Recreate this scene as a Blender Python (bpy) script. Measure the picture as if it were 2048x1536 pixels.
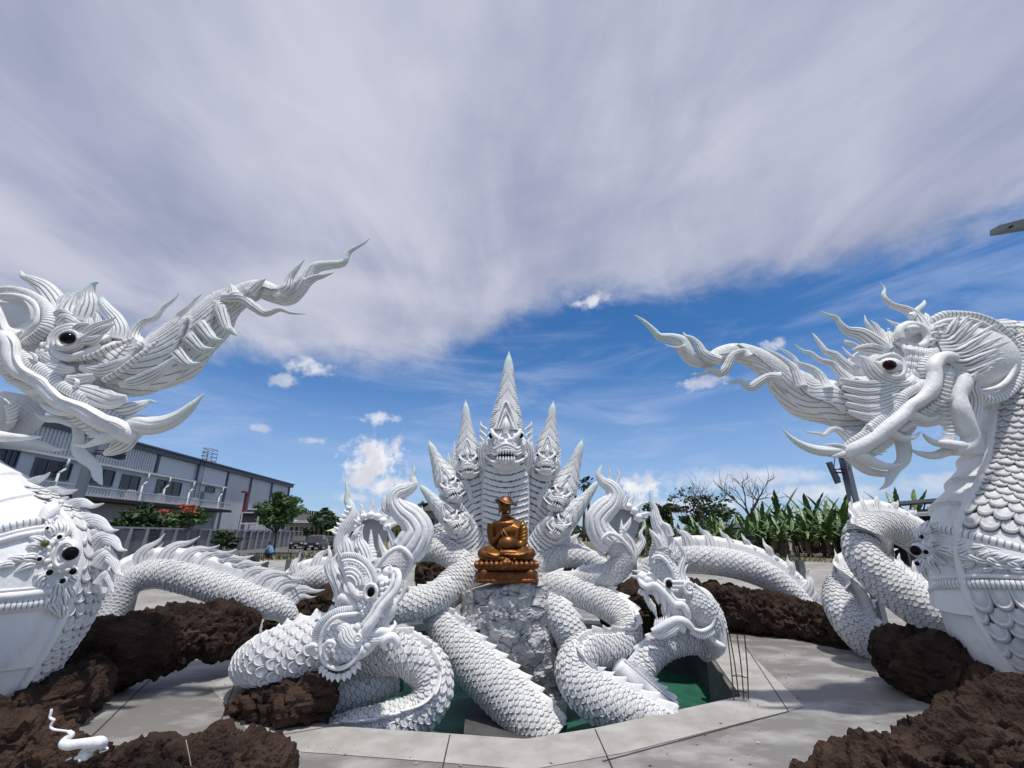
import bpy, math, random
import numpy as np
from mathutils import Vector
for o in list(bpy.data.objects): bpy.data.objects.remove(o)
SC = bpy.context.scene
COL = SC.collection
rng = np.random.default_rng(7)
R = math.radians
# ---------------------------------------------------------------- camera
F, PITCH, CAMZ = 900.0, R(18.5), 2.4
cd = bpy.data.cameras.new('camera'); cam = bpy.data.objects.new('camera', cd); COL.objects.link(cam)
cd.sensor_width = 36.0; cd.lens = 36.0*F/2048; cd.clip_end = 6000; cd.clip_start = 0.05
cam.location = (0, 0, CAMZ); cam.rotation_euler = (R(90)+PITCH, 0, 0)
SC.camera = cam
SC.render.resolution_x = 1024; SC.render.resolution_y = 768
SC.view_settings.view_transform = 'Standard'; SC.view_settings.look = 'None'
SC.view_settings.exposure = 0.05; SC.view_settings.gamma = 1.0
# ---------------------------------------------------------------- sun
SUN_EL, SUN_AZ = R(74), R(148)      # azimuth measured from +Y (away from the camera) towards +X (right)
sdir = Vector((math.sin(SUN_AZ)*math.cos(SUN_EL), math.cos(SUN_AZ)*math.cos(SUN_EL), math.sin(SUN_EL)))
sl = bpy.data.lights.new('sun', 'SUN'); so = bpy.data.objects.new('sun', sl); COL.objects.link(so)
sl.energy = 3.45; sl.angle = R(1.6); sl.color = (1.0, 0.955, 0.89)
so.rotation_euler = sdir.to_track_quat('Z', 'Y').to_euler()
# ---------------------------------------------------------------- pixel helpers (only used to measure the place off the photograph)
CT, ST = math.cos(PITCH), math.sin(PITCH)
def ray(px, py):
    x = (px-1024)/F; u = (768-py)/F
    return np.array([x, CT-u*ST, ST+u*CT])
def at(px, py, Y):
    d = ray(px, py); return np.array([0, 0, CAMZ])+d*(Y/d[1])
def mpp(px, py, Y):
    return Y/ray(px, py)[1]/F
def onz(px, py, z=0.0):
    d = ray(px, py); return np.array([0, 0, CAMZ])+d*((z-CAMZ)/d[2])
def offax(pts):
    """round bodies look wider away from the picture's centre; shrink the traced radius to the true one"""
    return np.array([1/np.sqrt(1+((p[0]-1024)/F)**2+((p[1]-768)/F)**2) for p in pts])**.55
# ---------------------------------------------------------------- world: Nishita sky with a high cloud sheet and small cumulus
wd = bpy.data.worlds.new('World'); SC.world = wd; wd.use_nodes = True
nt = wd.node_tree; N = nt.nodes; L = nt.links; N.clear()
def wn(t, **k):
    n = N.new(t)
    for a, b in k.items(): setattr(n, a, b)
    return n
def wm(op, a, b=None, c=None, clamp=False):
    n = wn('ShaderNodeMath', operation=op, use_clamp=clamp)
    for i, v in enumerate((a, b, c)):
        if v is None: continue
        if isinstance(v, (int, float)): n.inputs[i].default_value = v
        else: L.new(v, n.inputs[i])
    return n.outputs[0]
def wmix(f, a, b):
    n = wn('ShaderNodeMix', data_type='RGBA')
    for i, v in ((0, f), (6, a), (7, b)):
        if isinstance(v, (int, float)): n.inputs[i].default_value = v
        elif isinstance(v, tuple): n.inputs[i].default_value = (*v, 1)
        else: L.new(v, n.inputs[i])
    return n.outputs[2]
def smooth(v, a, b):
    n = wn('ShaderNodeMapRange', interpolation_type='SMOOTHSTEP')
    L.new(v, n.inputs[0]); n.inputs[1].default_value = a; n.inputs[2].default_value = b
    return n.outputs[0]
tc = wn('ShaderNodeTexCoord'); sx = wn('ShaderNodeSeparateXYZ'); L.new(tc.outputs['Generated'], sx.inputs[0])
X, Y_, Z = sx.outputs
AZ = wm('ARCTAN2', X, Y_); EL = wm('ARCSINE', Z)
zc = wm('MAXIMUM', Z, 0.06)
pv = wn('ShaderNodeCombineXYZ'); L.new(wm('DIVIDE', X, zc), pv.inputs[0]); L.new(wm('DIVIDE', Y_, zc), pv.inputs[1])
def noise(vec, scale, detail=6, rough=0.55, dist=0.0, ssx=1, ssy=1, ssz=1, rot=0, off=0):
    mp = wn('ShaderNodeMapping'); L.new(vec, mp.inputs[0]); mp.inputs['Scale'].default_value = (ssx, ssy, ssz)
    mp.inputs['Rotation'].default_value = (0, 0, rot); mp.inputs['Location'].default_value = (off, off*.7, off*.3)
    n = wn('ShaderNodeTexNoise'); L.new(mp.outputs[0], n.inputs['Vector'])
    n.inputs['Scale'].default_value = scale; n.inputs['Detail'].default_value = detail
    n.inputs['Roughness'].default_value = rough; n.inputs['Distortion'].default_value = dist
    return n.outputs['Fac']
def azel(px, py):
    d = ray(px, py); d = d/np.linalg.norm(d); return math.atan2(d[0], d[1]), math.asin(d[2])
fc = wn('ShaderNodeFloatCurve'); cu = fc.mapping.curves[0]
A0, A1 = -0.95, 0.95
edge = [(0, 640), (250, 690), (480, 712), (640, 728), (800, 732), (930, 690), (1050, 640), (1160, 598), (1400, 582), (1600, 548), (1800, 505), (2040, 430)]
ep = []
for q in edge:
    a, e = azel(*q); ep.append(((a-A0)/(A1-A0), e))
while len(cu.points) > 2: cu.points.remove(cu.points[1])
cu.points[0].location = (0, ep[0][1]); cu.points[-1].location = (1, ep[-1][1])
for a, e in ep: cu.points.new(min(max(a, .001), .999), e)
fc.mapping.update()
L.new(wm('DIVIDE', wm('SUBTRACT', AZ, A0), A1-A0, clamp=True), fc.inputs['Value'])
EDGE = fc.outputs[0]
az3 = wn('ShaderNodeCombineXYZ'); L.new(AZ, az3.inputs[0]); L.new(EL, az3.inputs[1])
n1 = noise(az3.outputs[0], 9, 8, .62, .3)
n2 = noise(pv.outputs[0], 1.3, 6, .5, .5, 1, .5, 1, .6)
n4 = noise(az3.outputs[0], 5, 9, .68, .8, 1, 3.2, 1, .25, 8.0)
n5 = noise(pv.outputs[0], 3.5, 8, .6, .7, 1, .45, 1, .7, 2.2)
n3 = noise(pv.outputs[0], 1.2, 7, .5, .5, off=3.1)
rel = wm('ADD', wm('SUBTRACT', EL, EDGE), wm('MULTIPLY', wm('SUBTRACT', n1, .5), .10))
sheet = smooth(wm('ADD', rel, wm('MULTIPLY', wm('SUBTRACT', n4, .5), .09)), -.03, .06)
sky = wn('ShaderNodeTexSky', sky_type='NISHITA'); sky.sun_disc = False
sky.sun_elevation = SUN_EL; sky.sun_rotation = SUN_AZ; sky.altitude = 50; sky.air_density = 1.0; sky.dust_density = 0.4; sky.ozone_density = 3.0
sk = wn('ShaderNodeVectorMath', operation='MULTIPLY'); L.new(sky.outputs[0], sk.inputs[0]); sk.inputs[1].default_value = (0.10*.40, 0.10*.80, 0.10*1.16)
gm = wn('ShaderNodeGamma'); L.new(sk.outputs[0], gm.inputs[0]); gm.inputs[1].default_value = 1.0
base = gm.outputs[0]
# thin veil streaks over the blue, thicker near the horizon
veil = wm('MULTIPLY', smooth(noise(az3.outputs[0], 3.2, 7, .6, .6, 1, 4.5, 1, .12, 1.7), .42, .78), .38)
low = wm('MULTIPLY', smooth(wm('MULTIPLY', EL, -1), -.40, -.02), .46)
c1 = wmix(wm('ADD', veil, low, clamp=True), base, (.52, .60, .82))
bright = smooth(wm('ADD', wm('ADD', wm('MULTIPLY', n2, .5), wm('MULTIPLY', n3, .3)), wm('MULTIPLY', n5, .2)), .35, .64)
grey = smooth(noise(az3.outputs[0], 2.2, 4, .5, .8, 1, 1.6, 1, -.4, 5.0), .35, .7)
sheetc = wmix(bright, (.325, .35, .475), (.60, .615, .72))
sheetc = wmix(wm('MULTIPLY', grey, .35), sheetc, (.40, .435, .56))
dense = wm('ADD', .86, wm('MULTIPLY', bright, .12))
c2 = wmix(wm('MULTIPLY', sheet, dense), c1, sheetc)
# small clouds: centre px, half size px, opacity
fine = noise(az3.outputs[0], 42, 6, .6, .1)
fine2 = noise(az3.outputs[0], 15, 6, .6, .2, off=2)
cm = None
for (cx, cy, hx, hy, op) in [(750, 918, 66, 50, 1), (728, 955, 36, 26, 1), (765, 905, 30, 34, 1), (770, 972, 60, 22, .9), (706, 995, 40, 10, .6), (622, 735, 48, 20, .75), (565, 762, 26, 16, .6),
                             (762, 836, 46, 13, .7), (1183, 604, 38, 17, .8), (1400, 766, 52, 14, .6), (1545, 690, 40, 14, .6), (630, 882, 26, 8, .55), (520, 856, 26, 9, .5),
                             (1275, 978, 62, 30, 1), (1250, 960, 18, 8, .5), (1480, 958, 240, 26, .62), (1640, 985, 190, 24, .62), (1380, 1010, 190, 20, .6), (1900, 965, 160, 24, .55), (1000, 1030, 500, 16, .45), (540, 1000, 60, 10, .6)]:
    a, e = azel(cx, cy); a2, e2 = azel(cx+hx, cy); a3, e3 = azel(cx, cy-hy)
    wa = abs(a2-a)+1e-4; we = abs(e3-e)+1e-4
    dx = wm('DIVIDE', wm('SUBTRACT', AZ, a), wa); dy = wm('DIVIDE', wm('SUBTRACT', EL, e), we)
    d2 = wm('SQRT', wm('ADD', wm('MULTIPLY', dx, dx), wm('MULTIPLY', dy, dy)))
    v = wm('ADD', d2, wm('MULTIPLY', wm('SUBTRACT', wm('ADD', wm('MULTIPLY', fine, .5), wm('MULTIPLY', fine2, .5)), .5), 5.0 if hx < 100 else 3.2))
    m = wm('MULTIPLY', smooth(wm('MULTIPLY', v, -1), -1.15, -.15), op)
    cm = m if cm is None else wm('MAXIMUM', cm, m)
cumc = wmix(smooth(fine2, .35, .65), (.66, .66, .74), (.95, .94, .95))
c3 = wmix(cm, c2, cumc)
bg = wn('ShaderNodeBackground'); L.new(c3, bg.inputs[0]); bg.inputs[1].default_value = 1.0
ow = wn('ShaderNodeOutputWorld'); L.new(bg.outputs[0], ow.inputs[0])

# ---------------------------------------------------------------- materials
MATS = {}
def mat(name, color, rough=.7, metal=0.0, spec=.5, var=0.0, varscale=3.0, bump=0.0, bscale=20.0, color2=None, attr=None, coat=0.0, stretch=None, detail=6, lo=.4, hi=.62, bdist=.02):
    if name in MATS: return MATS[name]
    m = bpy.data.materials.new(name); m.use_nodes = True; t = m.node_tree; n = t.nodes; l = t.links
    b = n['Principled BSDF']
    b.inputs['Base Color'].default_value = (*color, 1); b.inputs['Roughness'].default_value = rough
    b.inputs['Metallic'].default_value = metal; b.inputs['Specular IOR Level'].default_value = spec
    b.inputs['Coat Weight'].default_value = coat
    g = n.new('ShaderNodeNewGeometry')
    vec = g.outputs['Position']
    if stretch:
        mp = n.new('ShaderNodeMapping'); l.new(vec, mp.inputs[0]); mp.inputs['Scale'].default_value = stretch; vec = mp.outputs[0]
    col = None
    if color2 is not None or var > 0:
        nz = n.new('ShaderNodeTexNoise'); nz.inputs['Scale'].default_value = varscale; nz.inputs['Detail'].default_value = detail; nz.inputs['Roughness'].default_value = .62
        l.new(vec, nz.inputs['Vector'])
        mr = n.new('ShaderNodeMapRange'); l.new(nz.outputs['Fac'], mr.inputs[0]); mr.inputs[1].default_value = lo; mr.inputs[2].default_value = hi
        mx = n.new('ShaderNodeMix'); mx.data_type = 'RGBA'; l.new(mr.outputs[0], mx.inputs[0])
        mx.inputs[6].default_value = (*color, 1)
        c2 = color2 if color2 is not None else tuple(c*(1-var) for c in color)
        mx.inputs[7].default_value = (*c2, 1); col = mx.outputs[2]
    if attr:
        for an, ac in attr:
            at_ = n.new('ShaderNodeAttribute'); at_.attribute_name = an
            mx = n.new('ShaderNodeMix'); mx.data_type = 'RGBA'; l.new(at_.outputs['Fac'], mx.inputs[0])
            if col is None: mx.inputs[6].default_value = (*color, 1)
            else: l.new(col, mx.inputs[6])
            mx.inputs[7].default_value = (*ac, 1); col = mx.outputs[2]
    if col is not None: l.new(col, b.inputs['Base Color'])
    if bump > 0:
        nz = n.new('ShaderNodeTexNoise'); nz.inputs['Scale'].default_value = bscale; nz.inputs['Detail'].default_value = 5
        l.new(vec, nz.inputs['Vector'])
        bp = n.new('ShaderNodeBump'); bp.inputs['Strength'].default_value = bump; bp.inputs['Distance'].default_value = bdist
        l.new(nz.outputs['Fac'], bp.inputs['Height']); l.new(bp.outputs[0], b.inputs['Normal'])
    MATS[name] = m
    return m
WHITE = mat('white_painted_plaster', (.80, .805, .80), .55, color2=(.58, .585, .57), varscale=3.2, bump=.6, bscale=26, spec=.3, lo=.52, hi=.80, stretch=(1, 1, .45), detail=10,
            attr=[('mint', (.56, .72, .66)), ('bare', (.085, .088, .095))])  # bare: unpainted cement in the carving, plus crevice shade put into the colour
CEM = mat('bare_cement_render', (.34, .35, .365), .85, var=.3, varscale=9, bump=.4, bscale=40)
BLACK = mat('glossy_black_glass', (.002, .002, .003), .06, spec=.16)
REDEYE = mat('glossy_dark_red_glass', (.02, .002, .002), .06, spec=.2)
OLIVE = mat('olive_glass', (.09, .10, .04), .25)
ROCK = mat('dark_brown_render_rock', (.066, .042, .031), .97, color2=(.022, .016, .013), varscale=1.6, bump=1.0, bscale=26, spec=.12, bdist=.05, lo=.38, hi=.66)
# ---------------------------------------------------------------- mesh builder
class MB:
    def __init__(s): s.v = []; s.q = []; s.t = []; s.n = 0; s.qm = []; s.tm = []; s.mint = []; s.bare = []
    def add(s, v, q=None, t=None, m=0, mint=None, bare=None):
        v = np.asarray(v, float).reshape(-1, 3); k = len(v)
        s.v.append(v)
        s.mint.append(np.zeros(k) if mint is None else np.broadcast_to(np.asarray(mint, float), (k,)))
        s.bare.append(np.zeros(k) if bare is None else np.broadcast_to(np.asarray(bare, float), (k,)))
        if q is not None and len(q):
            q = np.asarray(q, int).reshape(-1, 4)+s.n; s.q.append(q); s.qm.append(np.full(len(q), m))
        if t is not None and len(t):
            t = np.asarray(t, int).reshape(-1, 3)+s.n; s.t.append(t); s.tm.append(np.full(len(t), m))
        s.n += k
    def box(s, c, d, rz=0, m=0, bev=0):
        c = np.asarray(c, float); h = np.asarray(d, float)/2
        p = np.array([[x, y, z] for x in (-1, 1) for y in (-1, 1) for z in (-1, 1)])*h
        cs, sn = math.cos(rz), math.sin(rz)
        p = np.stack([p[:, 0]*cs-p[:, 1]*sn, p[:, 0]*sn+p[:, 1]*cs, p[:, 2]], 1)+c
        s.add(p, [[0, 1, 3, 2], [4, 6, 7, 5], [0, 4, 5, 1], [2, 3, 7, 6], [0, 2, 6, 4], [1, 5, 7, 3]], m=m)
    def hexa(s, b, t, m=0):      # b, t: four corners bottom / top
        s.add(np.array(list(b)+list(t)), [[3, 2, 1, 0], [4, 5, 6, 7], [0, 1, 5, 4], [1, 2, 6, 5], [2, 3, 7, 6], [3, 0, 4, 7]], m=m)
    def bar(s, a, b, r, k=8, m=0, r2=None):
        sweep(s, np.array([a, (np.array(a)+np.array(b))/2, b]), [r, (r+(r2 or r))/2, r2 or r], seg=k, m=m, n=3, smooth_path=False)
    def build(s, name, mats, parent=None, smooth=True, auto=None):
        me = bpy.data.meshes.new(name)
        v = np.concatenate(s.v)
        q = np.concatenate(s.q) if s.q else np.zeros((0, 4), int); t = np.concatenate(s.t) if s.t else np.zeros((0, 3), int)
        me.vertices.add(len(v)); me.vertices.foreach_set('co', v.ravel())
        nl = len(q)*4+len(t)*3; me.loops.add(nl); me.polygons.add(len(q)+len(t))
        me.loops.foreach_set('vertex_index', np.concatenate([q.ravel(), t.ravel()]))
        st = np.concatenate([np.arange(len(q))*4, len(q)*4+np.arange(len(t))*3]); me.polygons.foreach_set('loop_start', st)
        mi = np.concatenate(([*s.qm] or [np.zeros(0)])+([*s.tm] or [np.zeros(0)])).astype(int)
        me.polygons.foreach_set('material_index', mi)
        me.polygons.foreach_set('use_smooth', np.full(len(q)+len(t), smooth))
        for nm, arr in (('mint', s.mint), ('bare', s.bare)):
            a = np.concatenate(arr)
            if a.max() > 0:
                at_ = me.attributes.new(nm, 'FLOAT', 'POINT'); at_.data.foreach_set('value', a)
        me.update(calc_edges=True); me.validate()
        for m in (mats if isinstance(mats, (list, tuple)) else [mats]): me.materials.append(m)
        o = bpy.data.objects.new(name, me); COL.objects.link(o)
        if auto:
            me.polygons.foreach_set('use_smooth', np.full(len(me.polygons), True))
            me.set_sharp_from_angle(angle=R(auto))
        if parent: o.parent = parent; o.matrix_parent_inverse = parent.matrix_world.inverted() if False else o.matrix_parent_inverse
        return o
def thing(name, label, cat, loc=(0, 0, 0), group=None):
    o = bpy.data.objects.new(name, None); COL.objects.link(o); o.empty_display_size = .1
    o.location = loc
    o['label'] = label; o['category'] = cat
    if group: o['group'] = group
    return o
def tag(o, label=None, cat=None, group=None, kind=None):
    for k, v in (('label', label), ('category', cat), ('group', group), ('kind', kind)):
        if v: o[k] = v
    return o
def rebase(root, loc):
    """put the Empty at the thing's base, keeping the children where they are"""
    root.location = loc
    for c in COL.objects:
        if c.parent == root and c.type == 'MESH': c.location = (-loc[0], -loc[1], -loc[2])
# ---------------------------------------------------------------- sweeps
def crom(P, n):
    P = np.asarray(P, float); k = len(P)
    if k == 2: u = np.linspace(0, 1, n)[:, None]; return P[0]*(1-u)+P[1]*u
    E = np.vstack([2*P[0]-P[1], P, 2*P[-1]-P[-2]])
    u = np.linspace(0, k-1, n); i = np.minimum(u.astype(int), k-2); f = (u-i)[:, None]
    a, b, c, d = E[i], E[i+1], E[i+2], E[i+3]
    return .5*((2*b)+(-a+c)*f+(2*a-5*b+4*c-d)*f*f+(-a+3*b-3*c+d)*f**3)
def nrm(v): return v/np.maximum(np.linalg.norm(v, axis=-1, keepdims=True), 1e-9)
class Path:
    """a resampled centre line with radii and frames; ref = direction the frame's N leans to"""
    def __init__(s, P, r, ref=None, n=None, step=None, smooth_path=True):
        P = np.asarray(P, float); r = np.asarray(r, float)
        if smooth_path:
            fineP = crom(np.hstack([P, r[:, None]]), 40*len(P))
        else:
            u = np.linspace(0, len(P)-1, 40*len(P)); A = np.hstack([P, r[:, None]])
            fineP = np.stack([np.interp(u, np.arange(len(P)), A[:, j]) for j in range(4)], 1)
        d = np.linalg.norm(np.diff(fineP[:, :3], axis=0), axis=1); s.L = d.sum(); cum = np.concatenate([[0], np.cumsum(d)])
        if n is None: n = max(4, int(s.L/step)+1)
        s.s = np.linspace(0, s.L, n)
        A = np.stack([np.interp(s.s, cum, fineP[:, j]) for j in range(4)], 1)
        s.c = A[:, :3]; s.r = np.maximum(A[:, 3], 1e-4)
        s.T = nrm(np.gradient(s.c, axis=0))
        if ref is None: ref = s.c-np.array([0, 0, CAMZ])
        else:
            ref = np.asarray(ref, float)
            if ref.ndim == 1: ref = np.tile(ref, (n, 1))
            else:
                uu = np.interp(s.s, cum, np.linspace(0, len(ref)-1, len(cum)))
                ref = np.stack([np.interp(uu, np.arange(len(ref)), ref[:, j]) for j in range(3)], 1)
        Nn = ref-(ref*s.T).sum(1, keepdims=True)*s.T
        s.N = nrm(Nn)
        for i in range(1, n):
            if np.linalg.norm(Nn[i]) < .15*np.linalg.norm(ref[i]):
                w = s.N[i-1]-np.dot(s.N[i-1], s.T[i])*s.T[i]; s.N[i] = w/np.linalg.norm(w)
        s.B = np.cross(s.T, s.N)
    def frame(s, t):
        f = lambda A: np.stack([np.interp(t, s.s, A[:, j]) for j in range(3)], -1)
        return f(s.c), f(s.T), nrm(f(s.N)), nrm(f(s.B)), np.interp(t, s.s, s.r)
    def surf(s, t, th, h=0, flat=1.0):
        c, T, Nn, B, r = s.frame(t)
        return c+Nn*((r*flat+h)*np.cos(th))[..., None]+B*((r+h)*np.sin(th))[..., None]
def sweep(mb, P, r, ref=None, seg=16, n=None, step=None, flat=1.0, disp=None, m=0, mint=None, caps=True, smooth_path=True, bare=None):
    pa = P if isinstance(P, Path) else Path(P, r, ref, n, step, smooth_path)
    n = len(pa.s); th = np.linspace(0, 2*np.pi, seg, endpoint=False)
    TH, SS = np.meshgrid(th, pa.s)
    rr = np.repeat(pa.r[:, None], seg, 1)
    br = None
    if disp is not None:
        dd = disp(TH, SS/pa.L, rr, SS)
        if isinstance(dd, tuple): dd, br = dd
        rr = rr*(1+dd)
    V = pa.c[:, None]+pa.N[:, None]*(rr*flat*np.cos(TH))[..., None]+pa.B[:, None]*(rr*np.sin(TH))[..., None]
    i = np.arange(n-1)[:, None]*seg; j = np.arange(seg)[None]; j2 = (j+1) % seg
    q = np.stack([i+j, i+j2, i+seg+j2, i+seg+j], -1).reshape(-1, 4)
    mi = None
    if mint is not None: mi = np.repeat(np.interp(pa.s/pa.L, [0, mint, 1], [0, 0, 1])[:, None], seg, 1).ravel()
    t = []
    V = V.reshape(-1, 3)
    if caps:
        V = np.vstack([V, pa.c[0], pa.c[-1]]); a, b = n*seg, n*seg+1
        for k in range(seg):
            t.append([a, (k+1) % seg, k]); t.append([b, (n-1)*seg+k, (n-1)*seg+(k+1) % seg])
        if mi is not None: mi = np.concatenate([mi, [0, 1]])
        if br is not None: br = np.concatenate([br.ravel(), [0, 0]])
    elif br is not None: br = br.ravel()
    mb.add(V, q, t, m, mi, br)
    return pa
def pxy(pts, Y0):
    """(px, py, r_px[, dY]) -> world points and radii"""
    P = []; r = []
    for p in pts:
        y = Y0+(p[3] if len(p) > 3 else 0); P.append(at(p[0], p[1], y)); r.append(p[2]*mpp(p[0], p[1], y))
    return np.array(P), np.array(r)
def tri(x): return np.abs((x % 1)-.5)*2          # 1 at integers, 0 at halves
def groove(x, w=.16):
    g = np.clip(1-tri(x+.5)/w*1.0, 0, 1)
    return g
# decorative sweeps, sized in photo pixels
def tube(mb, pts, Y0, flat=1.0, seg=14, mint=None, n=None, **k):
    P, r = pxy(pts, Y0); return sweep(mb, P, r, seg=seg, n=n or 8*len(pts), flat=flat, mint=mint, **k)
def fluted(mb, pts, Y0, k=9, depth=.09, flat=.6, seg=None, twist=0.0, mint=None, n=None, bare=.85, w=.38):
    P, r = pxy(pts, Y0); k = int(k*1.6); seg = max(seg or 0, k*8)
    def dz(TH, u, rr, S):
        g = groove(TH*k/(2*np.pi)+twist*u, w)
        fade = np.clip(np.minimum(u*6, (1-u)*2.2), 0, 1)
        return -depth*g*fade, 1.15*bare*np.clip(g*1.6-.35, 0, 1)*fade  # flutes darkened: unpainted lines and groove shade share this colour
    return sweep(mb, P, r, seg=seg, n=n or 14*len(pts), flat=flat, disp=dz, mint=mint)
def ringed(mb, pts, Y0, pitch=6.0, depth=.13, flat=.7, seg=20, skew=0.0, n=None, bare=.8, w=.35):
    P, r = pxy(pts, Y0); pa = Path(P, r, None, 60); sc = mpp(pts[0][0], pts[0][1], Y0); k = max(3, pa.L/(pitch*sc))
    def dz(TH, u, rr, S):
        g = groove(u*k+skew*np.cos(TH), w); return -depth*g, 1.15*bare*np.clip(g*1.6-.3, 0, 1)
    return sweep(mb, P, r, seg=seg, n=int(k*9)+4, flat=flat, disp=dz)
def sheath(mb, pts, Y0, nseg=6, k=40, flat=.8, seg=120, lean=.35, flare=.16, strokes=14, mint=None, n=None, gd=.035, bare=.85, side=1):
    """layered leaf sheaths with slanting strokes: the naga's trunk-like crest"""
    P, r = pxy(pts, Y0)
    def dz(TH, u, rr, S):
        ph = u*nseg+lean*np.sin(TH*1.0+.6*side)*side
        fr = ph % 1
        st = flare*(fr**1.5)-flare*.4
        g = groove(TH*strokes/(2*np.pi)+ph*1.3*side, .22)*(fr > .12)*(fr < .85)
        e = (fr < .05)
        ticks = groove(TH*strokes/(2*np.pi)*1.5, .16)*(fr > .86)
        fade = np.clip(np.minimum(u*5, (1-u)*3), 0, 1)
        return (st-gd*g-gd*ticks)*fade, 1.1*bare*np.clip(g*1.5-.2+(ticks > .4)+.9*e, 0, 1)*fade  # strokes and sheath edges carry unpainted grey and painted-in shade
    return sweep(mb, P, r, seg=seg, n=n or 260, flat=flat, disp=dz, mint=mint)
def blob(mb, px, py, Y, rx, ry, rz=None, nu=20, nv=14, m=0, disp=None, rot=0, bare=None, mint=None):
    """ellipsoid, radii in photo px; rz is the depth radius"""
    c = at(px, py, Y); s = mpp(px, py, Y); rz = rz if rz is not None else min(rx, ry)
    u = np.linspace(0, 2*np.pi, nu, endpoint=False); v = np.linspace(0, np.pi, nv)
    U, V = np.meshgrid(u, v)
    x = np.sin(V)*np.cos(U); z = np.sin(V)*np.sin(U); y = np.cos(V)
    k = 1 if disp is None else 1+disp(U, V)
    cr, sr = math.cos(rot), math.sin(rot)
    X = x*rx*k; Zz = z*ry*k; X2 = X*cr-Zz*sr; Z2 = X*sr+Zz*cr
    Pp = np.stack([c[0]+X2*s, c[1]+y*rz*k*s, c[2]+Z2*s], -1).reshape(-1, 3)
    i = np.arange(nv-1)[:, None]*nu; j = np.arange(nu)[None]; j2 = (j+1) % nu
    mb.add(Pp, np.stack([i+j, i+nu+j, i+nu+j2, i+j2], -1).reshape(-1, 4), m=m, bare=bare, mint=mint)
def teeth(mb, pts, Y0, d, n, ln, w, curl=(0, 0), taper=1.0):
    """curved fangs standing off a pixel polyline in direction d"""
    A = crom(np.array([(p[0], p[1], p[3] if len(p) > 3 else 0) for p in pts], float), 60)
    for i in range(n):
        f = (i+.5)/n; x, y, dy = A[int(f*59)]
        l = ln*(1-(1-taper)*f)*(0.85+.3*rng.random()); dd = np.array(d(f) if callable(d) else d, float); dd /= np.linalg.norm(dd)
        cc = np.array(curl)*l
        tube(mb, [(x-dd[0]*2, y-dd[1]*2, w, dy), (x+dd[0]*l*.5+cc[0]*.2, y+dd[1]*l*.5+cc[1]*.2, w*.8, dy), (x+dd[0]*l+cc[0], y+dd[1]*l+cc[1], .2, dy)], Y0, seg=7, n=8)
# ---------------------------------------------------------------- scales and fins on a body path
_k = 9
_an = np.linspace(-1, 1, _k)
_out_a = .28+.72*np.cos(_an*np.pi/2)**.75; _out_b = .56*np.sign(_an)*np.abs(np.sin(_an*np.pi/2))**.9
_out_a[0] = _out_a[-1] = -.05
def _tmpl():
    a = []; b = []; h = []
    for f, hh in ((1.10, -.10), (.97, .15), (.78, .19), (.70, .12)):
        a += list(.1+(_out_a-.1)*f); b += list(_out_b*f); h += [hh*(0.15+.85*max(x, 0)) if hh > 0 else hh for x in _out_a]
    a.append(.2); b.append(0); h.append(.07)
    q = []; t = []
    for r_ in range(3):
        for i in range(_k-1): q.append([r_*_k+i, r_*_k+i+1, (r_+1)*_k+i+1, (r_+1)*_k+i])
    for i in range(_k-1): t.append([3*_k+i, 3*_k+i+1, 4*_k])
    return np.array(a), np.array(b), np.array(h), np.array(q), np.array(t)
TA, TB, TH_, TQ, TT = _tmpl()
TBARE_SHADE = np.array([1.4]*_k+[.65]*_k+[.0]*_k+[.36]*_k+[.0])  # scale edges darkened: unpainted undercut plus painted shade outline
def scales(mb, pa, size, th0, th1, direction=1, overlap=.62, lift=1.0, flat=1.0, s0=0, s1=None, m=0, minr=0.0):
    s1 = pa.L if s1 is None else s1
    t = s0+(size if direction < 0 else 0); row = 0; SS = []; TT_ = []; ZZ = []
    rm = pa.r.max()
    while t < s1:
        r = np.interp(t, pa.s, pa.r); sz = size*(.45+.55*min(1, r/rm))
        span = th1-th0; k = max(3, int(round(span*r/(sz*.98)))); st = span/k
        for j in range(k+(row % 2)):
            SS.append(t); TT_.append(th0+st*(j+(.0 if row % 2 else .5))); ZZ.append(min(sz, st*r/.98*1.15))
        t += sz*overlap; row += 1
    SS = np.array(SS)[:, None]; T_ = np.array(TT_)[:, None]; Z = np.array(ZZ)[:, None]
    Z = Z*(1+.18*(rng.random(Z.shape)-.5)); tilt = 1+.45*(rng.random(Z.shape)-.5); T_ = T_+.10*(rng.random(Z.shape)-.5)*Z/np.maximum(rm, 1e-3); SS = SS+.10*(rng.random(Z.shape)-.5)*Z
    t = np.clip(SS+direction*TA[None]*Z, 0, pa.L); r = np.interp(t, pa.s, pa.r)
    th = T_+TB[None]*Z*1.02/np.maximum(r, 1e-3); h = TH_[None]*Z*lift*tilt
    V = pa.surf(t, th, h, flat); k = len(TA)
    off = (np.arange(len(SS))*k)[:, None, None]
    q = (TQ[None]+off).reshape(-1, 4); tt = (TT[None]+off).reshape(-1, 3)
    if direction < 0: q = q[:, ::-1]; tt = tt[:, ::-1]
    mb.add(V.reshape(-1, 3), q, tt, m, bare=np.tile(TBARE_SHADE, len(SS)))
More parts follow.
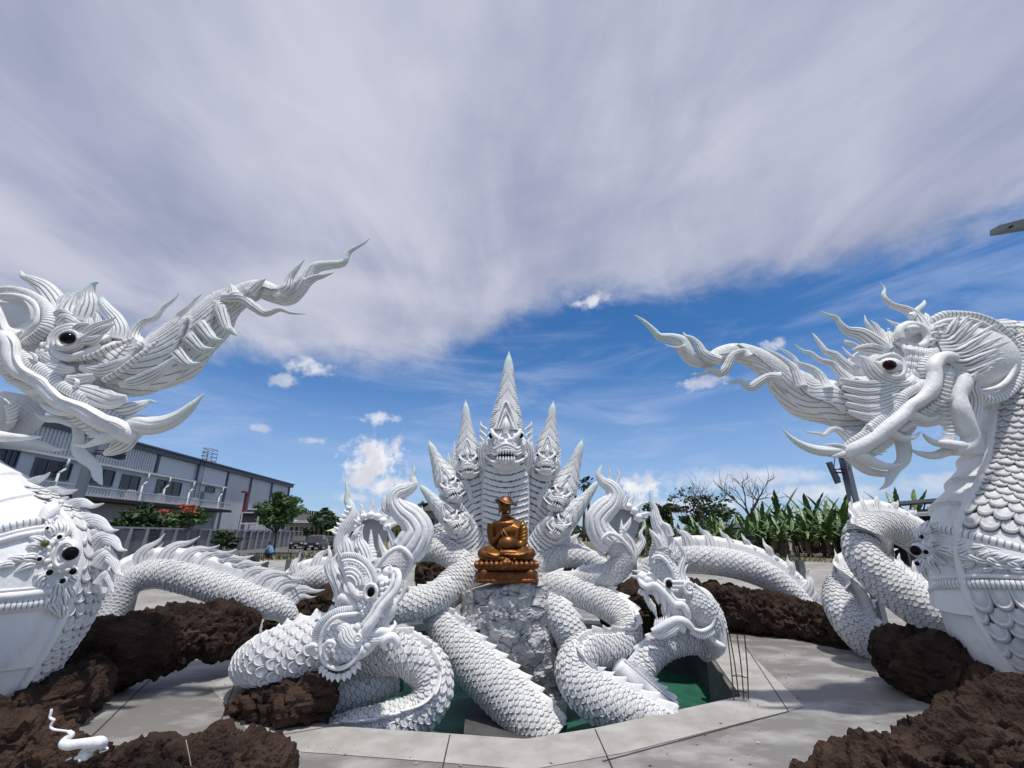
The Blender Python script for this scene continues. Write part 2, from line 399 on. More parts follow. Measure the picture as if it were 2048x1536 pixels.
def fin(mb, pa, h, pitch, s0=0, s1=None, th=0.0, lean=.5, thick=.06, rib=.012, flat=1.0, base=.25, wave=0):
    """a low serrated ridge that runs along the spine"""
    s1 = pa.L if s1 is None else s1; n = max(8, int((s1-s0)/pitch*12)); t = np.linspace(s0, s1, n)
    c, T, Nn, B, r = pa.frame(t); D = Nn*math.cos(th)+B*math.sin(th); Sd = np.cross(T, D)
    ph = (t-s0)/pitch; fr = ph % 1; hh = h*(base+(1-base)*fr**1.6)*np.clip(np.minimum((t-s0), (s1-t))/pitch+.3, .3, 1)
    ribs = rib*groove(ph*4, .5)
    wv = wave*np.sin(ph*1.1)
    rows = []; nn = len(t)
    for k, (f, w) in enumerate(((-.3, 1.0), (0, 1.0), (.35, .8), (.8, .55), (1, .1))):
        base_p = c+D*(r*flat)[:, None]+D*(f*(hh if f > 0 else np.full(nn, h*.6)))[:, None]+T*((f if f > 0 else 0)*lean*hh)[:, None]+Sd*(wv*max(f, 0))[:, None]
        rows.append((base_p, w*thick/2-(ribs if .1 < f < .95 else 0)))
    V = np.concatenate([p+Sd*(np.asarray(w)*np.ones(nn))[:, None] for p, w in rows]+[p-Sd*(np.asarray(w)*np.ones(nn))[:, None] for p, w in rows[::-1]])
    K = len(rows)*2; q = []
    i = np.arange(nn-1)
    for a in range(K-1):
        q.append(np.stack([a*nn+i, a*nn+i+1, (a+1)*nn+i+1, (a+1)*nn+i], 1))
    mb.add(V, np.concatenate(q))
    # beaded rim either side of the fin
    for sg in (-1, 1):
        P = c+D*(r*flat*.985)[:, None]+Sd*(sg*(thick*.5+h*.28)); 
        def dz(TH, u, rr, S): return -.25*groove(u*(s1-s0)/pitch*3, .4)
        sweep(mb, P[::3], np.full(len(P[::3]), h*.13), seg=8, n=n, disp=dz, smooth_path=False)
FL = np.array([(-.05, -.12), (.02, .18), (.12, .42), (.34, .62), (.60, .70), (.80, .80), (1.02, 1.0)])
FR = np.array([.30, .30, .235, .17, .11, .07, .012])
def flames(mb, pa, h, pitch, s0=0, s1=None, lean=1.0, th=0.0, flat=.24, jitter=.12, k=8, hfun=None, sheet=.42, side=None, depth=.16):
    """tall curling flame spikes on the spine, over a continuous ribbed web"""
    s1 = pa.L if s1 is None else s1; cnt = max(1, int(round((s1-s0)/pitch)))
    for i in range(cnt):
        t = s0+(i+.5)*(s1-s0)/cnt; c, T, Nn, B, r = [np.asarray(x) for x in pa.frame(t)]
        D = Nn*math.cos(th)+B*math.sin(th); Sd = np.cross(T, D)
        hh = h*(hfun(t/pa.L) if hfun else 1)*(1+jitter*(rng.random()-.5)*2)
        o = c+D*r*.92
        for sc, lo, dx in ((1, 0, 0), (.62, .1, pitch*.45)):
            P = [o+D*(b*hh*sc)+T*(a*hh*sc*lean+dx)+Sd*(hh*.04*math.sin(a*6+i)) for a, b in FL]
            def dz(TH, u, rr, S):
                g = groove(TH*k/(2*np.pi), .42); f = np.clip((1-u)*2.5, 0, 1); return -depth*g*f, .7*np.clip(g*1.6-.6, 0, 1)*f
            sweep(mb, P, FR*hh*sc*1.0, ref=Sd, seg=k*6, n=30, flat=flat, disp=dz)
    if sheet > 0:
        n = int((s1-s0)/pitch*22); t = np.linspace(s0, s1, n); c, T, Nn, B, r = pa.frame(t); D = Nn*math.cos(th)+B*math.sin(th); Sd = np.cross(T, D)
        rb = groove((t-s0)/pitch*5, .5)*h*.012
        rows = [c+D*(r*.9)[:, None]+Sd*(h*.06), c+D*(r+h*sheet*.5)[:, None]+Sd*(h*.045-rb)[:, None], c+D*(r+h*sheet)[:, None]+T*(h*sheet*.3), c+D*(r+h*sheet*.5)[:, None]-Sd*(h*.045-rb)[:, None], c+D*(r*.9)[:, None]-Sd*(h*.06)]
        i = np.arange(n-1); q = [np.stack([a*n+i, a*n+i+1, (a+1)*n+i+1, (a+1)*n+i], 1) for a in range(4)]
        mb.add(np.concatenate(rows), np.concatenate(q))
def eye(px, py, Y, r, parent, mt=BLACK, bulge=.9, ry=None):
    m = MB(); blob(m, px, py, Y, r, ry or r, r*bulge, 24, 16); return m.build('eye', mt, parent)
def torus_px(mb, px, py, Y, rx, ry, rt, rot=0, n=48, seg=10, a0=0, a1=2*math.pi, flat=1, disp=None):
    pts = []
    s = mpp(px, py, Y); c = at(px, py, Y); k = 25
    for i in range(k):
        a = a0+(a1-a0)*i/(k-1); x = rx*math.cos(a); z = ry*math.sin(a)
        pts.append(c+np.array([(x*math.cos(rot)-z*math.sin(rot))*s, 0, (x*math.sin(rot)+z*math.cos(rot))*s]))
    sweep(mb, np.array(pts), np.full(k, rt*s), ref=np.array([0, 1, 0]), seg=seg, n=n, flat=flat, disp=disp, caps=True)
# ================================================================ setting
GRADE = 0.8; CX, CY = 0.0, 10.5
CONC = mat('weathered_concrete_slab', (.19, .182, .170), .5, color2=(.50, .495, .48), varscale=1.1, bump=.2, bscale=9, stretch=(.8, 1.25, 1), detail=14, lo=.46, hi=.78, spec=.4)
CONC2 = mat('pale_concrete_border', (.31, .30, .275), .8, color2=(.42, .41, .385), varscale=1.6, bump=.35, bscale=30, detail=9)
SLOPE = mat('pale_shotcrete_slope', (.33, .32, .295), .9, color2=(.23, .22, .2), varscale=.8, bump=.5, bscale=6)
DIRT = mat('dry_dirt_with_grass', (.20, .165, .12), .95, color2=(.065, .085, .035), varscale=.35, bump=.6, bscale=3, detail=9, lo=.42, hi=.58)
ASPH = mat('grey_road_asphalt', (.13, .13, .135), .9, var=.35, varscale=.5)
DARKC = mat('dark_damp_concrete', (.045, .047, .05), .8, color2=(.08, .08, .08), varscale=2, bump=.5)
LINER = mat('dark_green_shade_net', (.006, .11, .06), .7, color2=(.004, .055, .035), varscale=2.2, bump=.6, bscale=5)
STEEL = mat('rusty_rebar', (.045, .03, .024), .7, color2=(.12, .06, .035), varscale=30)
def gz(x, y):
    r = np.hypot(x-CX, y-CY); a = np.arctan2(x-CX, y-CY)
    ro = 10.0+16.5*np.clip((np.cos(a)+.35)/1.0, 0, 1)
    f = np.clip((r-8.2)/(ro-8.2), 0, 1)
    return -.06+(GRADE+.06)*f, ro
def ring_sheet(name, rin, rout, zf, nr, na, m, kind='structure', noise_amp=0, pw=1.0):
    a = np.linspace(0, 2*np.pi, na, endpoint=False); V = []
    for k in range(nr):
        f = (k/(nr-1))**pw; r0 = rin(a); r1 = rout(a); r = r0+(r1-r0)*f
        x = CX+r*np.sin(a); y = CY+r*np.cos(a); V.append(np.stack([x, y, zf(x, y)], 1))
    V = np.concatenate(V); i = np.arange(nr-1)[:, None]*na; j = np.arange(na)[None]; j2 = (j+1) % na
    mb = MB(); mb.add(V, np.stack([i+j, i+j2, i+na+j2, i+na+j], -1).reshape(-1, 4)[:, ::-1])
    return tag(mb.build(name, m), kind=kind)
one = lambda a: np.ones_like(a)
_ro = lambda a: 10.0+16.5*np.clip((np.cos(a)+.35), 0, 1)
ring_sheet('ground', lambda a: _ro(a), lambda a: 4000*one(a), lambda x, y: np.full_like(x, GRADE), 40, 180, DIRT, pw=4)
ring_sheet('embankment', lambda a: 7.2*one(a), lambda a: _ro(a)+.02, lambda x, y: gz(x, y)[0]-.03*(gz(x, y)[0] < -.05), 24, 180, SLOPE)
hole = [onz(655, 1452), onz(900, 1468), onz(1050, 1479), onz(1190, 1457), onz(1482, 1393), onz(1422, 1308), np.array([4.3, 12.2, 0]), np.array([2.6, 14.2, 0]), np.array([-2.6, 14.2, 0]), np.array([-4.3, 12.2, 0]), np.array([-4.2, 9.0, 0])]
HA = np.array([math.atan2(p[0]-CX, p[1]-CY) for p in hole]); HR = np.array([math.hypot(p[0]-CX, p[1]-CY) for p in hole])
def hole_r(a, k=1.0):
    # straight edges between the polygon's corners
    P = np.array([[p[0]-CX, p[1]-CY] for p in hole])*k; out = []
    for t in np.atleast_1d(a):
        d = np.array([math.sin(t), math.cos(t)]); best = 9
        for i in range(len(P)):
            p, q = P[i], P[(i+1) % len(P)]; e = q-p; den = d[0]*(-e[1])+d[1]*e[0]
            if abs(den) < 1e-9: continue
            s = (p[0]*(-e[1])+p[1]*e[0])/den; u = (d[0]*p[1]-d[1]*p[0])/den
            if s > 0 and -1e-6 <= u <= 1+1e-6: best = min(best, s)
        out.append(best)
    return np.array(out)
AA = None
ring_sheet('pond_slab', lambda a: hole_r(a), lambda a: 7.9*one(a), lambda x, y: 0*x, 16, 360, CONC)
ring_sheet('slab_border', lambda a: hole_r(a), lambda a: hole_r(a, 1.20), lambda x, y: 0*x+.006, 4, 360, CONC2)
# pool walls and floor
a = np.linspace(0, 2*np.pi, 360, endpoint=False); hr = hole_r(a)+.001
x = CX+hr*np.sin(a); y = CY+hr*np.cos(a); mb = MB()
V = np.concatenate([np.stack([x, y, 0*x+z_], 1) for z_ in (.004, -.16, -1.5)]); j = np.arange(360); j2 = (j+1) % 360
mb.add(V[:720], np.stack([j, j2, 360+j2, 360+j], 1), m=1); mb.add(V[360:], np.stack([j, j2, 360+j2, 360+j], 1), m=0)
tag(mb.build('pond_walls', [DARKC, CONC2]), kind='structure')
mb = MB(); g = np.linspace(-5, 5, 60); GX, GY = np.meshgrid(g, g+CY); Zf = -.78+.05*np.sin(GX*3+GY)+.04*np.sin(GY*5)
i = np.arange(59)[:, None]*60+np.arange(59)[None]; mb.add(np.stack([GX, GY, Zf], -1).reshape(-1, 3), np.stack([i, i+1, i+61, i+60], -1).reshape(-1, 4))
tag(mb.build('pond_floor', LINER), kind='structure')
# slab joints: thin dark gaps
JT = mat('dark_joint', (.04, .04, .04), .9); mb = MB()
for p, q in (((1492, 1294), (1577, 1422)), ((1577, 1422), (1205, 1522)), ((900, 1469), (885, 1536)), ((1190, 1458), (1225, 1536)), ((660, 1453), (560, 1470)), ((478, 1345), (435, 1460)), ((175, 1480), (330, 1330))):
    A, B_ = onz(*p, .009), onz(*q, .009); d = nrm(B_-A); s = np.array([-d[1], d[0], 0])*.008
    mb.add([A-s, A+s, B_+s, B_-s], [[0, 1, 2, 3]])
tag(mb.build('slab_joints', JT), kind='structure')
# dark foundation block in the pool and a timber form leaning on its right wall
mb = MB(); mb.box((-.05, 9.3, -.85), (1.5, 2.9, .8), .06)
tag(mb.build('foundation_block', DARKC, smooth=False), 'dark square concrete footing under the grey rock pedestal in the pond', 'footing')
mb = MB(); A = onz(1422, 1308); B_ = onz(1482, 1393); d = nrm(B_-A); s = np.array([-d[1], d[0], 0])*-.035
mb.hexa([A+s-[.02, 0, 1.1], B_+s-[.02, 0, 1.1], B_+3*s-[.02, 0, 1.1], A+3*s-[.02, 0, 1.1]], [A+s+[0, 0, .03], B_+s+[0, 0, .03], B_+3*s+[0, 0, .03], A+3*s+[0, 0, .03]])
tag(mb.build('formwork_board', mat('grey_weathered_board', (.10, .095, .085), .9, color2=(.18, .17, .15), varscale=5, stretch=(1, 1, 6)), smooth=False), 'weathered formwork board standing along the right wall of the pond', 'board')
# ---------------------------------------------------------------- rebar cage
t = thing('rebar_cage', 'cluster of rusty upright rebars tied together on the right slab edge', 'rebar')
for (x0, y0, x1, y1) in ((1468, 1402, 1453, 1257), (1478, 1396, 1459, 1268), (1488, 1399, 1474, 1270), (1497, 1400, 1489, 1271)):
    mb = MB(); b0 = onz(x0, y0); tp = at(x1, y1, b0[1]+.05)
    P = crom(np.array([b0, b0*.5+tp*.5+[.012, 0, 0], tp]), 60)
    sweep(mb, P, np.full(60, .0085), seg=8, n=150, disp=lambda TH, u, rr, S: .22*groove(u*60, .5), smooth_path=False); mb.build('rebar', STEEL, t)
for yy in (1352, 1382):
    mb = MB(); P = [at(1462, yy, 8.2), at(1476, yy-6+4, 8.12), at(1495, yy+4, 8.22), at(1480, yy+1, 8.4), at(1462, yy, 8.2)]
    sweep(mb, P, [.005]*5, seg=6, n=40); mb.build('tie_wire', STEEL, t)
rebase(t, tuple(onz(1480, 1400)))
# ---------------------------------------------------------------- brown modelled rocks
def vnoise(P, sc, seed=0):
    """cheap smooth value noise"""
    P = P*sc+seed*17.3; i = np.floor(P).astype(np.int64); f = P-i; f = f*f*(3-2*f); out = 0
    for dx in (0, 1):
        for dy in (0, 1):
            for dz in (0, 1):
                h = ((i[:, 0]+dx)*73856093) ^ ((i[:, 1]+dy)*19349663) ^ ((i[:, 2]+dz)*83492791)
                h = (h ^ (h >> 13))*1274126177; h = ((h ^ (h >> 16)) & 0xffff)/65535.0
                w = (f[:, 0] if dx else 1-f[:, 0])*(f[:, 1] if dy else 1-f[:, 1])*(f[:, 2] if dz else 1-f[:, 2]); out = out+h*w
    return out-.5
def fbm(P, sc, seed=0, o=4):
    v = 0; a = 1
    for k in range(o): v = v+a*vnoise(P, sc*2**k, seed+k); a *= .55
    return v
def crack(P, sc, seed=0):
    return 1-np.abs(vnoise(P, sc, seed))*2*2.2
def cells(V, sp, seed):
    """nearest and second nearest jittered-grid points: broken facets and the cracks between them"""
    P = V/sp; i0 = np.floor(P).astype(np.int64); F1 = np.full(len(V), 9.); F2 = np.full(len(V), 9.); O = np.zeros((len(V), 3)); Hh = np.zeros(len(V))
    def hs(i, k):
        h = (i[:, 0]*73856093) ^ (i[:, 1]*19349663) ^ (i[:, 2]*83492791) ^ (seed*2654435+k*97531); h = (h ^ (h >> 13))*1274126177; return ((h ^ (h >> 16)) & 0xffff)/65535.0
    for dx in (-1, 0, 1):
        for dy in (-1, 0, 1):
            for dz in (-1, 0, 1):
                c = i0+[dx, dy, dz]; q = c+np.stack([hs(c, 1), hs(c, 2), hs(c, 3)], 1); o = P-q; d = np.linalg.norm(o, axis=1)
                n = d < F1; F2 = np.where(n, F1, np.minimum(F2, d)); O = np.where(n[:, None], o, O); Hh = np.where(n, hs(c, 4), Hh); F1 = np.where(n, d, F1)
    t = np.stack([np.sin(Hh*91), np.cos(Hh*57), np.sin(Hh*133+1)], 1)
    return F2-F1, Hh, (O*t).sum(1)
def rock(label, pts, Y0, res=.035, flat=1.0, amp=.30, seed=1, material=ROCK, name='brown_rock', ridge=.062):
    P, r = pxy(pts, Y0); r = r*offax(pts)*.96; pa = Path(P, r, np.array([0, 0, 1.0]), None, res)
    seg = int(2*np.pi*r.max()/res); seg = min(seg, 260); mb = MB(); sub = MB()
    pa.r = pa.r*1.0; sweep(sub, pa, None, seg=seg, flat=flat)
    V = np.concatenate(sub.v); n = len(pa.s); C = np.vstack([np.repeat(pa.c, seg, 0), V[-2:]]); rad = np.concatenate([np.repeat(pa.r, seg), [.1, .1]])
    D = nrm(V-C); D[-2] = -pa.T[0]; D[-1] = pa.T[-1]
    # round the ends off
    s_ = np.repeat(pa.s, seg); e = np.minimum(s_, pa.L-s_)/(rad[:-2]*.8+1e-6); k = np.sqrt(np.clip(1-(1-np.clip(e, 0, 1))**2, .0, 1)); k = np.concatenate([k, [0, 0]])
    V = C+(V-C)*np.maximum(k, .02)[:, None]
    A = np.minimum(rad, .5)*amp
    big = fbm(V, 1.6, seed, 3); mid = fbm(V, 5.5, seed+9, 3); cr = np.clip(crack(V*np.array([1, 1, 1.6]), 5.0, seed+5), -1, 1)
    fine_ = fbm(V, 26, seed+3, 2)
    rid = np.abs(vnoise(V, 9, seed+30))*2; rid2 = np.abs(vnoise(V, 19, seed+40))*2; st = np.floor((mid+1)*5)/5-1
    h = A*1.7*big+A*.75*(.5*mid+.5*st)+ridge*1.3*(1-rid)*1.0+ridge*.6*(1-rid2)+ridge*.7*fine_-ridge*np.clip(cr-.72, 0, 1)*3
    e1, h1, t1 = cells(V, .30, seed); e2, h2, t2 = cells(V, .11, seed+50)
    h = h*.85+.050*t1+.05*(h1-.5)-.03*np.clip(1-e1*9, 0, 1)+.022*t2+.018*(h2-.5)-.014*np.clip(1-e2*7, 0, 1)
    V = V+D*h[:, None]
    mb.add(V, np.concatenate(sub.q), np.concatenate(sub.t))
    return tag(mb.build(name, material, auto=38), label, 'rock')
rock('long dark brown rock ridge left of the pond slab below the arched scaly coil', [(150, 1330, 30, .2), (205, 1312, 74, 0), (260, 1296, 74, 0), (340, 1272, 64, .5), (420, 1262, 55, .9), (480, 1258, 46, 1.2), (516, 1264, 26, 1.3)], 8.4, seed=1)
rock('dark brown rock mass supporting the chest of the left giant naga', [(-340, 1370, 60, .3), (-200, 1410, 80, .2), (-60, 1430, 80), (0, 1424, 80), (60, 1416, 70, .1), (105, 1402, 62, .3), (150, 1376, 60, .8), (190, 1344, 58, 1.2)], 6.6, seed=4)
rock('dark foreground rock at the bottom left corner carrying the small white carving', [(-420, 1440, 90, -.2), (-250, 1470, 96, -.1), (-80, 1490, 96), (0, 1500, 92), (60, 1512, 86, .1), (110, 1538, 76, .1), (160, 1590, 76, 0)], 5.3, seed=7, res=.028)
rock('rounded dark foreground rock at the bottom edge left of centre', [(180, 1580, 66), (270, 1560, 74), (360, 1550, 74), (450, 1546, 78), (520, 1556, 70), (572, 1580, 44)], 5.15, seed=11, res=.026)
rock('brown crumbly rock propping up the bulging neck of the left crested naga', [(482, 1420, 24, .35), (520, 1414, 40, .1), (580, 1402, 50), (630, 1394, 58, .0), (652, 1390, 48, .15)], 7.3, seed=13, res=.028)
rock('brown rock mound between the two far left coils and the crested naga', [(535, 1262, 20), (575, 1240, 34), (620, 1215, 36, .3), (665, 1205, 30, .5), (720, 1215, 26, .8)], 11.5, seed=17)
rock('small brown rock low between the left arch and the pond, with thin grass', [(505, 1300, 14), (540, 1275, 20), (560, 1270, 18)], 10.2, seed=18)
rock('dark brown rock behind the right crested naga head', [(1200, 1215, 30, .4), (1250, 1215, 44), (1300, 1215, 50), (1360, 1206, 48), (1420, 1205, 46, -.2)], 12.0, seed=21)
rock('long dark rock wall behind the right half of the slab below the arched coil', [(1390, 1205, 40, 1.2), (1460, 1212, 44, .9), (1540, 1226, 44, .4), (1610, 1240, 46, 0), (1670, 1262, 46, -.6), (1725, 1285, 46, -1.2)], 12.4, seed=24)
rock('large shaded dark rock under the chest of the right giant naga', [(1755, 1290, 40, 1.2), (1800, 1310, 66, .8), (1860, 1340, 84, .3), (1930, 1375, 92, 0), (2010, 1400, 96, -.3), (2100, 1420, 100, -.5), (2260, 1400, 90, -.4)], 7.9, seed=28)
rock('coarse brown foreground rock bank filling the bottom right corner', [(1600, 1612, 62, 0), (1690, 1588, 72, 0), (1780, 1570, 80, 0), (1880, 1546, 92, 0), (1960, 1506, 108, .1), (2040, 1480, 120, .2), (2140, 1460, 130, .3), (2300, 1430, 130, .5), (2450, 1400, 90, .8)], 5.5, seed=31, res=.028)
rock('dark rock step just right of the pond slab, in front of the right coils', [(1640, 1470, 10), (1660, 1498, 22), (1720, 1500, 24)], 6.1, seed=33, res=.03) if False else None
rock('dark earthy rock seen through the left arch behind the hood', [(830, 1160, 30), (880, 1150, 34), (940, 1150, 34)], 14, seed=41)
rock('dark earthy rock seen through the right arch behind the hood', [(1110, 1165, 30), (1160, 1158, 34), (1220, 1165, 34)], 14, seed=43)
# ---------------------------------------------------------------- grey rock pedestal for the bronze statue
PED = mat('grey_trowelled_cement_rock', (.56, .56, .555), .85, color2=(.40, .40, .395), varscale=3.5, bump=.5, bscale=22, attr=[('bare', (.13, .132, .138))])
mb = MB(); prof = [(1162, 1010, 66), (1168, 1011, 86), (1185, 1012, 92), (1215, 1014, 94), (1245, 1020, 92), (1280, 1036, 82), (1310, 1052, 70), (1340, 1064, 58), (1375, 1072, 50), (1410, 1072, 54), (1450, 1070, 60)]
P = [at(cx, py, 9.9) for py, cx, r in prof]; rr = [r*mpp(cx, py, 9.9) for py, cx, r in prof]
sub = MB(); pa = sweep(sub, P, rr, ref=np.array([0, 1., 0]), seg=330, n=380, flat=.85)
V = np.concatenate(sub.v); C = np.vstack([np.repeat(pa.c, 330, 0), V[-2:]]); D = nrm(V-C); D[-2:] = 0
big = fbm(V, 1.8, 3, 3)
e1, h1, t1 = cells(V+.05*np.stack([vnoise(V, 7, 1), vnoise(V, 7, 2), vnoise(V, 7, 3)], 1), .19, 3); e2, h2, t2 = cells(V*np.array([1, 1, 1.5])+.03*np.stack([vnoise(V, 13, 4), vnoise(V, 13, 5), vnoise(V, 13, 6)], 1), .075, 8)
cr = .9*np.clip(1-e1*15, 0, 1)*np.clip((vnoise(V, 8, 8)+.02)*9, 0, 1)+.7*np.clip(1-e2*9, 0, 1)*np.clip((vnoise(V, 7, 18)-.12)*9, 0, 1)
V = V+D*(.16*big+.045*t1+.05*(h1-.5)+.014*t2+.016*(h2-.5)+.03*vnoise(V, 6, 2)-.03*np.clip(cr, 0, 1))[:, None]
mb.add(V, np.concatenate(sub.q), np.concatenate(sub.t), bare=np.clip(cr*1.6, 0, 1)*.95)
tag(mb.build('rock_pedestal', PED, auto=40), 'grey trowelled cement rock pedestal tapering down under the bronze statue', 'pedestal')

rs = np.random.default_rng(12); m = MB(); n = 700; a_ = rs.random(n)*6.283; r_ = np.where(rs.random(n) < .5, 4.3+.9*rs.random(n), 4.4+3.0*rs.random(n)); x_ = CX+r_*np.sin(a_); y_ = CY+r_*np.cos(a_)
for i in range(n):
    s_ = .006+.022*rs.random()**3; v = nrm(rs.normal(size=(6, 3)))*s_*np.array([1, 1, .5])+np.array([x_[i], y_[i], .012]); m.add(v, t=[[0, 1, 2], [0, 2, 3], [0, 3, 4], [0, 4, 1], [5, 2, 1], [5, 3, 2], [5, 4, 3], [5, 1, 4]])
tag(m.build('plaster_crumbs', mat('plaster_crumbs', (.42, .41, .38), .9, color2=(.12, .10, .08), varscale=3), smooth=False), 'scattered crumbs of plaster and grit on the slab', 'debris', kind='stuff')
# ================================================================ left warehouse
WALLB = mat('blue_grey_cladding', (.56, .565, .59), .6, var=.1, varscale=.3)
WALLU = mat('ribbed_metal_siding', (.60, .61, .63), .5, var=.1, varscale=.4, spec=.6)
TRIM = mat('slate_blue_trim', (.085, .10, .14), .5)
GLASSD = mat('dark_tinted_glass', (.008, .009, .011), .12, spec=.5)
WHT = mat('white_painted_steel', (.55, .56, .58), .5)
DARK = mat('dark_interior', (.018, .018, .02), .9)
GRAYM = mat('galvanised_grey_steel', (.16, .175, .20), .45, metal=.3)
RED = mat('red_fire_pipe', (.18, .02, .02), .5)
KF = -41.8
def fac(px, py, off=0.0):
    d = ray(px, py); t = (KF+off)/(d[0]+.0674*d[1]); return np.array([0, 0, CAMZ])+d*t
FX = nrm(np.array([1, .0674, 0.])); FD = nrm(np.array([-.0674, 1, 0.]))     # facade normal, direction away from the camera
def fpos(Y, z, off=0.0):
    x = KF-.0674*Y; return np.array([x, Y, z])+FX*off
def panel(mb, Ya, Yb, za, zb, o0, o1, m=0):
    b = [fpos(Ya, za, o0), fpos(Yb, za, o0), fpos(Yb, za, o1), fpos(Ya, za, o1)]; t_ = [p+np.array([0, 0, zb-za]) for p in b]; mb.hexa(b, t_, m)
t = thing('warehouse', 'long blue-grey warehouse on the left with balcony, dark windows and a sloping-looking roof edge', 'building')
YF = fac(582, 970)[1]; ZT = float(fac(582, 970)[2]); YN = 22.0
ZB = float(fac(448, 973)[2]); ZR = float(fac(320, 988)[2])
mb = MB(); panel(mb, YN, YF, .5, ZT-.5, -45, 0); mb.build('wall', WALLB, t, smooth=False)
mb = MB(); Ya = YN; Ye = fac(305, 940)[1]; n = int((Ye-Ya)/.42)
for i in range(n): panel(mb, Ya+i*.42, Ya+i*.42+.24, ZB, ZT-.55, .0, .16)
panel(mb, Ya, Ye, ZB, ZT-.55, .0, .05); mb.build('ribbed_siding', WALLU, t, smooth=False)
mb = MB(); panel(mb, Ye+.3, fac(390, 940)[1]-.3, ZB+.1, ZT-.6, 0, .06); panel(mb, fac(390, 940)[1]+.3, fac(453, 960)[1]-.3, ZB+.1, ZT-.6, 0, .06); mb.build('flat_cladding', mat('pale_cladding', (.60, .61, .63), .55), t, smooth=False)
mb = MB(); panel(mb, YN, YF+.4, ZT-.55, ZT, -45.3, .45); panel(mb, YN, YF+.5, ZT, ZT+.18, -45.5, .7, 0); mb.build('roof', TRIM, t, smooth=False)
mb = MB(); panel(mb, YN, fac(453, 960)[1], ZB-.25, ZB, 0, .35); mb.build('string_course', WALLU, t, smooth=False)
for px in (305, 390, 453, 502, 545, 580):
    y_ = fac(px, 960)[1]; mb = MB(); panel(mb, y_-.18, y_+.18, .6 if px > 440 else ZB-.2, ZT-.55, 0, .24); mb.build('downpipe', TRIM, t, smooth=False)
for px in (118, 172, 290, 345-10, 385, 446):
    y_ = fac(px, 960)[1]; mb = MB(); mb.bar(fpos(y_, ZB-.2, .35), fpos(y_, ZB-1.2, .3), .11); mb.bar(fpos(y_, ZB-1.2, .3), fpos(y_-.6, ZB-1.7, .3), .11); mb.bar(fpos(y_-.6, ZB-1.7, .3), fpos(y_-.6, .8, .3), .11); mb.build('gutter_pipe', WALLB, t)
for x0, x1, y0, y1, nm in ((-14, 16, 895, 932, 3), (62, 132, 918, 958, 3), (185, 223, 937, 972, 2), (246, 277, 950, 982, 2), (318, 363, 962, 991, 3), (417, 431, 975, 985, 1)):
    Ya, Yb = fac(x0, 950)[1], fac(x1, 965)[1]; xm = (x0+x1)/2; zt = float(fac(xm, (y0+y1)/2-(y1-y0)*.42)[2]); zb = float(fac(xm, (y0+y1)/2+(y1-y0)*.42)[2])
    fr = MB(); panel(fr, Ya-.12, Yb+.12, zb-.12, zb, .0, .12); panel(fr, Ya-.12, Yb+.12, zt, zt+.12, 0, .12); panel(fr, Ya-.12, Ya, zb, zt, 0, .12); panel(fr, Yb, Yb+.12, zb, zt, 0, .12)
    for k in range(1, nm): yy = Ya+(Yb-Ya)*k/nm; panel(fr, yy-.05, yy+.05, zb, zt, .03, .10)
    fo = fr.build('window', TRIM, t, smooth=False); g = MB(); panel(g, Ya, Yb, zb, zt, .01, .035); g.build('pane', GLASSD, fo, smooth=False)
mb = MB(); Ya, Yb = fac(400, 995)[1], fac(407, 995)[1]; panel(mb, Ya, Yb, float(fac(403, 1012)[2]), float(fac(403, 983)[2]), 0, .08); mb.build('door', GRAYM, t, smooth=False)
# balcony
BO = 2.4
bz = lambda px, py: float(fac(px, py, BO)[2])
Y0b, Y1b = YN, fac(463, 1010, BO)[1]; zr = bz(320, 988); zd = bz(320, 1008)
zr, zd = (bz(176, 973)+bz(464, 1006))/2, (bz(176, 995)+bz(463, 1019))/2
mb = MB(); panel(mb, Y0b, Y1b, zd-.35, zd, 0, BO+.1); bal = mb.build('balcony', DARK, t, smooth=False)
mb = MB(); panel(mb, Y0b, Y1b, zr-.1, zr, BO-.05, BO+.08); panel(mb, Y0b, Y1b, zd+.05, zd+.16, BO-.03, BO+.05)
n = int((Y1b-Y0b)/.42)
for i in range(n): y_ = Y0b+i*.42; w = .10 if i % 8 == 0 else .035; panel(mb, y_, y_+w, zd, zr-.05, BO-.02, BO+.06)
mb.build('railing', WHT, bal, smooth=False)
mb = MB(); panel(mb, Y0b, Y1b, .6, zd-.35, .02, .06); mb.build('shaded_lower_wall', mat('shaded_lower_cladding', (.30, .305, .32), .6), t, smooth=False)  # wall under the balcony coloured darker, its shade put into the cladding
for px in (235, 300, 372): y_ = fac(px, 985)[1]; mb = MB(); panel(mb, y_, y_+1.1, zd+.1, zd+1.0, .8, 1.4); panel(mb, y_+.15, y_+.95, zd+1.05, zd+1.3, .9, 1.3); mb.build('condenser', WHT, t, smooth=False)
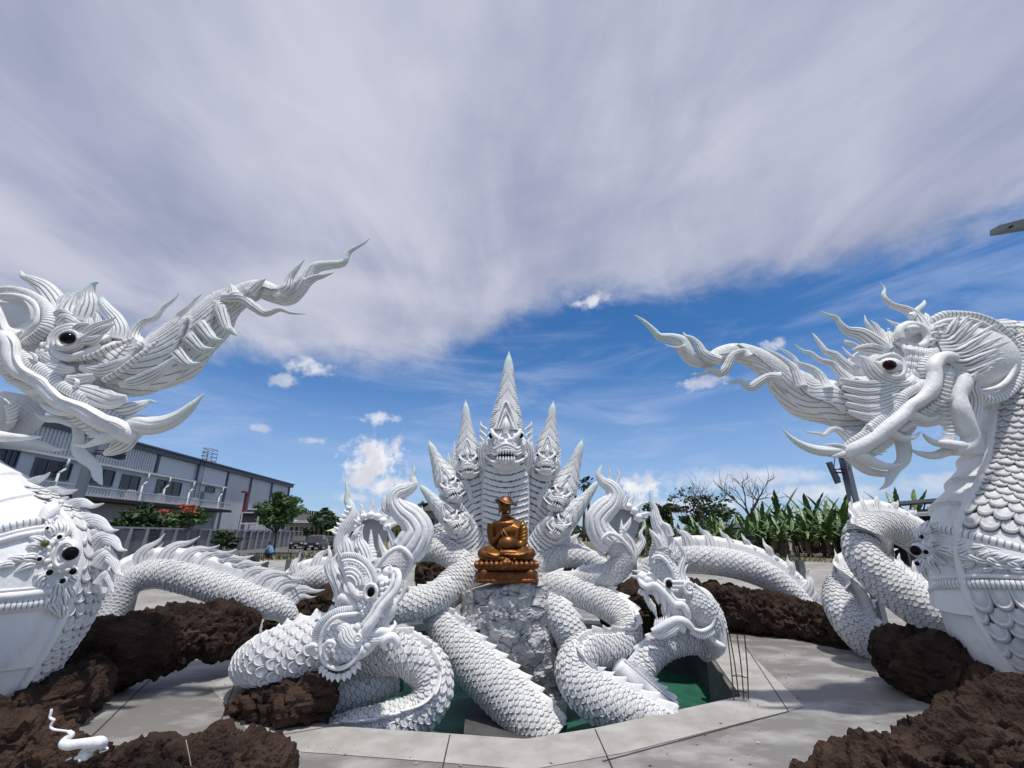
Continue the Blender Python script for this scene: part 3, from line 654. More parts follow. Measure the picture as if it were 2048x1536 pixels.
# roof ladder with safety cage
lo = thing('roof_ladder', 'caged steel ladder rising above the warehouse roof edge', 'ladder', group=None)
mb = MB(); y_ = fac(392, 940)[1]; y2 = y_+2.1
for yy in (y_, y_+1.0): mb.bar(fpos(yy, zd, .5), fpos(yy, ZT+1.9, .5), .05, k=5)
for k in range(int((ZT+1.9-zd)/.34)): z_ = zd+.3+k*.34; mb.bar(fpos(y_, z_, .5), fpos(y_+1.0, z_, .5), .03, k=4)
mb.build('ladder_rails', GRAYM, lo)
mb = MB()
for yy in (y_-.2, y_+.9, y_+2.2): mb.bar(fpos(yy, ZT, 1.3), fpos(yy, ZT+1.9, 1.3), .045, k=5)
for k in range(4):
    z_ = ZT+.2+k*.55; mb.bar(fpos(y_-.2, z_, 1.3), fpos(y_+2.2, z_, 1.3), .04, k=4); mb.bar(fpos(y_-.2, z_, 1.3), fpos(y_-.2, z_, .4), .04, k=4); mb.bar(fpos(y_+2.2, z_, 1.3), fpos(y_+2.2, z_, .4), .04, k=4); mb.bar(fpos(y_-.2, z_, .4), fpos(y_+2.2, z_, .4), .04, k=4)
mb.build('safety_cage', GRAYM, lo); rebase(lo, tuple(fpos(y_, zd, .5)))
mb = MB(); y_ = fac(466, 985)[1]; panel(mb, y_, y_+.5, zd-.4, float(fac(466, 983)[2]), 2.0, 2.4); panel(mb, y_-1.4, y_, float(fac(466, 983)[2])-.3, float(fac(466, 983)[2]), 2.0, 2.4)
for k in range(4): panel(mb, y_+.2+k*.4, y_+.28+k*.4, .7, zd-.4, 1.8, 1.9)
mb.build('fire_pipe', RED, t, smooth=False)
t['label'] = 'long blue-grey warehouse on the left with white balcony railing and dark windows'
rebase(t, tuple(fpos(60, .8, 0)))
# large rooftop-style condenser unit on a stand
t = thing('cooling_unit', 'large grey cooling unit with white frame beside the warehouse end wall', 'cooling unit')
Yc = 62; A = at(480, 1056, Yc); B_ = at(519, 1025, Yc); cx = (A[0]+B_[0])/2; w = B_[0]-A[0]; zb, zt = A[2], B_[2]; zt2 = zt
mb = MB(); mb.box((cx, Yc+1, (zb*.7+zt*.3+zt)/2+.1), (w*.94, 2, (zt-zb)*.66)); mb.build('cabinet', mat('dark_cooling_fins', (.03, .032, .036), .7), t, smooth=False)
mb = MB()
for x_ in (cx-w/2, cx+w/2):
    for y_ in (Yc-.05, Yc+2): mb.box((x_, y_, (GRADE+zt)/2), (.14, .14, zt-GRADE))
for z_ in (zt, zb+(zt-zb)*.28):
    for y_ in (Yc-.05, Yc+2): mb.box((cx, y_, z_), (w-.15, .13, .16))
mb.build('frame', WHT, t, smooth=False)
for k in (-1, 1):
    mb = MB(); mb.bar((cx+k*w*.23, Yc+1, zt+.09), (cx+k*w*.23, Yc+1, zt+.35), .55, k=20); mb.build('fan_cowl', DARK, t)
rebase(t, (cx, Yc+1, GRADE))
# ---------------------------------------------------------------- precast boundary wall
PRE = mat('stained_precast_panel', (.20, .205, .21), .9, color2=(.055, .06, .062), varscale=.55, stretch=(1, 1, .35), detail=8, lo=.46, hi=.64)
POST = mat('pale_concrete_post', (.33, .335, .34), .85, var=.2, varscale=1)
t = thing('boundary_wall', 'stained grey precast panel wall with pale posts in front of the warehouse', 'wall')
wa, wb = onz(205, 1122, GRADE), onz(600, 1092, GRADE); d = nrm(wb-wa); nrm_ = np.array([-d[1], d[0], 0]); LW = np.linalg.norm(wb-wa); nW = 22
hw = 1.95
mb = MB()
for i in range(nW):
    p = wa+(wb-wa)*(i/nW)+d*.14; q = wa+(wb-wa)*((i+1)/nW)-d*.14
    for k in range(4):
        z0 = GRADE-.1+k*(hw+.1)/4; z1 = z0+(hw+.1)/4-.02
        mb.hexa([p+[0, 0, z0-GRADE], q+[0, 0, z0-GRADE], q+nrm_*.08+[0, 0, z0-GRADE], p+nrm_*.08+[0, 0, z0-GRADE]], [p+[0, 0, z1-GRADE], q+[0, 0, z1-GRADE], q+nrm_*.08+[0, 0, z1-GRADE], p+nrm_*.08+[0, 0, z1-GRADE]])
mb.build('wall_panels', PRE, t, smooth=False)
for i in range(nW+1):
    p = wa+(wb-wa)*(i/nW); mb = MB(); mb.box(p+[0, 0, hw/2], (.26, .26, hw+.1), math.atan2(d[1], d[0])); mb.build('post', POST, t, smooth=False)
mb = MB(); p0, p1 = wa+[0, 0, hw+.04], wb+[0, 0, hw+.04]; mb.hexa([p0-nrm_*.1, p1-nrm_*.1, p1+nrm_*.18, p0+nrm_*.18], [p0-nrm_*.1+[0, 0, .12], p1-nrm_*.1+[0, 0, .12], p1+nrm_*.18+[0, 0, .12], p0+nrm_*.18+[0, 0, .12]]); mb.build('coping', POST, t, smooth=False)
rebase(t, tuple(wa))
# road strip along the wall and the car park behind
mb = MB(); a_, b_, c_, d_ = onz(150, 1150, GRADE), onz(560, 1108, GRADE), onz(700, 1090, GRADE), onz(560, 1094, GRADE); e_ = onz(205, 1124, GRADE)
mb.add([a_+[0, 0, .02], b_+[0, 0, .02], onz(760, 1096, GRADE)+[0, 0, .02], onz(720, 1084, GRADE)+[0, 0, .02], d_+[0, 0, .02], e_+[0, 0, .02]], [[0, 1, 4, 5], [1, 2, 3, 4]]); tag(mb.build('road', ASPH), kind='structure')
# ---------------------------------------------------------------- concrete posts with starter bars on the slope
def zg(x, y): return float(gz(np.array([x]), np.array([y]))[0][0])
PCON = mat('damp_concrete_stub_post', (.10, .105, .10), .9, color2=(.16, .165, .15), varscale=3)
for i, (x, yt, w, Yp, lab) in enumerate([(499, 1130, 10, 15, 'short'), (531, 1124, 10, 15.5, 'taller'), (578, 1118, 8, 18, 'x'), (601, 1115, 8, 19, 'x'), (640, 1108, 7, 21, 'x'), (660, 1104, 7, 22, 'x'), (1547, 1117, 10, 17, 'x'), (1598, 1120, 12, 15.5, 'x'), (1268, 1124, 8, 18, 'x'), (262, 1190, 16, 11.2, 'x')]):
    labels = ['grey concrete stub post on the slope behind the left arched coil, shorter of two', 'grey concrete stub post beside the dark sack on the left slope', 'small concrete stub post on the left slope, left of a close pair', 'small concrete stub post on the left slope, right of a close pair', 'distant concrete stub post just left of the tall white horn', 'distant concrete stub post almost touching the tall white horn', 'concrete stub post half hidden by spikes of the right arched coil', 'tall leaning concrete post with starter bars right of the right arched coil', 'dark concrete stub post between the right tail and right crested head', 'grey concrete support post under the left arched coil']
    p = at(x, yt, Yp); g_ = thing('concrete_post', labels[i], 'post', group='concrete posts on the basin slope'); ww = w*mpp(x, yt, Yp); zb = zg(p[0], p[1])-.2
    mb = MB(); mb.box((p[0], p[1], (zb+p[2])/2), (ww, ww, p[2]-zb), .1); mb.build('shaft', PCON, g_, smooth=False)
    for sx_, sy_ in ((-1, -1), (1, 1)):
        mb = MB(); mb.bar((p[0]+sx_*ww*.3, p[1]+sy_*ww*.3, p[2]-.02), (p[0]+sx_*ww*.33, p[1]+sy_*ww*.3, p[2]+(.42 if i > 1 else .12)), .014, k=4); mb.build('starter_bar', STEEL, g_)
    rebase(g_, (p[0], p[1], zb))
for (x, y, lab) in ((1385, 1112, 'loose concrete beam lying on the slope behind the right arched coil'), (1640, 1118, 'short pale concrete block lying high on the right slope'), (900-210, 1128, 'small concrete block lying on the left slope')):
    p = onz(x, y, .55); mb = MB(); mb.box(p, (.9, .3, .25), .5); tag(mb.build('concrete_block', POST, smooth=False), lab, 'block')
m = MB(); blob(m, 509, 1122, 15.2, 9, 13, 8, 24, 16, disp=lambda U, V: .25*np.sin(U*3+V*4)); tag(m.build('sack', mat('dark_crumpled_sack', (.03, .032, .03), .9)), 'dark crumpled sack heaped on the left slope beside a concrete post', 'sack')
# ---------------------------------------------------------------- flyover, tent, buildings in the distance
CREAM = mat('cream_concrete_beam', (.42, .39, .31), .8, var=.15, varscale=.2)
t = thing('flyover', 'cream elevated road beam crossing behind the staked tree right of the warehouse', 'flyover')
mb = MB(); p, q = at(560, 1020, 150), at(668, 1036, 110); h = 2.0
mb.hexa([p-[0, 0, h], q-[0, 0, h], q+[2, 6, -h], p+[2, 6, -h]], [p, q, q+[2, 6, 0], p+[2, 6, 0]]); mb.build('deck', CREAM, t, smooth=False)
mb = MB()
mb.hexa([p, q, q+[0, .4, 0], p+[0, .4, 0]], [p+[0, 0, .18], q+[0, 0, .18], q+[0, .4, .18], p+[0, .4, .18]])
for i in range(26): a_ = p+(q-p)*(i/26)+[0, 0, .1]; b_ = p+(q-p)*((i+.5)/26)+[0, 0, .1]; mb.hexa([a_, b_, b_+[0, .5, 0], a_+[0, .5, 0]], [a_+[0, 0, .9], b_+[0, 0, .9], b_+[0, .5, .9], a_+[0, .5, .9]])
mb.build('parapet', DARK, t, smooth=False)
for f in (.1, .9): a_ = p+(q-p)*f; mb = MB(); mb.box((a_[0]+1, a_[1]+3, (a_[2]-2+.8)/2), (1.6, 1.6, a_[2]-2-.8)); mb.build('pier', CREAM, t, smooth=False)
rebase(t, (float(p[0]), float(p[1]), .8))
def house(lab, x0, x1, yt, yb, Yh, wm_, roofm, dep=8, ov=.5, nwin=3, roofh=1.2):
    t = thing('house', lab, 'building'); A = at(x0, yb, Yh); B_ = at(x1, yt, Yh); zt = B_[2]
    cx = (A[0]+B_[0])/2; w = B_[0]-A[0]; mb = MB(); mb.box((cx, Yh+dep/2, (GRADE+zt)/2), (w, dep, zt-GRADE)); mb.build('wall', wm_, t, smooth=False)
    mb = MB(); e = ov; b = [(cx-w/2-e, Yh-e, zt+.003), (cx+w/2+e, Yh-e, zt+.003), (cx+w/2+e, Yh+dep+e, zt+.003), (cx-w/2-e, Yh+dep+e, zt+.003)]; T_ = [(cx-w/2+.2, Yh+dep*.4, zt+roofh), (cx+w/2-.2, Yh+dep*.4, zt+roofh), (cx+w/2-.2, Yh+dep*.6, zt+roofh), (cx-w/2+.2, Yh+dep*.6, zt+roofh)]; mb.hexa(b, T_); mb.build('roof', roofm, t, smooth=False)
    for i in range(nwin):
        xx = cx-w/2+w*(i+.5)/nwin; mb = MB(); mb.box((xx, Yh-.02, GRADE+(zt-GRADE)*.6), (w/nwin*.5, .08, (zt-GRADE)*.38)); mb.build('window', GLASSD, t, smooth=False)
    rebase(t, (cx, Yh, GRADE))
house('beige rendered house with dark roof behind the left rising tail', 846, 884, 1022, 1080, 55, mat('beige_render', (.25, .23, .19), .9, var=.3), mat('dark_roof', (.07, .065, .06), .8))
house('small yellow house seen through the curve of the left tail', 772, 806, 1050, 1085, 60, mat('yellow_render', (.42, .35, .10), .9), CREAM, nwin=4)
house('low cream long shed between the warehouse trees and parked cars', 574, 650, 1046, 1085, 95, mat('cream_render', (.33, .31, .26), .9), mat('grey_roof', (.16, .16, .165), .7), nwin=7, roofh=.6)
t = thing('canopy_tent', 'yellow-green framed canopy tent by the parked cars behind the left horn', 'tent')
Yt = 44; a_, b_ = at(657, 1062, Yt), at(700, 1062, Yt); GRN = mat('lime_green_pole', (.28, .42, .05), .5)
for x_ in (a_[0], b_[0]):
    for y_ in (Yt, Yt+3): mb = MB(); mb.bar((x_, y_, GRADE), (x_, y_, a_[2]), .05, k=6); mb.build('pole', GRN, t)
mb = MB(); cx = (a_[0]+b_[0])/2; w = b_[0]-a_[0]; mb.hexa([(a_[0]-.2, Yt-.2, a_[2]), (b_[0]+.2, Yt-.2, a_[2]), (b_[0]+.2, Yt+3.2, a_[2]), (a_[0]-.2, Yt+3.2, a_[2])], [(cx-.1, Yt+1.4, a_[2]+.6), (cx+.1, Yt+1.4, a_[2]+.6), (cx+.1, Yt+1.6, a_[2]+.6), (cx-.1, Yt+1.6, a_[2]+.6)]); mb.build('canopy', mat('pale_green_canvas', (.45, .52, .34), .8), t, smooth=False)
rebase(t, (cx, Yt+1.5, GRADE))
# open-sided shed on the right
t = thing('open_shed', 'long dark open-sided shed with grey metal roof behind the right coils', 'shed')
Yo = 26; mb = MB(); a_, b_ = at(1712, 1016, Yo), at(2000, 992, Yo-2.2); q7 = np.array([a_[0]/Yo*7, 7, .3]); q8 = np.array([b_[0]/Yo*7, 7, .3]); u2 = np.array([0, 0, .16]); mb.hexa([a_, b_, b_+q8, a_+q7], [a_+u2, b_+u2, b_+q8+u2, a_+q7+u2]); mb.build('roof', mat('grey_metal_roof', (.17, .18, .20), .5, metal=.2), t, smooth=False)
mb = MB(); c_, d_ = at(1738, 1031, Yo-.3), at(2000, 1018, Yo-2.5); n = 60
for i in range(n): p = c_+(d_-c_)*(i/n); q = c_+(d_-c_)*((i+.6)/n); mb.hexa([p-[0, 0, .10], q-[0, 0, .10], q+[0, 1.6, .10], p+[0, 1.6, .10]], [p, q, q+[0, 1.6, .2], p+[0, 1.6, .2]])
mb.hexa([c_-[0, 0, .16], d_-[0, 0, .16], d_+[0, .1, -.16], c_+[0, .1, -.16]], [c_-[0, 0, .11], d_-[0, 0, .11], d_+[0, .1, -.11], c_+[0, .1, -.11]]); mb.build('awning', mat('white_corrugated_sheet', (.52, .53, .54), .5), t, smooth=False)
mb = MB(); X0 = c_[0]*1.17; X1 = d_[0]*1.17; mb.hexa([(X0, Yo+4, .7), (X1, Yo+2, .7), (X1, Yo+2.2, .7), (X0, Yo+4.2, .7)], [(X0, Yo+4, a_[2]), (X1, Yo+2, a_[2]), (X1, Yo+2.2, a_[2]), (X0, Yo+4.2, a_[2])]); mb.build('back_wall', mat('dark_brown_boards', (.022, .018, .015), .9), t, smooth=False)
for k in range(9): f = k/8; p = c_+(d_-c_)*f; mb = MB(); mb.bar((p[0], p[1]+.1, .7), (p[0], p[1]+.1, p[2]+.3), .06, k=8); mb.build('post', GRAYM, t)
for k in range(4): f = .1+k*.18; p = c_+(d_-c_)*f; mb = MB(); mb.box((p[0], p[1]+1.5, 1.5), (.35, .06, 1.5), .3); mb.build('hung_board', mat('weathered_plank', (.13, .125, .12), .9), t, smooth=False)
for k in range(10): f = k/10; p = a_+(b_-a_)*f; mb = MB(); mb.bar(p-[0, 0, .02], p+[.6, 1, -.5], .035, k=5); mb.build('truss_bar', DARK, t)
rebase(t, tuple(np.array([c_[0], c_[1], .7])))
mb = MB(); p, q = onz(1300, 1108, GRADE), onz(1730, 1112, GRADE); d = nrm(q-p); n_ = np.array([-d[1], d[0], 0]); mb.hexa([p-[0, 0, .1], q-[0, 0, .1], q+n_*.3-[0, 0, .1], p+n_*.3-[0, 0, .1]], [p+[0, 0, .14], q+[0, 0, .14], q+n_*.3+[0, 0, .14], p+n_*.3+[0, 0, .14]]); tag(mb.build('kerb', POST, smooth=False), kind='structure')
t = thing('tin_shed', 'small blue-grey tin shed among the banana plants', 'shed')
Ys = 46; a_, b_ = at(1456, 1056, Ys), at(1512, 1056, Ys); mb = MB()
for i in range(24): x_ = a_[0]+(b_[0]-a_[0])*i/24; mb.box((x_, Ys+(i % 2)*.04, (GRADE+a_[2])/2), ((b_[0]-a_[0])/24, .06, a_[2]-GRADE))
mb.build('wall', mat('blue_grey_tin', (.09, .105, .13), .6, var=.3), t, smooth=False); mb = MB(); mb.hexa([(a_[0]-.3, Ys-.4, a_[2]), (b_[0]+.3, Ys-.4, a_[2]), (b_[0]+.3, Ys+2, a_[2]), (a_[0]-.3, Ys+2, a_[2])], [(a_[0]-.3, Ys-.4, a_[2]+.08), (b_[0]+.3, Ys-.4, a_[2]+.08), (b_[0]+.3, Ys+2, a_[2]+.4), (a_[0]-.3, Ys+2, a_[2]+.4)]); mb.build('roof', GRAYM, t, smooth=False); rebase(t, (float(a_[0]), Ys, GRADE))
t = thing('goal_frame', 'cream rectangular frame standing between the right tail and the banana plants', 'frame')
mb = MB(); Yg = 40; a_, b_ = at(1266, 1036, Yg), at(1288, 1036, Yg); mb.bar((a_[0], Yg, GRADE), tuple(a_), .07); mb.bar((b_[0], Yg, GRADE), tuple(b_), .07); mb.bar(a_-[.3, 0, 0], b_+[.1, 0, 0], .09); mb.build('frame_bars', mat('cream_paint', (.42, .42, .36), .6), t); rebase(t, (float(a_[0]), Yg, GRADE))
# ---------------------------------------------------------------- lamp posts with floodlights
def lamp(lab, xt, yt, xb, yb, Yl, w, fx, fy, fw, fh, tilt):
    t = thing('floodlight_pole', lab, 'light pole'); p = at(xt, yt, Yl); zb = zg(p[0], p[1]); s = mpp(xt, yt, Yl); mb = MB(); mb.box((p[0], p[1], (zb+p[2])/2), (w*s, w*s, p[2]-zb), .3); mb.build('pole', GRAYM, t, smooth=False)
    c = at(fx, fy, Yl-.15); lm = MB(); hw_, hh = fw*s/2, fh*s/2; cs, sn = math.cos(tilt), math.sin(tilt)
    def pt(x_, z_, y_): return c+np.array([x_*cs-z_*sn, y_, x_*sn+z_*cs])
    lm.hexa([pt(-hw_, -hh, -.10), pt(hw_, -hh, .22), pt(hw_, -hh, .30), pt(-hw_, -hh, -.02)], [pt(-hw_, hh, -.10), pt(hw_, hh, .22), pt(hw_, hh, .30), pt(-hw_, hh, -.02)])
    lm.hexa([pt(0, -hh*.7, .1), pt(hw_*1.25, -hh*.75, .25), pt(hw_*1.25, -hh*.7, .36), pt(0, -hh*.7, .2)], [pt(0, hh*.5, .1), pt(hw_*1.1, hh*.4, .25), pt(hw_*1.1, hh*.4, .36), pt(0, hh*.5, .2)])
    lo = lm.build('floodlight', mat('dark_floodlight_housing', (.03, .032, .038), .45), t, smooth=False)
    k = MB(); k.bar(c+[0, .1, 0], (p[0], p[1], c[2]), .025, k=6); k.bar(c+[0, .25, .1], (p[0], p[1], c[2]+.1), .018, k=6); k.build('bracket', DARK, t)
    k = MB(); P = [c+[.05, .1, .15], c+[.12, .05, .42], (p[0]-.05, p[1]-.05, p[2]-.1), (p[0]+.0, p[1]-.1, p[2]-.35), c+[.18, .1, .12]]; sweep(k, np.array(P), [.012]*5, seg=6, n=40); k.build('cable', DARK, t)
    rebase(t, (float(p[0]), float(p[1]), zb))
lamp('grey pole with a dark tilted floodlight below the right naga head', 1687, 914, 1715, 1000, 12.5, 13, 1672, 944, 26, 42, .22)
lamp('grey pole with a small floodlight in front of the warehouse', 190, 882, 164, 1000, 12.5, 13, 222, 906, 17, 18, -.3)
t = thing('lamp_head', 'grey steel lamp housing poking in from the right edge of the sky', 'lamp')
Yl = 5.0; s = mpp(2024, 452, Yl); mb = MB(); a_ = at(2000, 451, Yl)
f = [at(1999, 450, Yl), at(2100, 424, Yl+.1), at(2100, 446, Yl+.1), at(1999, 462, Yl)]; g = [p_+np.array([.02, .14, .02]) for p_ in f]; mb.hexa([f[3], f[2], g[2], g[3]], [f[0], f[1], g[1], g[0]]); mb.build('housing', mat('weathered_grey_steel', (.13, .15, .15), .6, var=.2), t, smooth=False)
mb = MB(); q = at(2024, 452, Yl-.02); mb.bar(q-[0, .01, 0], q+[0, .03, 0], .014, k=12); mb.build('bolt', DARK, t)
mb = MB(); mb.bar(f[2]-[0, 0, .02]+[0, .15, 0], at(2300, 560, Yl+.6), .04); mb.build('bracket', GRAYM, t); rebase(t, tuple(a_))
# ---------------------------------------------------------------- parked vehicles
CARP = mat('black_car_paint', (.012, .013, .016), .2, spec=.6, coat=.6); TYRE = mat('tyre_rubber', (.015, .015, .015), .9); CHR = mat('headlight_glass', (.5, .5, .52), .1)
def vehicle(lab, cx, yb, Yv, scale, paint, rz, name='pickup_truck', cat='pickup'):
    t = thing(name, lab, cat, group='vehicles parked behind the left horn'); c = onz(cx, yb, GRADE); c = c*(Yv/c[1]); c[2] = GRADE
    cs, sn = math.cos(rz), math.sin(rz)
    def W(p): p = np.asarray(p, float)*scale; return np.stack([c[0]+p[..., 0]*cs-p[..., 1]*sn, c[1]+p[..., 0]*sn+p[..., 1]*cs, c[2]+p[..., 2]], -1)
    prof = [(-.0, .35), (0, .85), (.15, .98), (1.25, 1.08), (1.75, 1.62), (2.0, 1.72), (3.1, 1.72), (3.35, 1.15), (5.0, 1.10), (5.05, .4)]
    mb = MB(); L_, R_ = [], []
    for y_, z_ in prof: w_ = .92 if z_ < 1.2 else .74; L_.append((-w_, y_, z_)); R_.append((w_, y_, z_))
    n = len(prof); V = W(np.array(L_+R_)); mb.add(V, [[i, i+1, n+i+1, n+i] for i in range(n-1)]+[[n-1, 0, n, 2*n-1]])
    for o_ in (0, n): mb.add(np.vstack([V[o_:o_+n], V[o_:o_+n].mean(0)]), t=[[i, (i+1) % n, n] for i in range(n)])
    mb.build('body', paint, t, smooth=False)
    mb = MB(); mb.add(W([(-.68, 1.30, 1.13), (.68, 1.30, 1.13), (.62, 1.72, 1.56), (-.62, 1.72, 1.56)]), [[0, 1, 2, 3]]); mb.build('windscreen', GLASSD, t)
    for sx_ in (-1, 1):
        mb = MB(); mb.box(W((sx_*.66, .02, .78)), (.34*scale, .12, .17*scale), rz); mb.build('headlight', CHR, t, smooth=False)
        for y_ in (.85, 4.1): mb = MB(); mb.bar(W((sx_*.72, y_, .36)), W((sx_*.96, y_, .36)), .36*scale, k=16); mb.build('wheel', TYRE, t)
        mb = MB(); mb.box(W((sx_*1.02, 1.5, 1.15)), (.16*scale, .1, .14*scale), rz); mb.build('wing_mirror', paint, t, smooth=False)
    mb = MB(); mb.box(W((0, -.03, .72)), (.9*scale, .08, .22*scale), rz); mb.box(W((0, -.06, .45)), (1.7*scale, .12, .16*scale), rz); mb.build('grille', DARK, t, smooth=False)
    mb = MB(); mb.box(W((0, -.13, .5)), (.42*scale, .03, .13*scale), rz); mb.build('number_plate', WHT, t, smooth=False)
    rebase(t, tuple(c))
vehicle('black pickup truck facing the camera in the car park', 622, 1096, 50, .9, CARP, .15)
vehicle('dark car parked half hidden left of the black pickup', 592, 1093, 55, .85, mat('charcoal_car_paint', (.02, .02, .024), .3), .25, 'parked_car', 'car')
vehicle('dark pickup parked in the shade right of the black pickup', 646, 1094, 54, .85, mat('deep_grey_paint', (.03, .03, .032), .3), -.05)
# people crouching by the slope edge
SKIN = mat('tanned_skin', (.22, .12, .075), .6); BLUE = mat('light_blue_shirt', (.14, .30, .55), .8, var=.2, varscale=8); TROU = mat('dark_work_trousers', (.03, .03, .035), .9); HAIRM = mat('black_hair', (.01, .009, .008), .6)
def croucher(lab, px, pyb, Yp, s, shirt, face=-1):
    t = thing('person', lab, 'person'); c = onz(px, pyb, GRADE); c = c*(Yp/c[1]); c[2] = GRADE; q = lambda *a: [c+np.array([p[0]*face, p[1], p[2]])*s for p in a]
    m = MB(); sweep(m, np.array(q((.0, 0, .38), (.10, 0, .62), (.18, 0, .85), (.22, 0, .93))), np.array([.15, .16, .14, .05])*s, seg=12, n=14)
    for k in (-1, 1):
        sweep(m, np.array(q((.02, k*.1, .36), (.36, k*.13, .46), (.22, k*.12, .08), (.34, k*.12, .04))), np.array([.1, .08, .055, .04])*s, seg=10, n=16)
        sweep(m, np.array(q((.18, k*.17, .84), (.34, k*.18, .62), (.52, k*.08, .60))), np.array([.06, .045, .03])*s, seg=8, n=10)
    sweep(m, np.array(q((.24, 0, .92), (.27, 0, 1.0))), np.array([.05, .05])*s, seg=8, n=4)
    sweep(m, np.array(q((.26, 0, .98), (.29, 0, 1.05), (.31, 0, 1.15), (.30, 0, 1.2))), np.array([.05, .09, .09, .03])*s, seg=10, n=10)
    b = m.build('body', SKIN, t)
    rm = b.modifiers.new('r', 'REMESH'); rm.mode = 'VOXEL'; rm.voxel_size = .03*s
    m = MB(); sweep(m, np.array(q((.0, 0, .40), (.10, 0, .62), (.18, 0, .86))), np.array([.19, .2, .17])*s, seg=12, n=14)
    for k in (-1, 1): sweep(m, np.array(q((.18, k*.16, .86), (.30, k*.19, .68), (.38, k*.15, .63))), np.array([.08, .065, .055])*s, seg=8, n=10)
    m.build('shirt', shirt, t)
    m = MB()
    for k in (-1, 1): sweep(m, np.array(q((.0, k*.1, .36), (.36, k*.13, .47), (.23, k*.12, .12))), np.array([.125, .1, .07])*s, seg=10, n=16)
    m.build('trousers', TROU, t); m = MB(); sweep(m, np.array(q((.23, 0, 1.06), (.27, 0, 1.15), (.30, 0, 1.22))), np.array([.07, .1, .05])*s, seg=10, n=10); m.build('hair', HAIRM, t); rebase(t, tuple(c))
croucher('crouching person in a light blue shirt bending over tools beside the staked tree', 542, 1113, 33, .95, BLUE)
# ---------------------------------------------------------------- vegetation
LEAF = [mat('leaf_dark_green', (.032, .070, .018), .6, var=.4, varscale=.9), mat('leaf_mid_green', (.065, .13, .03), .55, var=.4, varscale=.9), mat('leaf_olive', (.06, .085, .025), .6, var=.3)]
BARK = mat('grey_brown_bark', (.10, .075, .055), .95, var=.3, varscale=6, bump=.6); BAN = mat('banana_leaf', (.052, .12, .026), .45, color2=(.11, .18, .045), varscale=1.2); BDRY = mat('dry_banana_leaf', (.16, .11, .05), .9, var=.3); REDF = mat('red_flame_blossom', (.36, .05, .02), .7)
LOCAL = mat('x', (.1, .1, .1)) if False else None
def crown_leaves(mb, c, rad, n, size, rs, layered=0.0, clumps=14, m=0, shell=.5):
    cc = nrm(rs.normal(size=(clumps, 3)))*(rs.random((clumps, 1))**.4)*rad; cr_ = rad.mean()*(.30+.25*rs.random(clumps))
    k = rs.integers(0, clumps, n); p = nrm(rs.normal(size=(n, 3)))*(rs.random((n, 1))**.35)*cr_[k][:, None]*np.array([1.15, 1.15, .75-.4*layered]); p = c+cc[k]+p
    a = nrm(rs.normal(size=(n, 3))*np.array([1, 1, .55])); b = nrm(np.cross(a, rs.normal(size=(n, 3)))); s = size*(.6+.8*rs.random((n, 1)))
    V = np.stack([p-a*s, p+b*s*.42, p+a*s, p-b*s*.42], 1).reshape(-1, 3); mb.add(V, np.arange(4*n).reshape(-1, 4), m=m)
    return c+cc
def tree(lab, px, pyb, ytop, wpx, Yt, kind=0, n=1500, size=.2, name='leafy_tree', red=0, trunk_f=.4, seed=0, layered=0, group=None, clumps=14, lean=0, bare=0, twr=.05):
    rs = np.random.default_rng(seed+int(px)); t = thing(name, lab, 'tree', group=group)
    c0 = onz(px, pyb, GRADE); c0 = c0*(Yt/c0[1]); c0[2] = GRADE; top = at(px, ytop, Yt)[2]; H = top-GRADE; W_ = wpx*mpp(px, ytop, Yt)/2
    m = MB(); tw = H*twr*.45
    fork = c0+np.array([lean*.3, 0, H*trunk_f]); sweep(m, np.array([c0-[0, 0, .1], c0+[lean*.1+.05, 0, H*trunk_f*.5], fork]), [tw, tw*.8, tw*.65], seg=8, n=12)
    cen = c0+np.array([lean, 0, H*(trunk_f+(1-trunk_f)*.55)]); rad = np.array([W_, W_, H*(1-trunk_f)*.5])
    if bare:
        def br(p, d, L, r, dep):
            q = p+d*L*.5+rs.normal(size=3)*L*.04; e = p+d*L+rs.normal(size=3)*L*.06; sweep(m, np.array([p, q, e]), [r, r*.8, r*.55], seg=5, n=6)
            if dep == 0: return
            for k in range(3 if dep > 1 else 2): dd = nrm(d+rs.normal(size=3)*np.array([.55, .4, .3])+np.array([0, 0, .18])); br(e if k else q, dd, L*(.62+.2*rs.random()), r*.6, dep-1)
        for k in range(4): br(fork, nrm(np.array([(k-1.5)*.38, rs.normal()*.3, 1.])), H*(1-trunk_f)*.42, tw*.6, 3)
    lf = MB()
    if n:
        cs = crown_leaves(lf, cen, rad*np.array([.78, .78, .8]), n, size, rs, layered, clumps)
        for q in cs[:9]: sweep(m, np.array([fork, (fork+q)/2+[0, 0, -.1*H*.2], q]), [tw*.5, tw*.3, tw*.08], seg=5, n=8)
    m.build('trunk', BARK, t)
    if n: lf.build('crown', LEAF[kind], t, smooth=False)
    if red: rf = MB(); crown_leaves(rf, cen+[-W_*.15, -W_*.3, H*.16], rad*np.array([.75, .6, .4]), red, size*.7, rs, 1, 6); rf.build('blossoms', REDF, t, smooth=False)
    rebase(t, tuple(c0))
tree('dark feathery tree in front of the boundary wall, nearest the left naga', 262, 1112, 1000, 112, 36, 0, 2600, .20, layered=.6, trunk_f=.28, clumps=18)
tree('flame tree with red blossoms in front of the warehouse', 362, 1106, 1012, 104, 40, 1, 1500, .2, red=170, layered=.7, trunk_f=.4, clumps=12)
tree('small dark shrub-like tree on the slope edge left of the crouching person', 438, 1118, 1060, 66, 32, 0, 1500, .15, layered=.7, trunk_f=.25)
tree('bright green staked tree against the warehouse corner', 546, 1104, 984, 92, 42, 1, 3000, .2, layered=.4, trunk_f=.32, clumps=22)
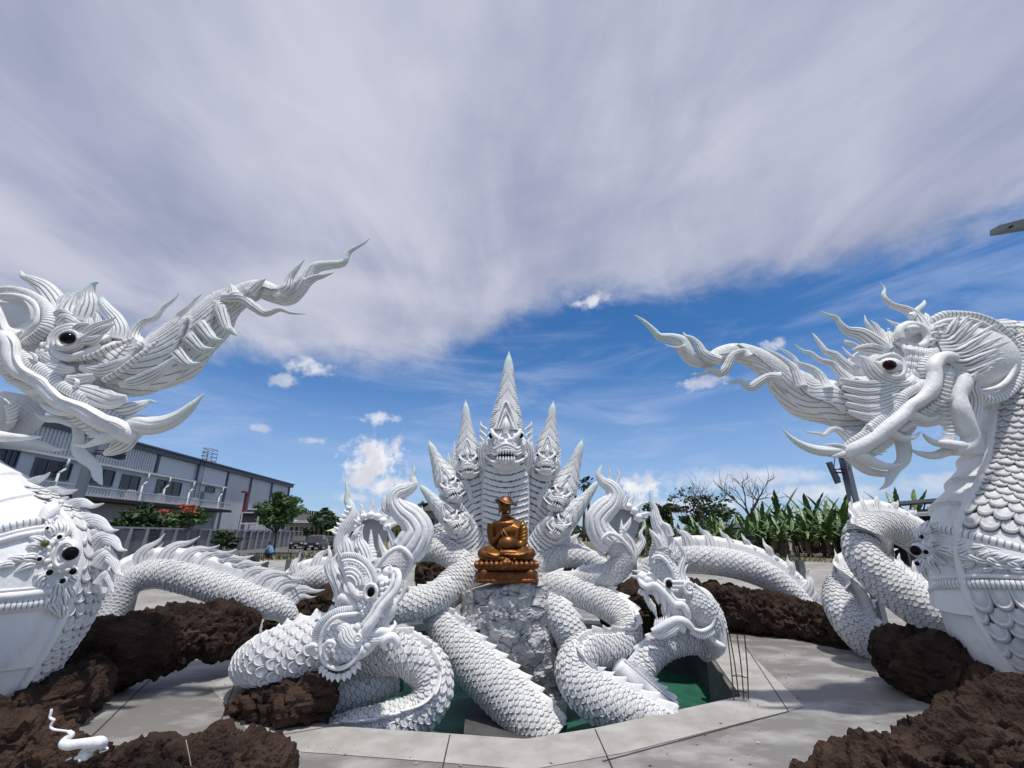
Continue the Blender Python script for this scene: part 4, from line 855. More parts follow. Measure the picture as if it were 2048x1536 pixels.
for i, (x, yb, yt, w, Yt, lab) in enumerate([(600, 1090, 1052, 44, 75, 'dark tree under the flyover behind the pickup'), (640, 1088, 1018, 60, 95, 'round dark tree top rising above the flyover'), (668, 1090, 1034, 50, 70, 'dense tree between the flyover and the left horn'), (705, 1088, 1040, 50, 80, 'dark tree directly behind the left crest horn'), (860, 1088, 1000, 60, 75, 'dark tree above the beige house left of the hood'), (740, 1090, 1044, 60, 85, 'dark tree behind the small distant naga shrine')]):
    tree(lab, x, yb, yt, w, Yt, 0, 1000, .4, trunk_f=.2, clumps=12, group='dark trees behind the car park')
for i, (x, yb, yt, w, Yt, kd, lab) in enumerate([(1338, 1092, 1002, 84, 52, 0, 'dense dark tree just right of the right crest horn'), (1310, 1090, 1030, 50, 60, 0, 'low dark tree behind the right crest horn'), (1382, 1092, 976, 84, 56, 0, 'sparse feathery tree left of the leafless trees'), (1455, 1092, 985, 96, 50, 0, 'feathery dark tree with a thick trunk beside the tin shed'), (1408, 1092, 1020, 60, 60, 1, 'low green tree between two feathery trees'), (1290, 1090, 1046, 40, 70, 1, 'small green tree behind the cream frame'), (1225, 1090, 1020, 60, 80, 0, 'dark tree seen behind the right rising tail')]):
    tree(lab, x, yb, yt, w, Yt, kd, 750 if 'sparse' in lab or 'feathery' in lab else 2000, .24, trunk_f=.35, clumps=16 if 'feathery' in lab else 12, layered=.4, group='trees behind the right coil')
tree('leafless tree with a fine grey fan of twigs', 1412, 1090, 955, 70, 54, 0, 0, name='bare_tree', bare=1, trunk_f=.42, twr=.035)
tree('tallest leafless tree with forked upright branches', 1512, 1094, 940, 64, 46, 0, 0, name='bare_tree', bare=1, trunk_f=.42, lean=-.4, twr=.045)
tree('thin leafless tree near the cream frame', 1280, 1088, 1010, 40, 62, 0, 0, name='bare_tree', bare=1, trunk_f=.35, twr=.03)
def banana_mesh(seed, H):
    rs = np.random.default_rng(seed); st = MB(); lf = MB(); dr = MB()
    for s_ in range(3):
        o = np.array([rs.normal()*.14, rs.normal()*.12, 0]) if s_ else np.zeros(3); hh = H*(1 if s_ == 0 else .6+.2*rs.random())
        sweep(st, np.array([o, o+[.05, 0, hh*.25], o+[0, 0, hh*.5]]), [.13, .11, .07], seg=8, n=8)
        for k in range(13 if s_ == 0 else 9):
            a = k*2.4+rs.random(); up_ = .6+1.0*rs.random() if k < 9 else 1.8; L_ = hh*(.32+.20*rs.random()); n = 16
            u = np.linspace(0, 1, n); dx = L_*(u*.75); dz_ = L_*(up_*u*.85-(.9-.25*up_)*u*u*1.0)
            w = .15*np.sin(np.pi*np.clip(u*1.02, 0, 1))**.6*(u > .12)+.02; tear = 1-.35*(rs.random(n) > .72)
            c = np.stack([dx*math.cos(a), dx*math.sin(a), dz_+hh*.46], 1)+o; sd = np.array([-math.sin(a), math.cos(a), 0]); nn = np.array([0, 0, 1.])
            V = np.concatenate([c-sd*(w*tear)[:, None]-nn*(w*.35)[:, None], c, c+sd*(w*np.roll(tear, 3))[:, None]-nn*(w*.35)[:, None]]); i = np.arange(n-1)
            lf.add(V, np.concatenate([np.stack([i, i+1, n+i+1, n+i], 1), np.stack([n+i, n+i+1, 2*n+i+1, 2*n+i], 1)]))
        for k in range(3):
            a = rs.random()*6.28; u = np.linspace(0, 1, 8); c = np.stack([.35*u*math.cos(a), .35*u*math.sin(a), hh*.48-hh*.38*u*u], 1)+o; sd = np.array([-math.sin(a), math.cos(a), 0])*.1
            i = np.arange(7); dr.add(np.concatenate([c-sd, c+sd]), np.stack([i, i+1, 8+i+1, 8+i], 1))
    return st, lf, dr
protos = []
def banana(px, ytop, Yt, k, lab):
    H = at(px, ytop, Yt)[2]-GRADE
    t = thing('banana_plant', lab, 'banana plant', group='banana plants beyond the basin'); x = (px-1024)/F*Yt*CT
    if k >= len(protos):
        parts = [m.build(nm, mt, t) for m, nm, mt in zip(banana_mesh(50+k, 4.0), ('stem', 'leaves', 'dry_leaves'), (BARK, BAN, BDRY))]; protos.append(parts)
    else:
        for o in protos[k]: c = o.copy(); COL.objects.link(c); c.parent = t
    t.location = (x, Yt, GRADE); s = H/3.6; t.scale = (s, s, s); t.rotation_euler = (0, 0, random.Random(int(px)).random()*6.28)
BL = [(1300, 1040, 50), (1330, 1046, 44), (1362, 1048, 46), (1392, 1040, 44), (1425, 1036, 48), (1440, 1046, 42), (1478, 1032, 50), (1500, 1024, 52), (1528, 1010, 46), (1548, 1018, 42), (1566, 988, 46), (1590, 1012, 42), (1606, 1004, 48), (1628, 990, 44), (1650, 1008, 40), (1668, 1002, 46), (1686, 996, 42), (1700, 992, 44), (1720, 1005, 48), (1805, 992, 40), (1838, 988, 42), (1412, 1052, 40), (1535, 1040, 38), (1585, 1036, 37), (1640, 1030, 37), (1470, 1050, 40), (1675, 1036, 36), (1375, 1056, 40), (1315, 1040, 37), (1345, 1034, 40), (1398, 1036, 38), (1430, 1032, 39), (1455, 1036, 36), (1492, 1030, 36), (1515, 1026, 38), (1560, 1022, 36), (1615, 1022, 36), (1655, 1020, 35), (1695, 1020, 35), (1283, 1050, 40)]
bnames = ['behind the right crest horn', 'low among dark trees right of the crest horn', 'below the sparse feathery tree', 'left of the fine leafless tree', 'under the fine leafless tree', 'left of the tin shed', 'rising behind the tin shed', 'right of the tin shed roof', 'behind the tallest leafless tree trunk', 'right of the tallest leafless tree', 'with tall upright leaves right of the leafless tree', 'in the middle of the grove, lower crown', 'in the middle of the grove, farther back', 'with the highest leaves of the grove', 'right of the highest banana leaves', 'left of the floodlight pole, farther back', 'touching the floodlight pole on its left', 'directly behind the floodlight pole', 'right of the floodlight pole', 'whose leaf pokes up above the open shed roof, left one', 'whose leaf pokes up above the open shed roof, right one', 'short, in the front row left of the feathery tree', 'short, in the front row below the leafless tree', 'short, in the front row at the grove middle', 'short, in the front row right of the middle', 'short, in front of the tin shed', 'short, in the front row near the right coils', 'short, leftmost of the front row'] + ['in the near row '+q for q in ('below the dense dark tree', 'between the dense tree and the feathery tree', 'right of the sparse feathery tree', 'just left of the tin shed', 'against the tin shed wall', 'covering the right end of the tin shed', 'at the foot of the tallest leafless tree', 'right of the forked leafless tree', 'below the highest banana leaves', 'left of the lamp pole foot', 'right at the lamp pole foot', 'nearest the cream frame')]
for i, (x, yt, Yt) in enumerate(BL): banana(x, yt, Yt, i % 5, 'banana plant '+bnames[i])
# sugar palms far away
for px, yt, lab in ((1151, 955, 'tall palm right of the hood, leftmost of three'), (1168, 962, 'tall palm right of the hood, middle of three'), (1177, 958, 'tall palm right of the hood, rightmost of three')):
    t = thing('palm_tree', lab, 'palm tree', group='distant palms'); Yp = 120; c = at(px, 1085, Yp); c[2] = GRADE; tp = at(px, yt+6, Yp); m = MB(); sweep(m, np.array([c, (c+tp)/2, tp]), [.45, .35, .3], seg=7, n=8); m.build('trunk', BARK, t)
    m = MB(); rs = np.random.default_rng(px)
    for k in range(34):
        d = nrm(rs.normal(size=3)+[0, 0, .2]); s_ = nrm(np.cross(d, [0, 0, 1.])); e = tp+d*1.7-[0, 0, .3]; q = tp+d*.5; m.add([q, e-s_*.35, e+d*.35, e+s_*.35], [[0, 1, 2, 3]])
    m.build('crown', LEAF[0], t, smooth=False); rebase(t, tuple(c))
# far low tree belt
rs = np.random.default_rng(3); m = MB()
for k in range(150):
    a = -1.0+2.0*k/150; d_ = 230+60*rs.random(); crown_leaves(m, np.array([d_*math.sin(a), d_*math.cos(a), GRADE+2.2]), np.array([7., 5, 2.6+1.5*rs.random()]), 60, 1.6, rs, 0, 4)
tag(m.build('distant_woodland', mat('hazy_far_foliage', (.05, .075, .05), .9, var=.3, varscale=.05), smooth=False), 'low hazy belt of far-off trees along the horizon', 'woodland', kind='stuff')
# weeds at the edge of the basin
rs = np.random.default_rng(5); m = MB(); n = 2600; a = -1.05+2.1*rs.random(n); r_ = 27.2+9*rs.random(n)**2; p = np.stack([r_*np.sin(a), CY+r_*np.cos(a), np.full(n, GRADE)], 1); h = .08+.3*rs.random((n, 1)); dd = rs.normal(size=(n, 3))*[1, 1, 0]*.12; sd = nrm(rs.normal(size=(n, 3))*[1, 1, 0])*.05
m.add(np.stack([p-sd, p+sd, p+dd+h*np.array([0, 0, 1.])+sd*.2, p+dd+h*np.array([0, 0, 1.])-sd*.2], 1).reshape(-1, 3), np.arange(4*n).reshape(-1, 4)); tag(m.build('grass', mat('dry_green_weeds', (.09, .10, .035), .9, var=.4), smooth=False), 'tufts of dry weeds along the top of the slope', 'grass', kind='stuff')
# ---------------------------------------------------------------- smaller naga shrines farther back
def shrine(lab, cx, cy, s, Ys, left=True):
    t = thing('naga_shrine', lab, 'dragon statue'); m = MB()
    blob(m, cx, cy, Ys, 36*s, 40*s, 7*s, 48, 24, disp=lambda U, V: -.04*groove(U*30/np.pi, .3)); m.build('hood', mat('grey_plaster_hood', (.33, .34, .35), .8), t)
    for k in range(7):
        a = R(20+k*140/6); hx, hy = cx+36*s*math.cos(a), cy-38*s*math.sin(a); m = MB(); blob(m, hx, hy, Ys-.3*s, 9*s, 7*s, 9*s, 16, 10); dx, dy = math.cos(a), -math.sin(a)
        fluted(m, [(hx, hy, 7*s), (hx+dx*12*s, hy+dy*12*s, 5*s), (hx+dx*20*s+3*s, hy+dy*22*s, 3*s), (hx+dx*30*s, hy+dy*(40 if k == 3 else 30)*s, .4*s)], Ys, k=4, flat=.7, mint=.6)
        tube(m, [(hx-8*s, hy+4*s, 1.6*s, -.35), (hx, hy+7*s, 1.8*s, -.4), (hx+8*s, hy+4*s, 1.6*s, -.35)], Ys, n=14); m.build('head', WHITE, t)
    m = MB()
    for k, (w, h0, h1) in enumerate(((22, 66, 54), (26, 76, 68), (30, 88, 79))):
        c = at(cx, cy+(h0+h1)/2*s, Ys-.5); ss = mpp(cx, cy, Ys); m.box(c, (w*2*s*ss, w*1.2*s*ss, (h0-h1)*s*ss)); 
    c = at(cx, cy+88*s, Ys-.5); m.box((c[0], c[1]+.2, (c[2]+.3)/2), (1.2*s*2, 1.6*s, c[2]-.3)); m.build('pedestal', WHITE, t, smooth=False)
    m = MB(); tube(m, [(cx, cy+54*s, 12*s, -.5), (cx, cy+44*s, 11*s, -.5), (cx, cy+30*s, 7*s, -.5), (cx, cy+20*s, 5*s, -.5), (cx, cy+10*s, 4*s, -.5), (cx, cy-8*s, .6*s, -.5)], Ys, n=50, disp=lambda TH, u, rr, S: .18*groove(u*9, .5)); m.build('seated_figure', WHITE, t)
    for sx_ in (-1, 1):
        m = MB()
        for s_ in ([(cx+sx_*30*s, cy+60*s, 9*s, -.3), (cx+sx_*44*s, cy+40*s, 7*s, -.3), (cx+sx_*40*s, cy+22*s, 4*s, -.3), (cx+sx_*50*s, cy+4*s, .5*s, -.3)],): fluted(m, s_, Ys, k=5, flat=.6)
        m.build('side_flame', WHITE, t)
    rebase(t, (float(c[0]), float(c[1]), .3))
shrine('small distant seven-headed naga shrine behind the left crest horn', 742, 1066, .95, 22)
shrine('small distant naga shrine partly hidden by the right rising tail', 1243, 1046, .95, 22)
# ================================================================ helpers for carved pieces that sit on a body
def hit(pa, px, py, Y0=None, sink=.01):
    c = pa.c; Ym = c[:, 1].mean() if Y0 is None else Y0
    Ys = np.linspace(c[:, 1].min()-pa.r.max()-.1, c[:, 1].max()+.3, 260); d = ray(px, py)
    P = np.array([0, 0, CAMZ])+d[None]*(Ys/d[1])[:, None]
    D = (np.linalg.norm(P[:, None]-c[None, ::3], axis=2)-pa.r[None, ::3]).min(1)
    i = np.argmax(D < 0)
    return Ys[i]+sink if (D < 0).any() else c[np.argmin(np.linalg.norm(P[:, None]-c[None], axis=2).min(0)), 1]
def on(pa, pts, Y0, lift=.0):
    return [(p[0], p[1], p[2], hit(pa, p[0], p[1])-Y0-lift) for p in pts]
def coil(mb, pts, Y0, spx, ref, dirn=1, span=.80, lift=1.0, flat=1.0, s0=0, s1=None, th0=None, th1=None, seg=48, overlap=.60, belly=True, caps=True, step=.04):
    """scaly body: smooth core with an upper side coloured as bare cement and gap shade, covered with rows of overlapping scale plates"""
    P, r = pxy(pts, Y0); pa = Path(P, r*.91*offax(pts), ref, None, step)
    a0 = -span*np.pi if th0 is None else th0; a1 = span*np.pi if th1 is None else th1
    def dz(TH, u, rr, S):
        t = (TH-a0) % (2*np.pi); b = (t < (a1-a0)).astype(float)
        pl = (S/(spx*1.6*mpp(pts[0][0], pts[0][1], Y0))) % 1
        return (1-b)*(.02*pl), .95*b  # core tone mixes bare cement with the shade between scales
    sweep(mb, pa, None, seg=seg, flat=flat, disp=dz, caps=caps)
    size = spx*mpp(np.mean([p[0] for p in pts]), np.mean([p[1] for p in pts]), Y0)
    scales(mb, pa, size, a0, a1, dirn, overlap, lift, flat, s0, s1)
    if belly:
        for sg in (a0, a1):
            t = np.linspace(0, pa.L, len(pa.s)); Q = pa.surf(t, np.full(len(t), sg), 0, flat)
            sweep(mb, Q, np.full(len(Q), size*.16), seg=8, n=len(Q), smooth_path=False)
    return pa
def leafy(mb, pa, x, y, ang, ln, w, Y0, k=5, curl=.3, lift=.02):
    """a carved acanthus leaf lying on the body"""
    c, s = math.cos(R(ang)), -math.sin(R(ang)); px_ = -s; py_ = c
    pts = [(x, y, w*.5), (x+c*ln*.3+px_*ln*curl*.12, y+s*ln*.3+py_*ln*curl*.12, w), (x+c*ln*.65, y+s*ln*.65, w*.7), (x+c*ln-px_*ln*curl*.3, y+s*ln-py_*ln*curl*.3, w*.1)]
    if pa is not None: pts = on(pa, pts, Y0, lift)
    fluted(mb, [(p[0], p[1], p[2]*1.2)+tuple(p[3:]) for p in pts], Y0, k=k, depth=.2, flat=.85, w=.45)
def gem(parent, pa, x, y, r, mt=BLACK, lift=.02):
    Yh = hit(pa, x, y) if not isinstance(pa, float) else pa
    m = MB(); blob(m, x, y, Yh-lift, r, r, r*.8, 16, 12); return m.build('jewel', mt, parent)
def strands(mb, bases, tips, n, Y0, r, bend=12, flat=.6, dY=0.0, k=3):
    B_ = crom(np.array(bases, float), 50); T_ = crom(np.array(tips, float), 50)
    for i in range(n):
        f = i/(n-1); b = B_[int(f*49)]; t = T_[int(f*49)]; d = t-b; pd = np.array([-d[1], d[0]])/np.linalg.norm(d); e = 1+.10*math.sin(i*2.1)
        z = dY-.06*math.sin(f*3); P = [(b+d*q*e+pd*o) for q, o in ((0, 0), (.3, bend), (.62, bend*.1), (.86, -bend*.75), (1.02, -bend*1.1))]
        fluted(mb, [(p[0], p[1], r*w, z+dz_) for p, w, dz_ in zip(P, (.8, 1.05, .95, .55, .06), (0, -.08, -.13, -.16, -.20))], Y0, k=k, depth=.2, flat=flat, seg=28, n=36, w=.5)
def petals(mb, pts, Y0, n, ln, w, dfun):
    A = crom(np.array([(p[0], p[1], p[2] if len(p) > 2 else 0) for p in pts], float), 60)
    for i in range(n):
        f = (i+.5)/n; x, y, dy = A[int(f*59)]; d = np.array(dfun(f), float); d /= np.linalg.norm(d)
        tube(mb, [(x, y, w*.6, dy), (x+d[0]*ln*.4, y+d[1]*ln*.4, w, dy), (x+d[0]*ln, y+d[1]*ln, .3, dy)], Y0, flat=.5, seg=8, n=8)
V3_ = lambda *a: np.array(a, float)
# ================================================================ right giant naga
t = thing('naga_statue', 'huge white naga on the right, its red-brown-eyed head with a long twisted crest facing left', 'dragon statue')
RG = t; Y0 = 7.5
nb = MB()
NP = [(1950, 712, 40, .3), (2000, 690, 60, .25), (2045, 722, 80, .1), (2056, 790, 92), (2050, 860, 102), (2040, 940, 108), (2022, 1010, 120), (2002, 1080, 138), (2010, 1150, 152), (2050, 1230, 172), (2120, 1320, 190), (2190, 1400, 200)]
P, r = pxy(NP, Y0); r = r*offax(NP)
pa = Path(P, r*.99, None, None, .03)
TH1 = math.pi+.52
cy = np.array([768-F*((p[2]-CAMZ)*CT-p[1]*ST)/(p[1]*CT+(p[2]-CAMZ)*ST) for p in pa.c]); SA = float(np.interp(1065, cy, pa.s)); SB = float(np.interp(1172, cy, pa.s))
def dz(TH, u, rr, S):
    b = ((TH > .2) & (TH < TH1) & ((S < SA) | (S > SB))).astype(float); pl = ((S+.2)/.50) % 1
    bell = 1-b
    return bell*(.10*pl**1.8-.03)+b*0, .9*b
sweep(nb, pa, None, seg=160, n=None, disp=dz)
cy = np.array([768-F*((p[2]-CAMZ)*CT-p[1]*ST)/(p[1]*CT+(p[2]-CAMZ)*ST) for p in pa.c]); sA = float(np.interp(1068, cy, pa.s)); sB = float(np.interp(1160, cy, pa.s))
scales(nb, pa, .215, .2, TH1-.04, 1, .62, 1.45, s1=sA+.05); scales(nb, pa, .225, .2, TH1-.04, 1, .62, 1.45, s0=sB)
for th, rr_ in ((TH1, .055),):
    tt = np.linspace(0, pa.L, 120); sweep(nb, pa.surf(tt, np.full(120, th), .012), np.full(120, rr_), seg=14, n=160, smooth_path=False)
# collar bands, cut short of the frame edge they run past
def band(mb, pts, kind, **k):
    q = on(pa, pts, Y0, .02)
    if kind == 'r': ringed(mb, q, Y0, **k)
    else: tube(mb, q, Y0, **k)
band(nb, [(1862, 1058, 8), (1890, 1060, 9), (1922, 1066, 9), (1974, 1080, 9), (2048, 1101, 9), (2120, 1125, 9)], 'r', pitch=9, flat=.7)
band(nb, [(1862, 1070, 3.5), (1900, 1074, 3.5), (1974, 1092, 3.5), (2048, 1113, 3.5), (2120, 1137, 3.5)], 't')
band(nb, [(1866, 1157, 4.5), (1922, 1153, 4.5), (1974, 1152, 4.5), (2048, 1155, 4.5), (2120, 1160, 4.5)], 't')
band(nb, [(1862, 1184, 7), (1886, 1170, 9), (1922, 1168, 9), (1974, 1168, 9), (2048, 1170, 9), (2120, 1175, 9)], 'r', pitch=6.5, flat=.7)
nb.build('body', WHITE, t, auto=42)
br = MB()
for x, y, an, ln, w in [(1862, 1092, 10, 34, 8), (1880, 1100, -8, 40, 9), (1905, 1092, 12, 34, 8), (1915, 1110, -18, 38, 8), (1940, 1098, 6, 40, 9), (1950, 1118, -14, 38, 8), (1975, 1112, 8, 40, 9), (1985, 1130, -10, 40, 8), (2010, 1120, 5, 42, 9), (2020, 1138, -8, 42, 8),
                        (1860, 1120, -60, 34, 8), (1852, 1130, -85, 34, 8), (1868, 1112, -35, 30, 7), (1845, 1065, 60, 26, 8), (1856, 1060, 40, 26, 7), (1866, 1064, 20, 24, 7), (1846, 1118, 250, 30, 7), (1838, 1080, 100, 22, 7), (1900, 1125, -25, 26, 6), (1926, 1132, 12, 26, 6), (1960, 1140, 5, 30, 6)]:
    leafy(br, pa, x, y, an, ln, w, Y0)
Yb = hit(pa, 1870, 1100)-.02
for x, y, rr_ in ((1838, 1100, 14), (1850, 1104, 9), (1838, 1126, 8), (1848, 1072, 9), (1856, 1090, 8)):
    blob(br, x, y, Yb-.05, rr_, rr_, rr_*.9, 18, 12)
for k in range(9):
    leafy(br, pa, 1895+k*20, 1104+k*3.2, 20 if k % 2 else -25, 30, 8, Y0, lift=.03)
bo = br.build('brooch', WHITE, t)
for x, y, rr_ in ((1831, 1101, 10), (1852, 1104, 4.5), (1834, 1127, 4.5), (1842, 1073, 5)):
    g_ = gem(bo, float(Yb-.16), x, y, rr_)
# ---- head (the shapes sit around a mid plane, near-side parts closer to the camera)
hd = MB(); Y0 = 7.1
blob(hd, 1790, 745, Y0+.15, 92, 55, 50, 64, 40, rot=R(-8), disp=lambda U, V: -.03*groove(V*9/np.pi+U*.3, .25))
blob(hd, 1840, 700, Y0+.2, 60, 55, 50, 40, 30)
blob(hd, 1745, 795, Y0+.1, 70, 46, 42, 90, 60, rot=R(18), disp=lambda U, V: -.045*groove(U*14/np.pi+V*1.5, .24), bare=None)
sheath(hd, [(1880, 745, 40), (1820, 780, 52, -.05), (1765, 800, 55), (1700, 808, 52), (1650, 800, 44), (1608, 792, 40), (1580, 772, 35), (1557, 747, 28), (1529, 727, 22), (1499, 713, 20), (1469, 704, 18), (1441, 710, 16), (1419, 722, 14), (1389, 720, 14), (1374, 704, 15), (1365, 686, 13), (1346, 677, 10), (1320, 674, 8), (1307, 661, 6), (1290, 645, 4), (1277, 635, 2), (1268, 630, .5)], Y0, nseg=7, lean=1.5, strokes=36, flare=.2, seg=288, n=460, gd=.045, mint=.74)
# scallop rows on the cheek under the eye
for k in range(5):
    x0, y0 = 1700+k*4, 765+k*16
    fluted(hd, [(x0-20, y0-6, 4, -.34), (x0+30, y0+6, 10, -.42), (x0+80, y0+2-k*4, 11, -.45), (x0+125-k*6, y0-16-k*6, 5, -.38)], Y0, k=7, depth=.14, flat=.5)
# spikes of the crest
SP = [[(1602, 775, 12), (1589, 739, 8), (1577, 727, 6.5), (1557, 712, 4.5), (1537, 702, 3), (1525, 692, .5)],
      [(1652, 780, 13), (1646, 764, 10), (1636, 747, 8), (1619, 735, 6), (1597, 727, 4.5), (1587, 715, 3.8), (1569, 702, 2.6), (1550, 692, .5)],
      [(1700, 765, 14), (1680, 745, 9), (1666, 729, 7), (1640, 720, 5), (1622, 706, 3.8), (1607, 702, 3), (1590, 689, .5)],
      [(1710, 745, 14), (1686, 725, 9), (1670, 711, 8), (1652, 703, 6), (1642, 690, 4.5), (1632, 676, 3), (1625, 666, .5)],
      [(1770, 705, 18), (1740, 680, 15), (1720, 668, 13), (1696, 662, 9), (1682, 650, 6), (1672, 636, 4.5), (1656, 630, 3), (1640, 622, .5)],
      [(1762, 695, 10), (1752, 680, 8), (1740, 657, 5), (1732, 643, 3), (1729, 630, .5)],
      [(1768, 690, 10), (1760, 672, 7), (1752, 653, 5), (1741, 641, 1)],
      [(1722, 700, 6), (1706, 689, 5), (1692, 684, 4), (1689, 676, 1)], [(1706, 716, 4), (1694, 706, 3), (1683, 692, .5)],
      [(1775, 712, 14), (1769, 695, 14), (1767, 676, 10), (1762, 657, 1.5)], [(1786, 712, 14), (1780, 695, 13), (1780, 674, 9), (1777, 657, 1.5)],
      [(1846, 668, 18), (1839, 648, 14), (1829, 631, 10), (1813, 620, 8), (1789, 612, 6), (1774, 602, 5), (1767, 590, 4), (1769, 578, 2.5), (1760, 564, .5)],
      [(1822, 634, 8), (1833, 622, 6), (1846, 610, 4.5), (1849, 601, 1.5)], [(1812, 660, 6), (1799, 652, 5), (1784, 646, 3), (1770, 637, .5)],
      [(1848, 650, 10), (1852, 636, 7), (1849, 626, 2)], [(1498, 715, 10), (1487, 704, 7), (1466, 712, 8), (1452, 737, 9), (1438, 746, 8), (1421, 740, 5), (1406, 748, 3), (1392, 748, 2), (1381, 750, .5)],
      [(1560, 756, 12), (1537, 754, 8), (1519, 764, 9), (1503, 774, 9), (1489, 769, 7), (1478, 761, 4), (1464, 766, 2.5), (1450, 760, .5)],
      [(1441, 722, 10), (1421, 716, 11), (1406, 706, 9), (1397, 690, 7), (1385, 678, 5), (1372, 672, 3), (1366, 664, .5)],
      [(1372, 694, 7), (1358, 697, 4), (1343, 694, 2.5), (1330, 689, .5)]]
cr = MB()
for i, s_ in enumerate(SP):
    dy = -.25 if i in (0, 1, 2, 3, 15, 16) else (-.1 if i < 11 else -.2)
    fluted(cr, [(*p, dy*(1-j/len(s_))) for j, p in enumerate(s_)], Y0, k=7, depth=.12, flat=.75, mint=.55)
# eyelids, brow and small leaves around the eye
tube(hd, [(1744, 722, 2, -.44), (1758, 730, 6, -.47), (1775, 752, 6, -.5), (1800, 752, 6, -.5), (1808, 735, 5, -.48), (1800, 718, 5, -.46), (1782, 710, 5, -.48), (1762, 716, 4, -.47), (1746, 722, 2, -.44)], Y0, n=70)
blob(hd, 1779, 732, Y0-.46, 24, 17, 16)
fluted(hd, [(1812, 768, 4, -.42), (1790, 768, 9, -.46), (1762, 760, 12, -.46), (1742, 742, 12, -.44), (1730, 722, 9, -.42), (1716, 711, 1, -.4)], Y0, k=7, depth=.16, flat=.5)
fluted(hd, [(1768, 702, 8, -.4), (1745, 697, 10, -.42), (1722, 697, 7, -.4), (1704, 700, .8, -.38)], Y0, k=5, depth=.16, flat=.6)
fluted(hd, [(1776, 768, 5, -.44), (1796, 770, 10, -.48), (1818, 766, 9, -.46), (1828, 752, 4, -.42)], Y0, k=6, depth=.16, flat=.5)
for j in range(4):
    for i in range(4-(j > 2)):
        x = 1818+i*11-j*2; y = 700+j*14+i*2
        fluted(hd, [(x, y-8, 5, -.34), (x, y, 7, -.37), (x-2, y+11, 5.5, -.36)], Y0, k=7, depth=.2, flat=.4, n=12)
ringed(hd, [(1868, 694, 7, -.2), (1862, 706, 13, -.3), (1850, 724, 14, -.36), (1843, 742, 12, -.38), (1845, 758, 8, -.38)], Y0, pitch=6)
# horn socket
torus_px(hd, 1827, 672, Y0-.28, 28, 24, 8, rot=R(20), a0=R(-150), a1=R(170)); blob(hd, 1826, 658, Y0-.36, 12, 9, 9)
torus_px(hd, 1827, 674, Y0-.22, 36, 30, 5, rot=R(20), a0=R(60), a1=R(250), disp=lambda TH, u, rr, S: (-.3*groove(u*26, .4), .6*(groove(u*26, .4) > .5)))
tube(hd, [(1806, 690, 3, -.34), (1812, 700, 6, -.36), (1822, 702, 6, -.36), (1824, 694, 3, -.34)], Y0)
# mane shield
blob(hd, 1948, 712, Y0+.12, 84, 70, 36, 40, 30)
tube(hd, [(1858, 660, 3, -.1), (1876, 648, 5, -.14), (1899, 641, 5, -.14), (1939, 640, 5, -.1), (1979, 655, 5, -.08), (2009, 680, 5, -.05), (2027, 715, 5, -.05), (2022, 750, 5, -.1), (1999, 773, 5, -.14), (1959, 783, 3, -.18)], Y0, n=120)
ringed(hd, [(1857, 645, 6, -.05), (1878, 635, 9, -.06), (1899, 630, 9, -.05), (1949, 634, 9, -.02), (1989, 651, 10, .02), (2018, 680, 10, .05), (2036, 715, 10, .06), (2034, 755, 11, .02), (2012, 785, 11, -.04), (1985, 797, 10, -.1), (1960, 796, 8, -.16)], Y0, pitch=8.5, flat=.6)
strands(hd, [(1872, 672), (1878, 695), (1890, 715), (1912, 735), (1925, 752)], [(1925, 640), (1962, 648), (1996, 668), (2011, 696), (2006, 720), (1990, 742), (1958, 756)], 15, Y0-.24, 7.6, bend=9)
for j, (x, y) in enumerate(((1856, 690), (1860, 676), (1868, 664), (1880, 660))):
    fluted(hd, [(x, y, 6, -.3), (x+8, y-8, 6, -.34), (x+20, y-10, 1, -.32)], Y0, k=3, flat=.5, seg=18)
# upper lip and its fringe
lip = [(1921, 745, 8, -.15), (1917, 724, 11, -.25), (1899, 714, 13, -.35), (1880, 717, 13, -.42), (1868, 732, 15, -.48), (1869, 752, 15, -.5), (1864, 776, 16, -.52), (1845, 797, 14, -.52), (1819, 813, 13, -.52), (1805, 831, 15, -.52), (1789, 845, 16, -.52), (1773, 858, 16, -.5), (1753, 875, 16, -.46), (1729, 890, 17, -.4), (1707, 902, 18, -.32), (1694, 912, 14, -.25)]
lip = [(p[0], p[1], p[2]*.86, p[3]) for p in lip]
tube(hd, lip, Y0, n=160, seg=28); tube(hd, [(p[0]+9, p[1]+6, 4, p[3]+.05) for p in lip[3:-1]], Y0, n=150, seg=10)
ringed(hd, [(1850, 764, 8, -.42), (1838, 774, 9, -.46), (1809, 790, 9, -.5), (1797, 812, 9, -.48), (1775, 828, 8, -.46), (1749, 848, 9, -.44), (1729, 870, 10, -.4), (1709, 884, 10, -.34), (1692, 897, 9, -.25)], Y0, pitch=5)
for s_ in ([(1792, 816, 4), (1788, 807, 4), (1777, 801, .5)], [(1744, 862, 4), (1740, 853, 4), (1731, 848, .5)]): tube(hd, [(*p, -.46) for p in s_], Y0)
blob(hd, 1702, 902, Y0-.15, 20, 17, 26)
blob(hd, 1740, 868, Y0+.1, 46, 22, 40, rot=R(35))
for s_ in ([(1706, 884, 12, -.2), (1689, 869, 9, -.2), (1673, 859, 6, -.2), (1660, 861, 5, -.2), (1648, 870, 4, -.2), (1634, 867, 3, -.2), (1618, 865, 2, -.2), (1606, 860, .5, -.2)], [(1690, 895, 5, -.3), (1670, 890, 3.5, -.3), (1644, 889, .5, -.3)], [(1692, 906, 6, -.3), (1676, 911, 5, -.3), (1658, 914, .5, -.3)]):
    fluted(hd, s_, Y0, k=5, flat=.6, mint=.7)
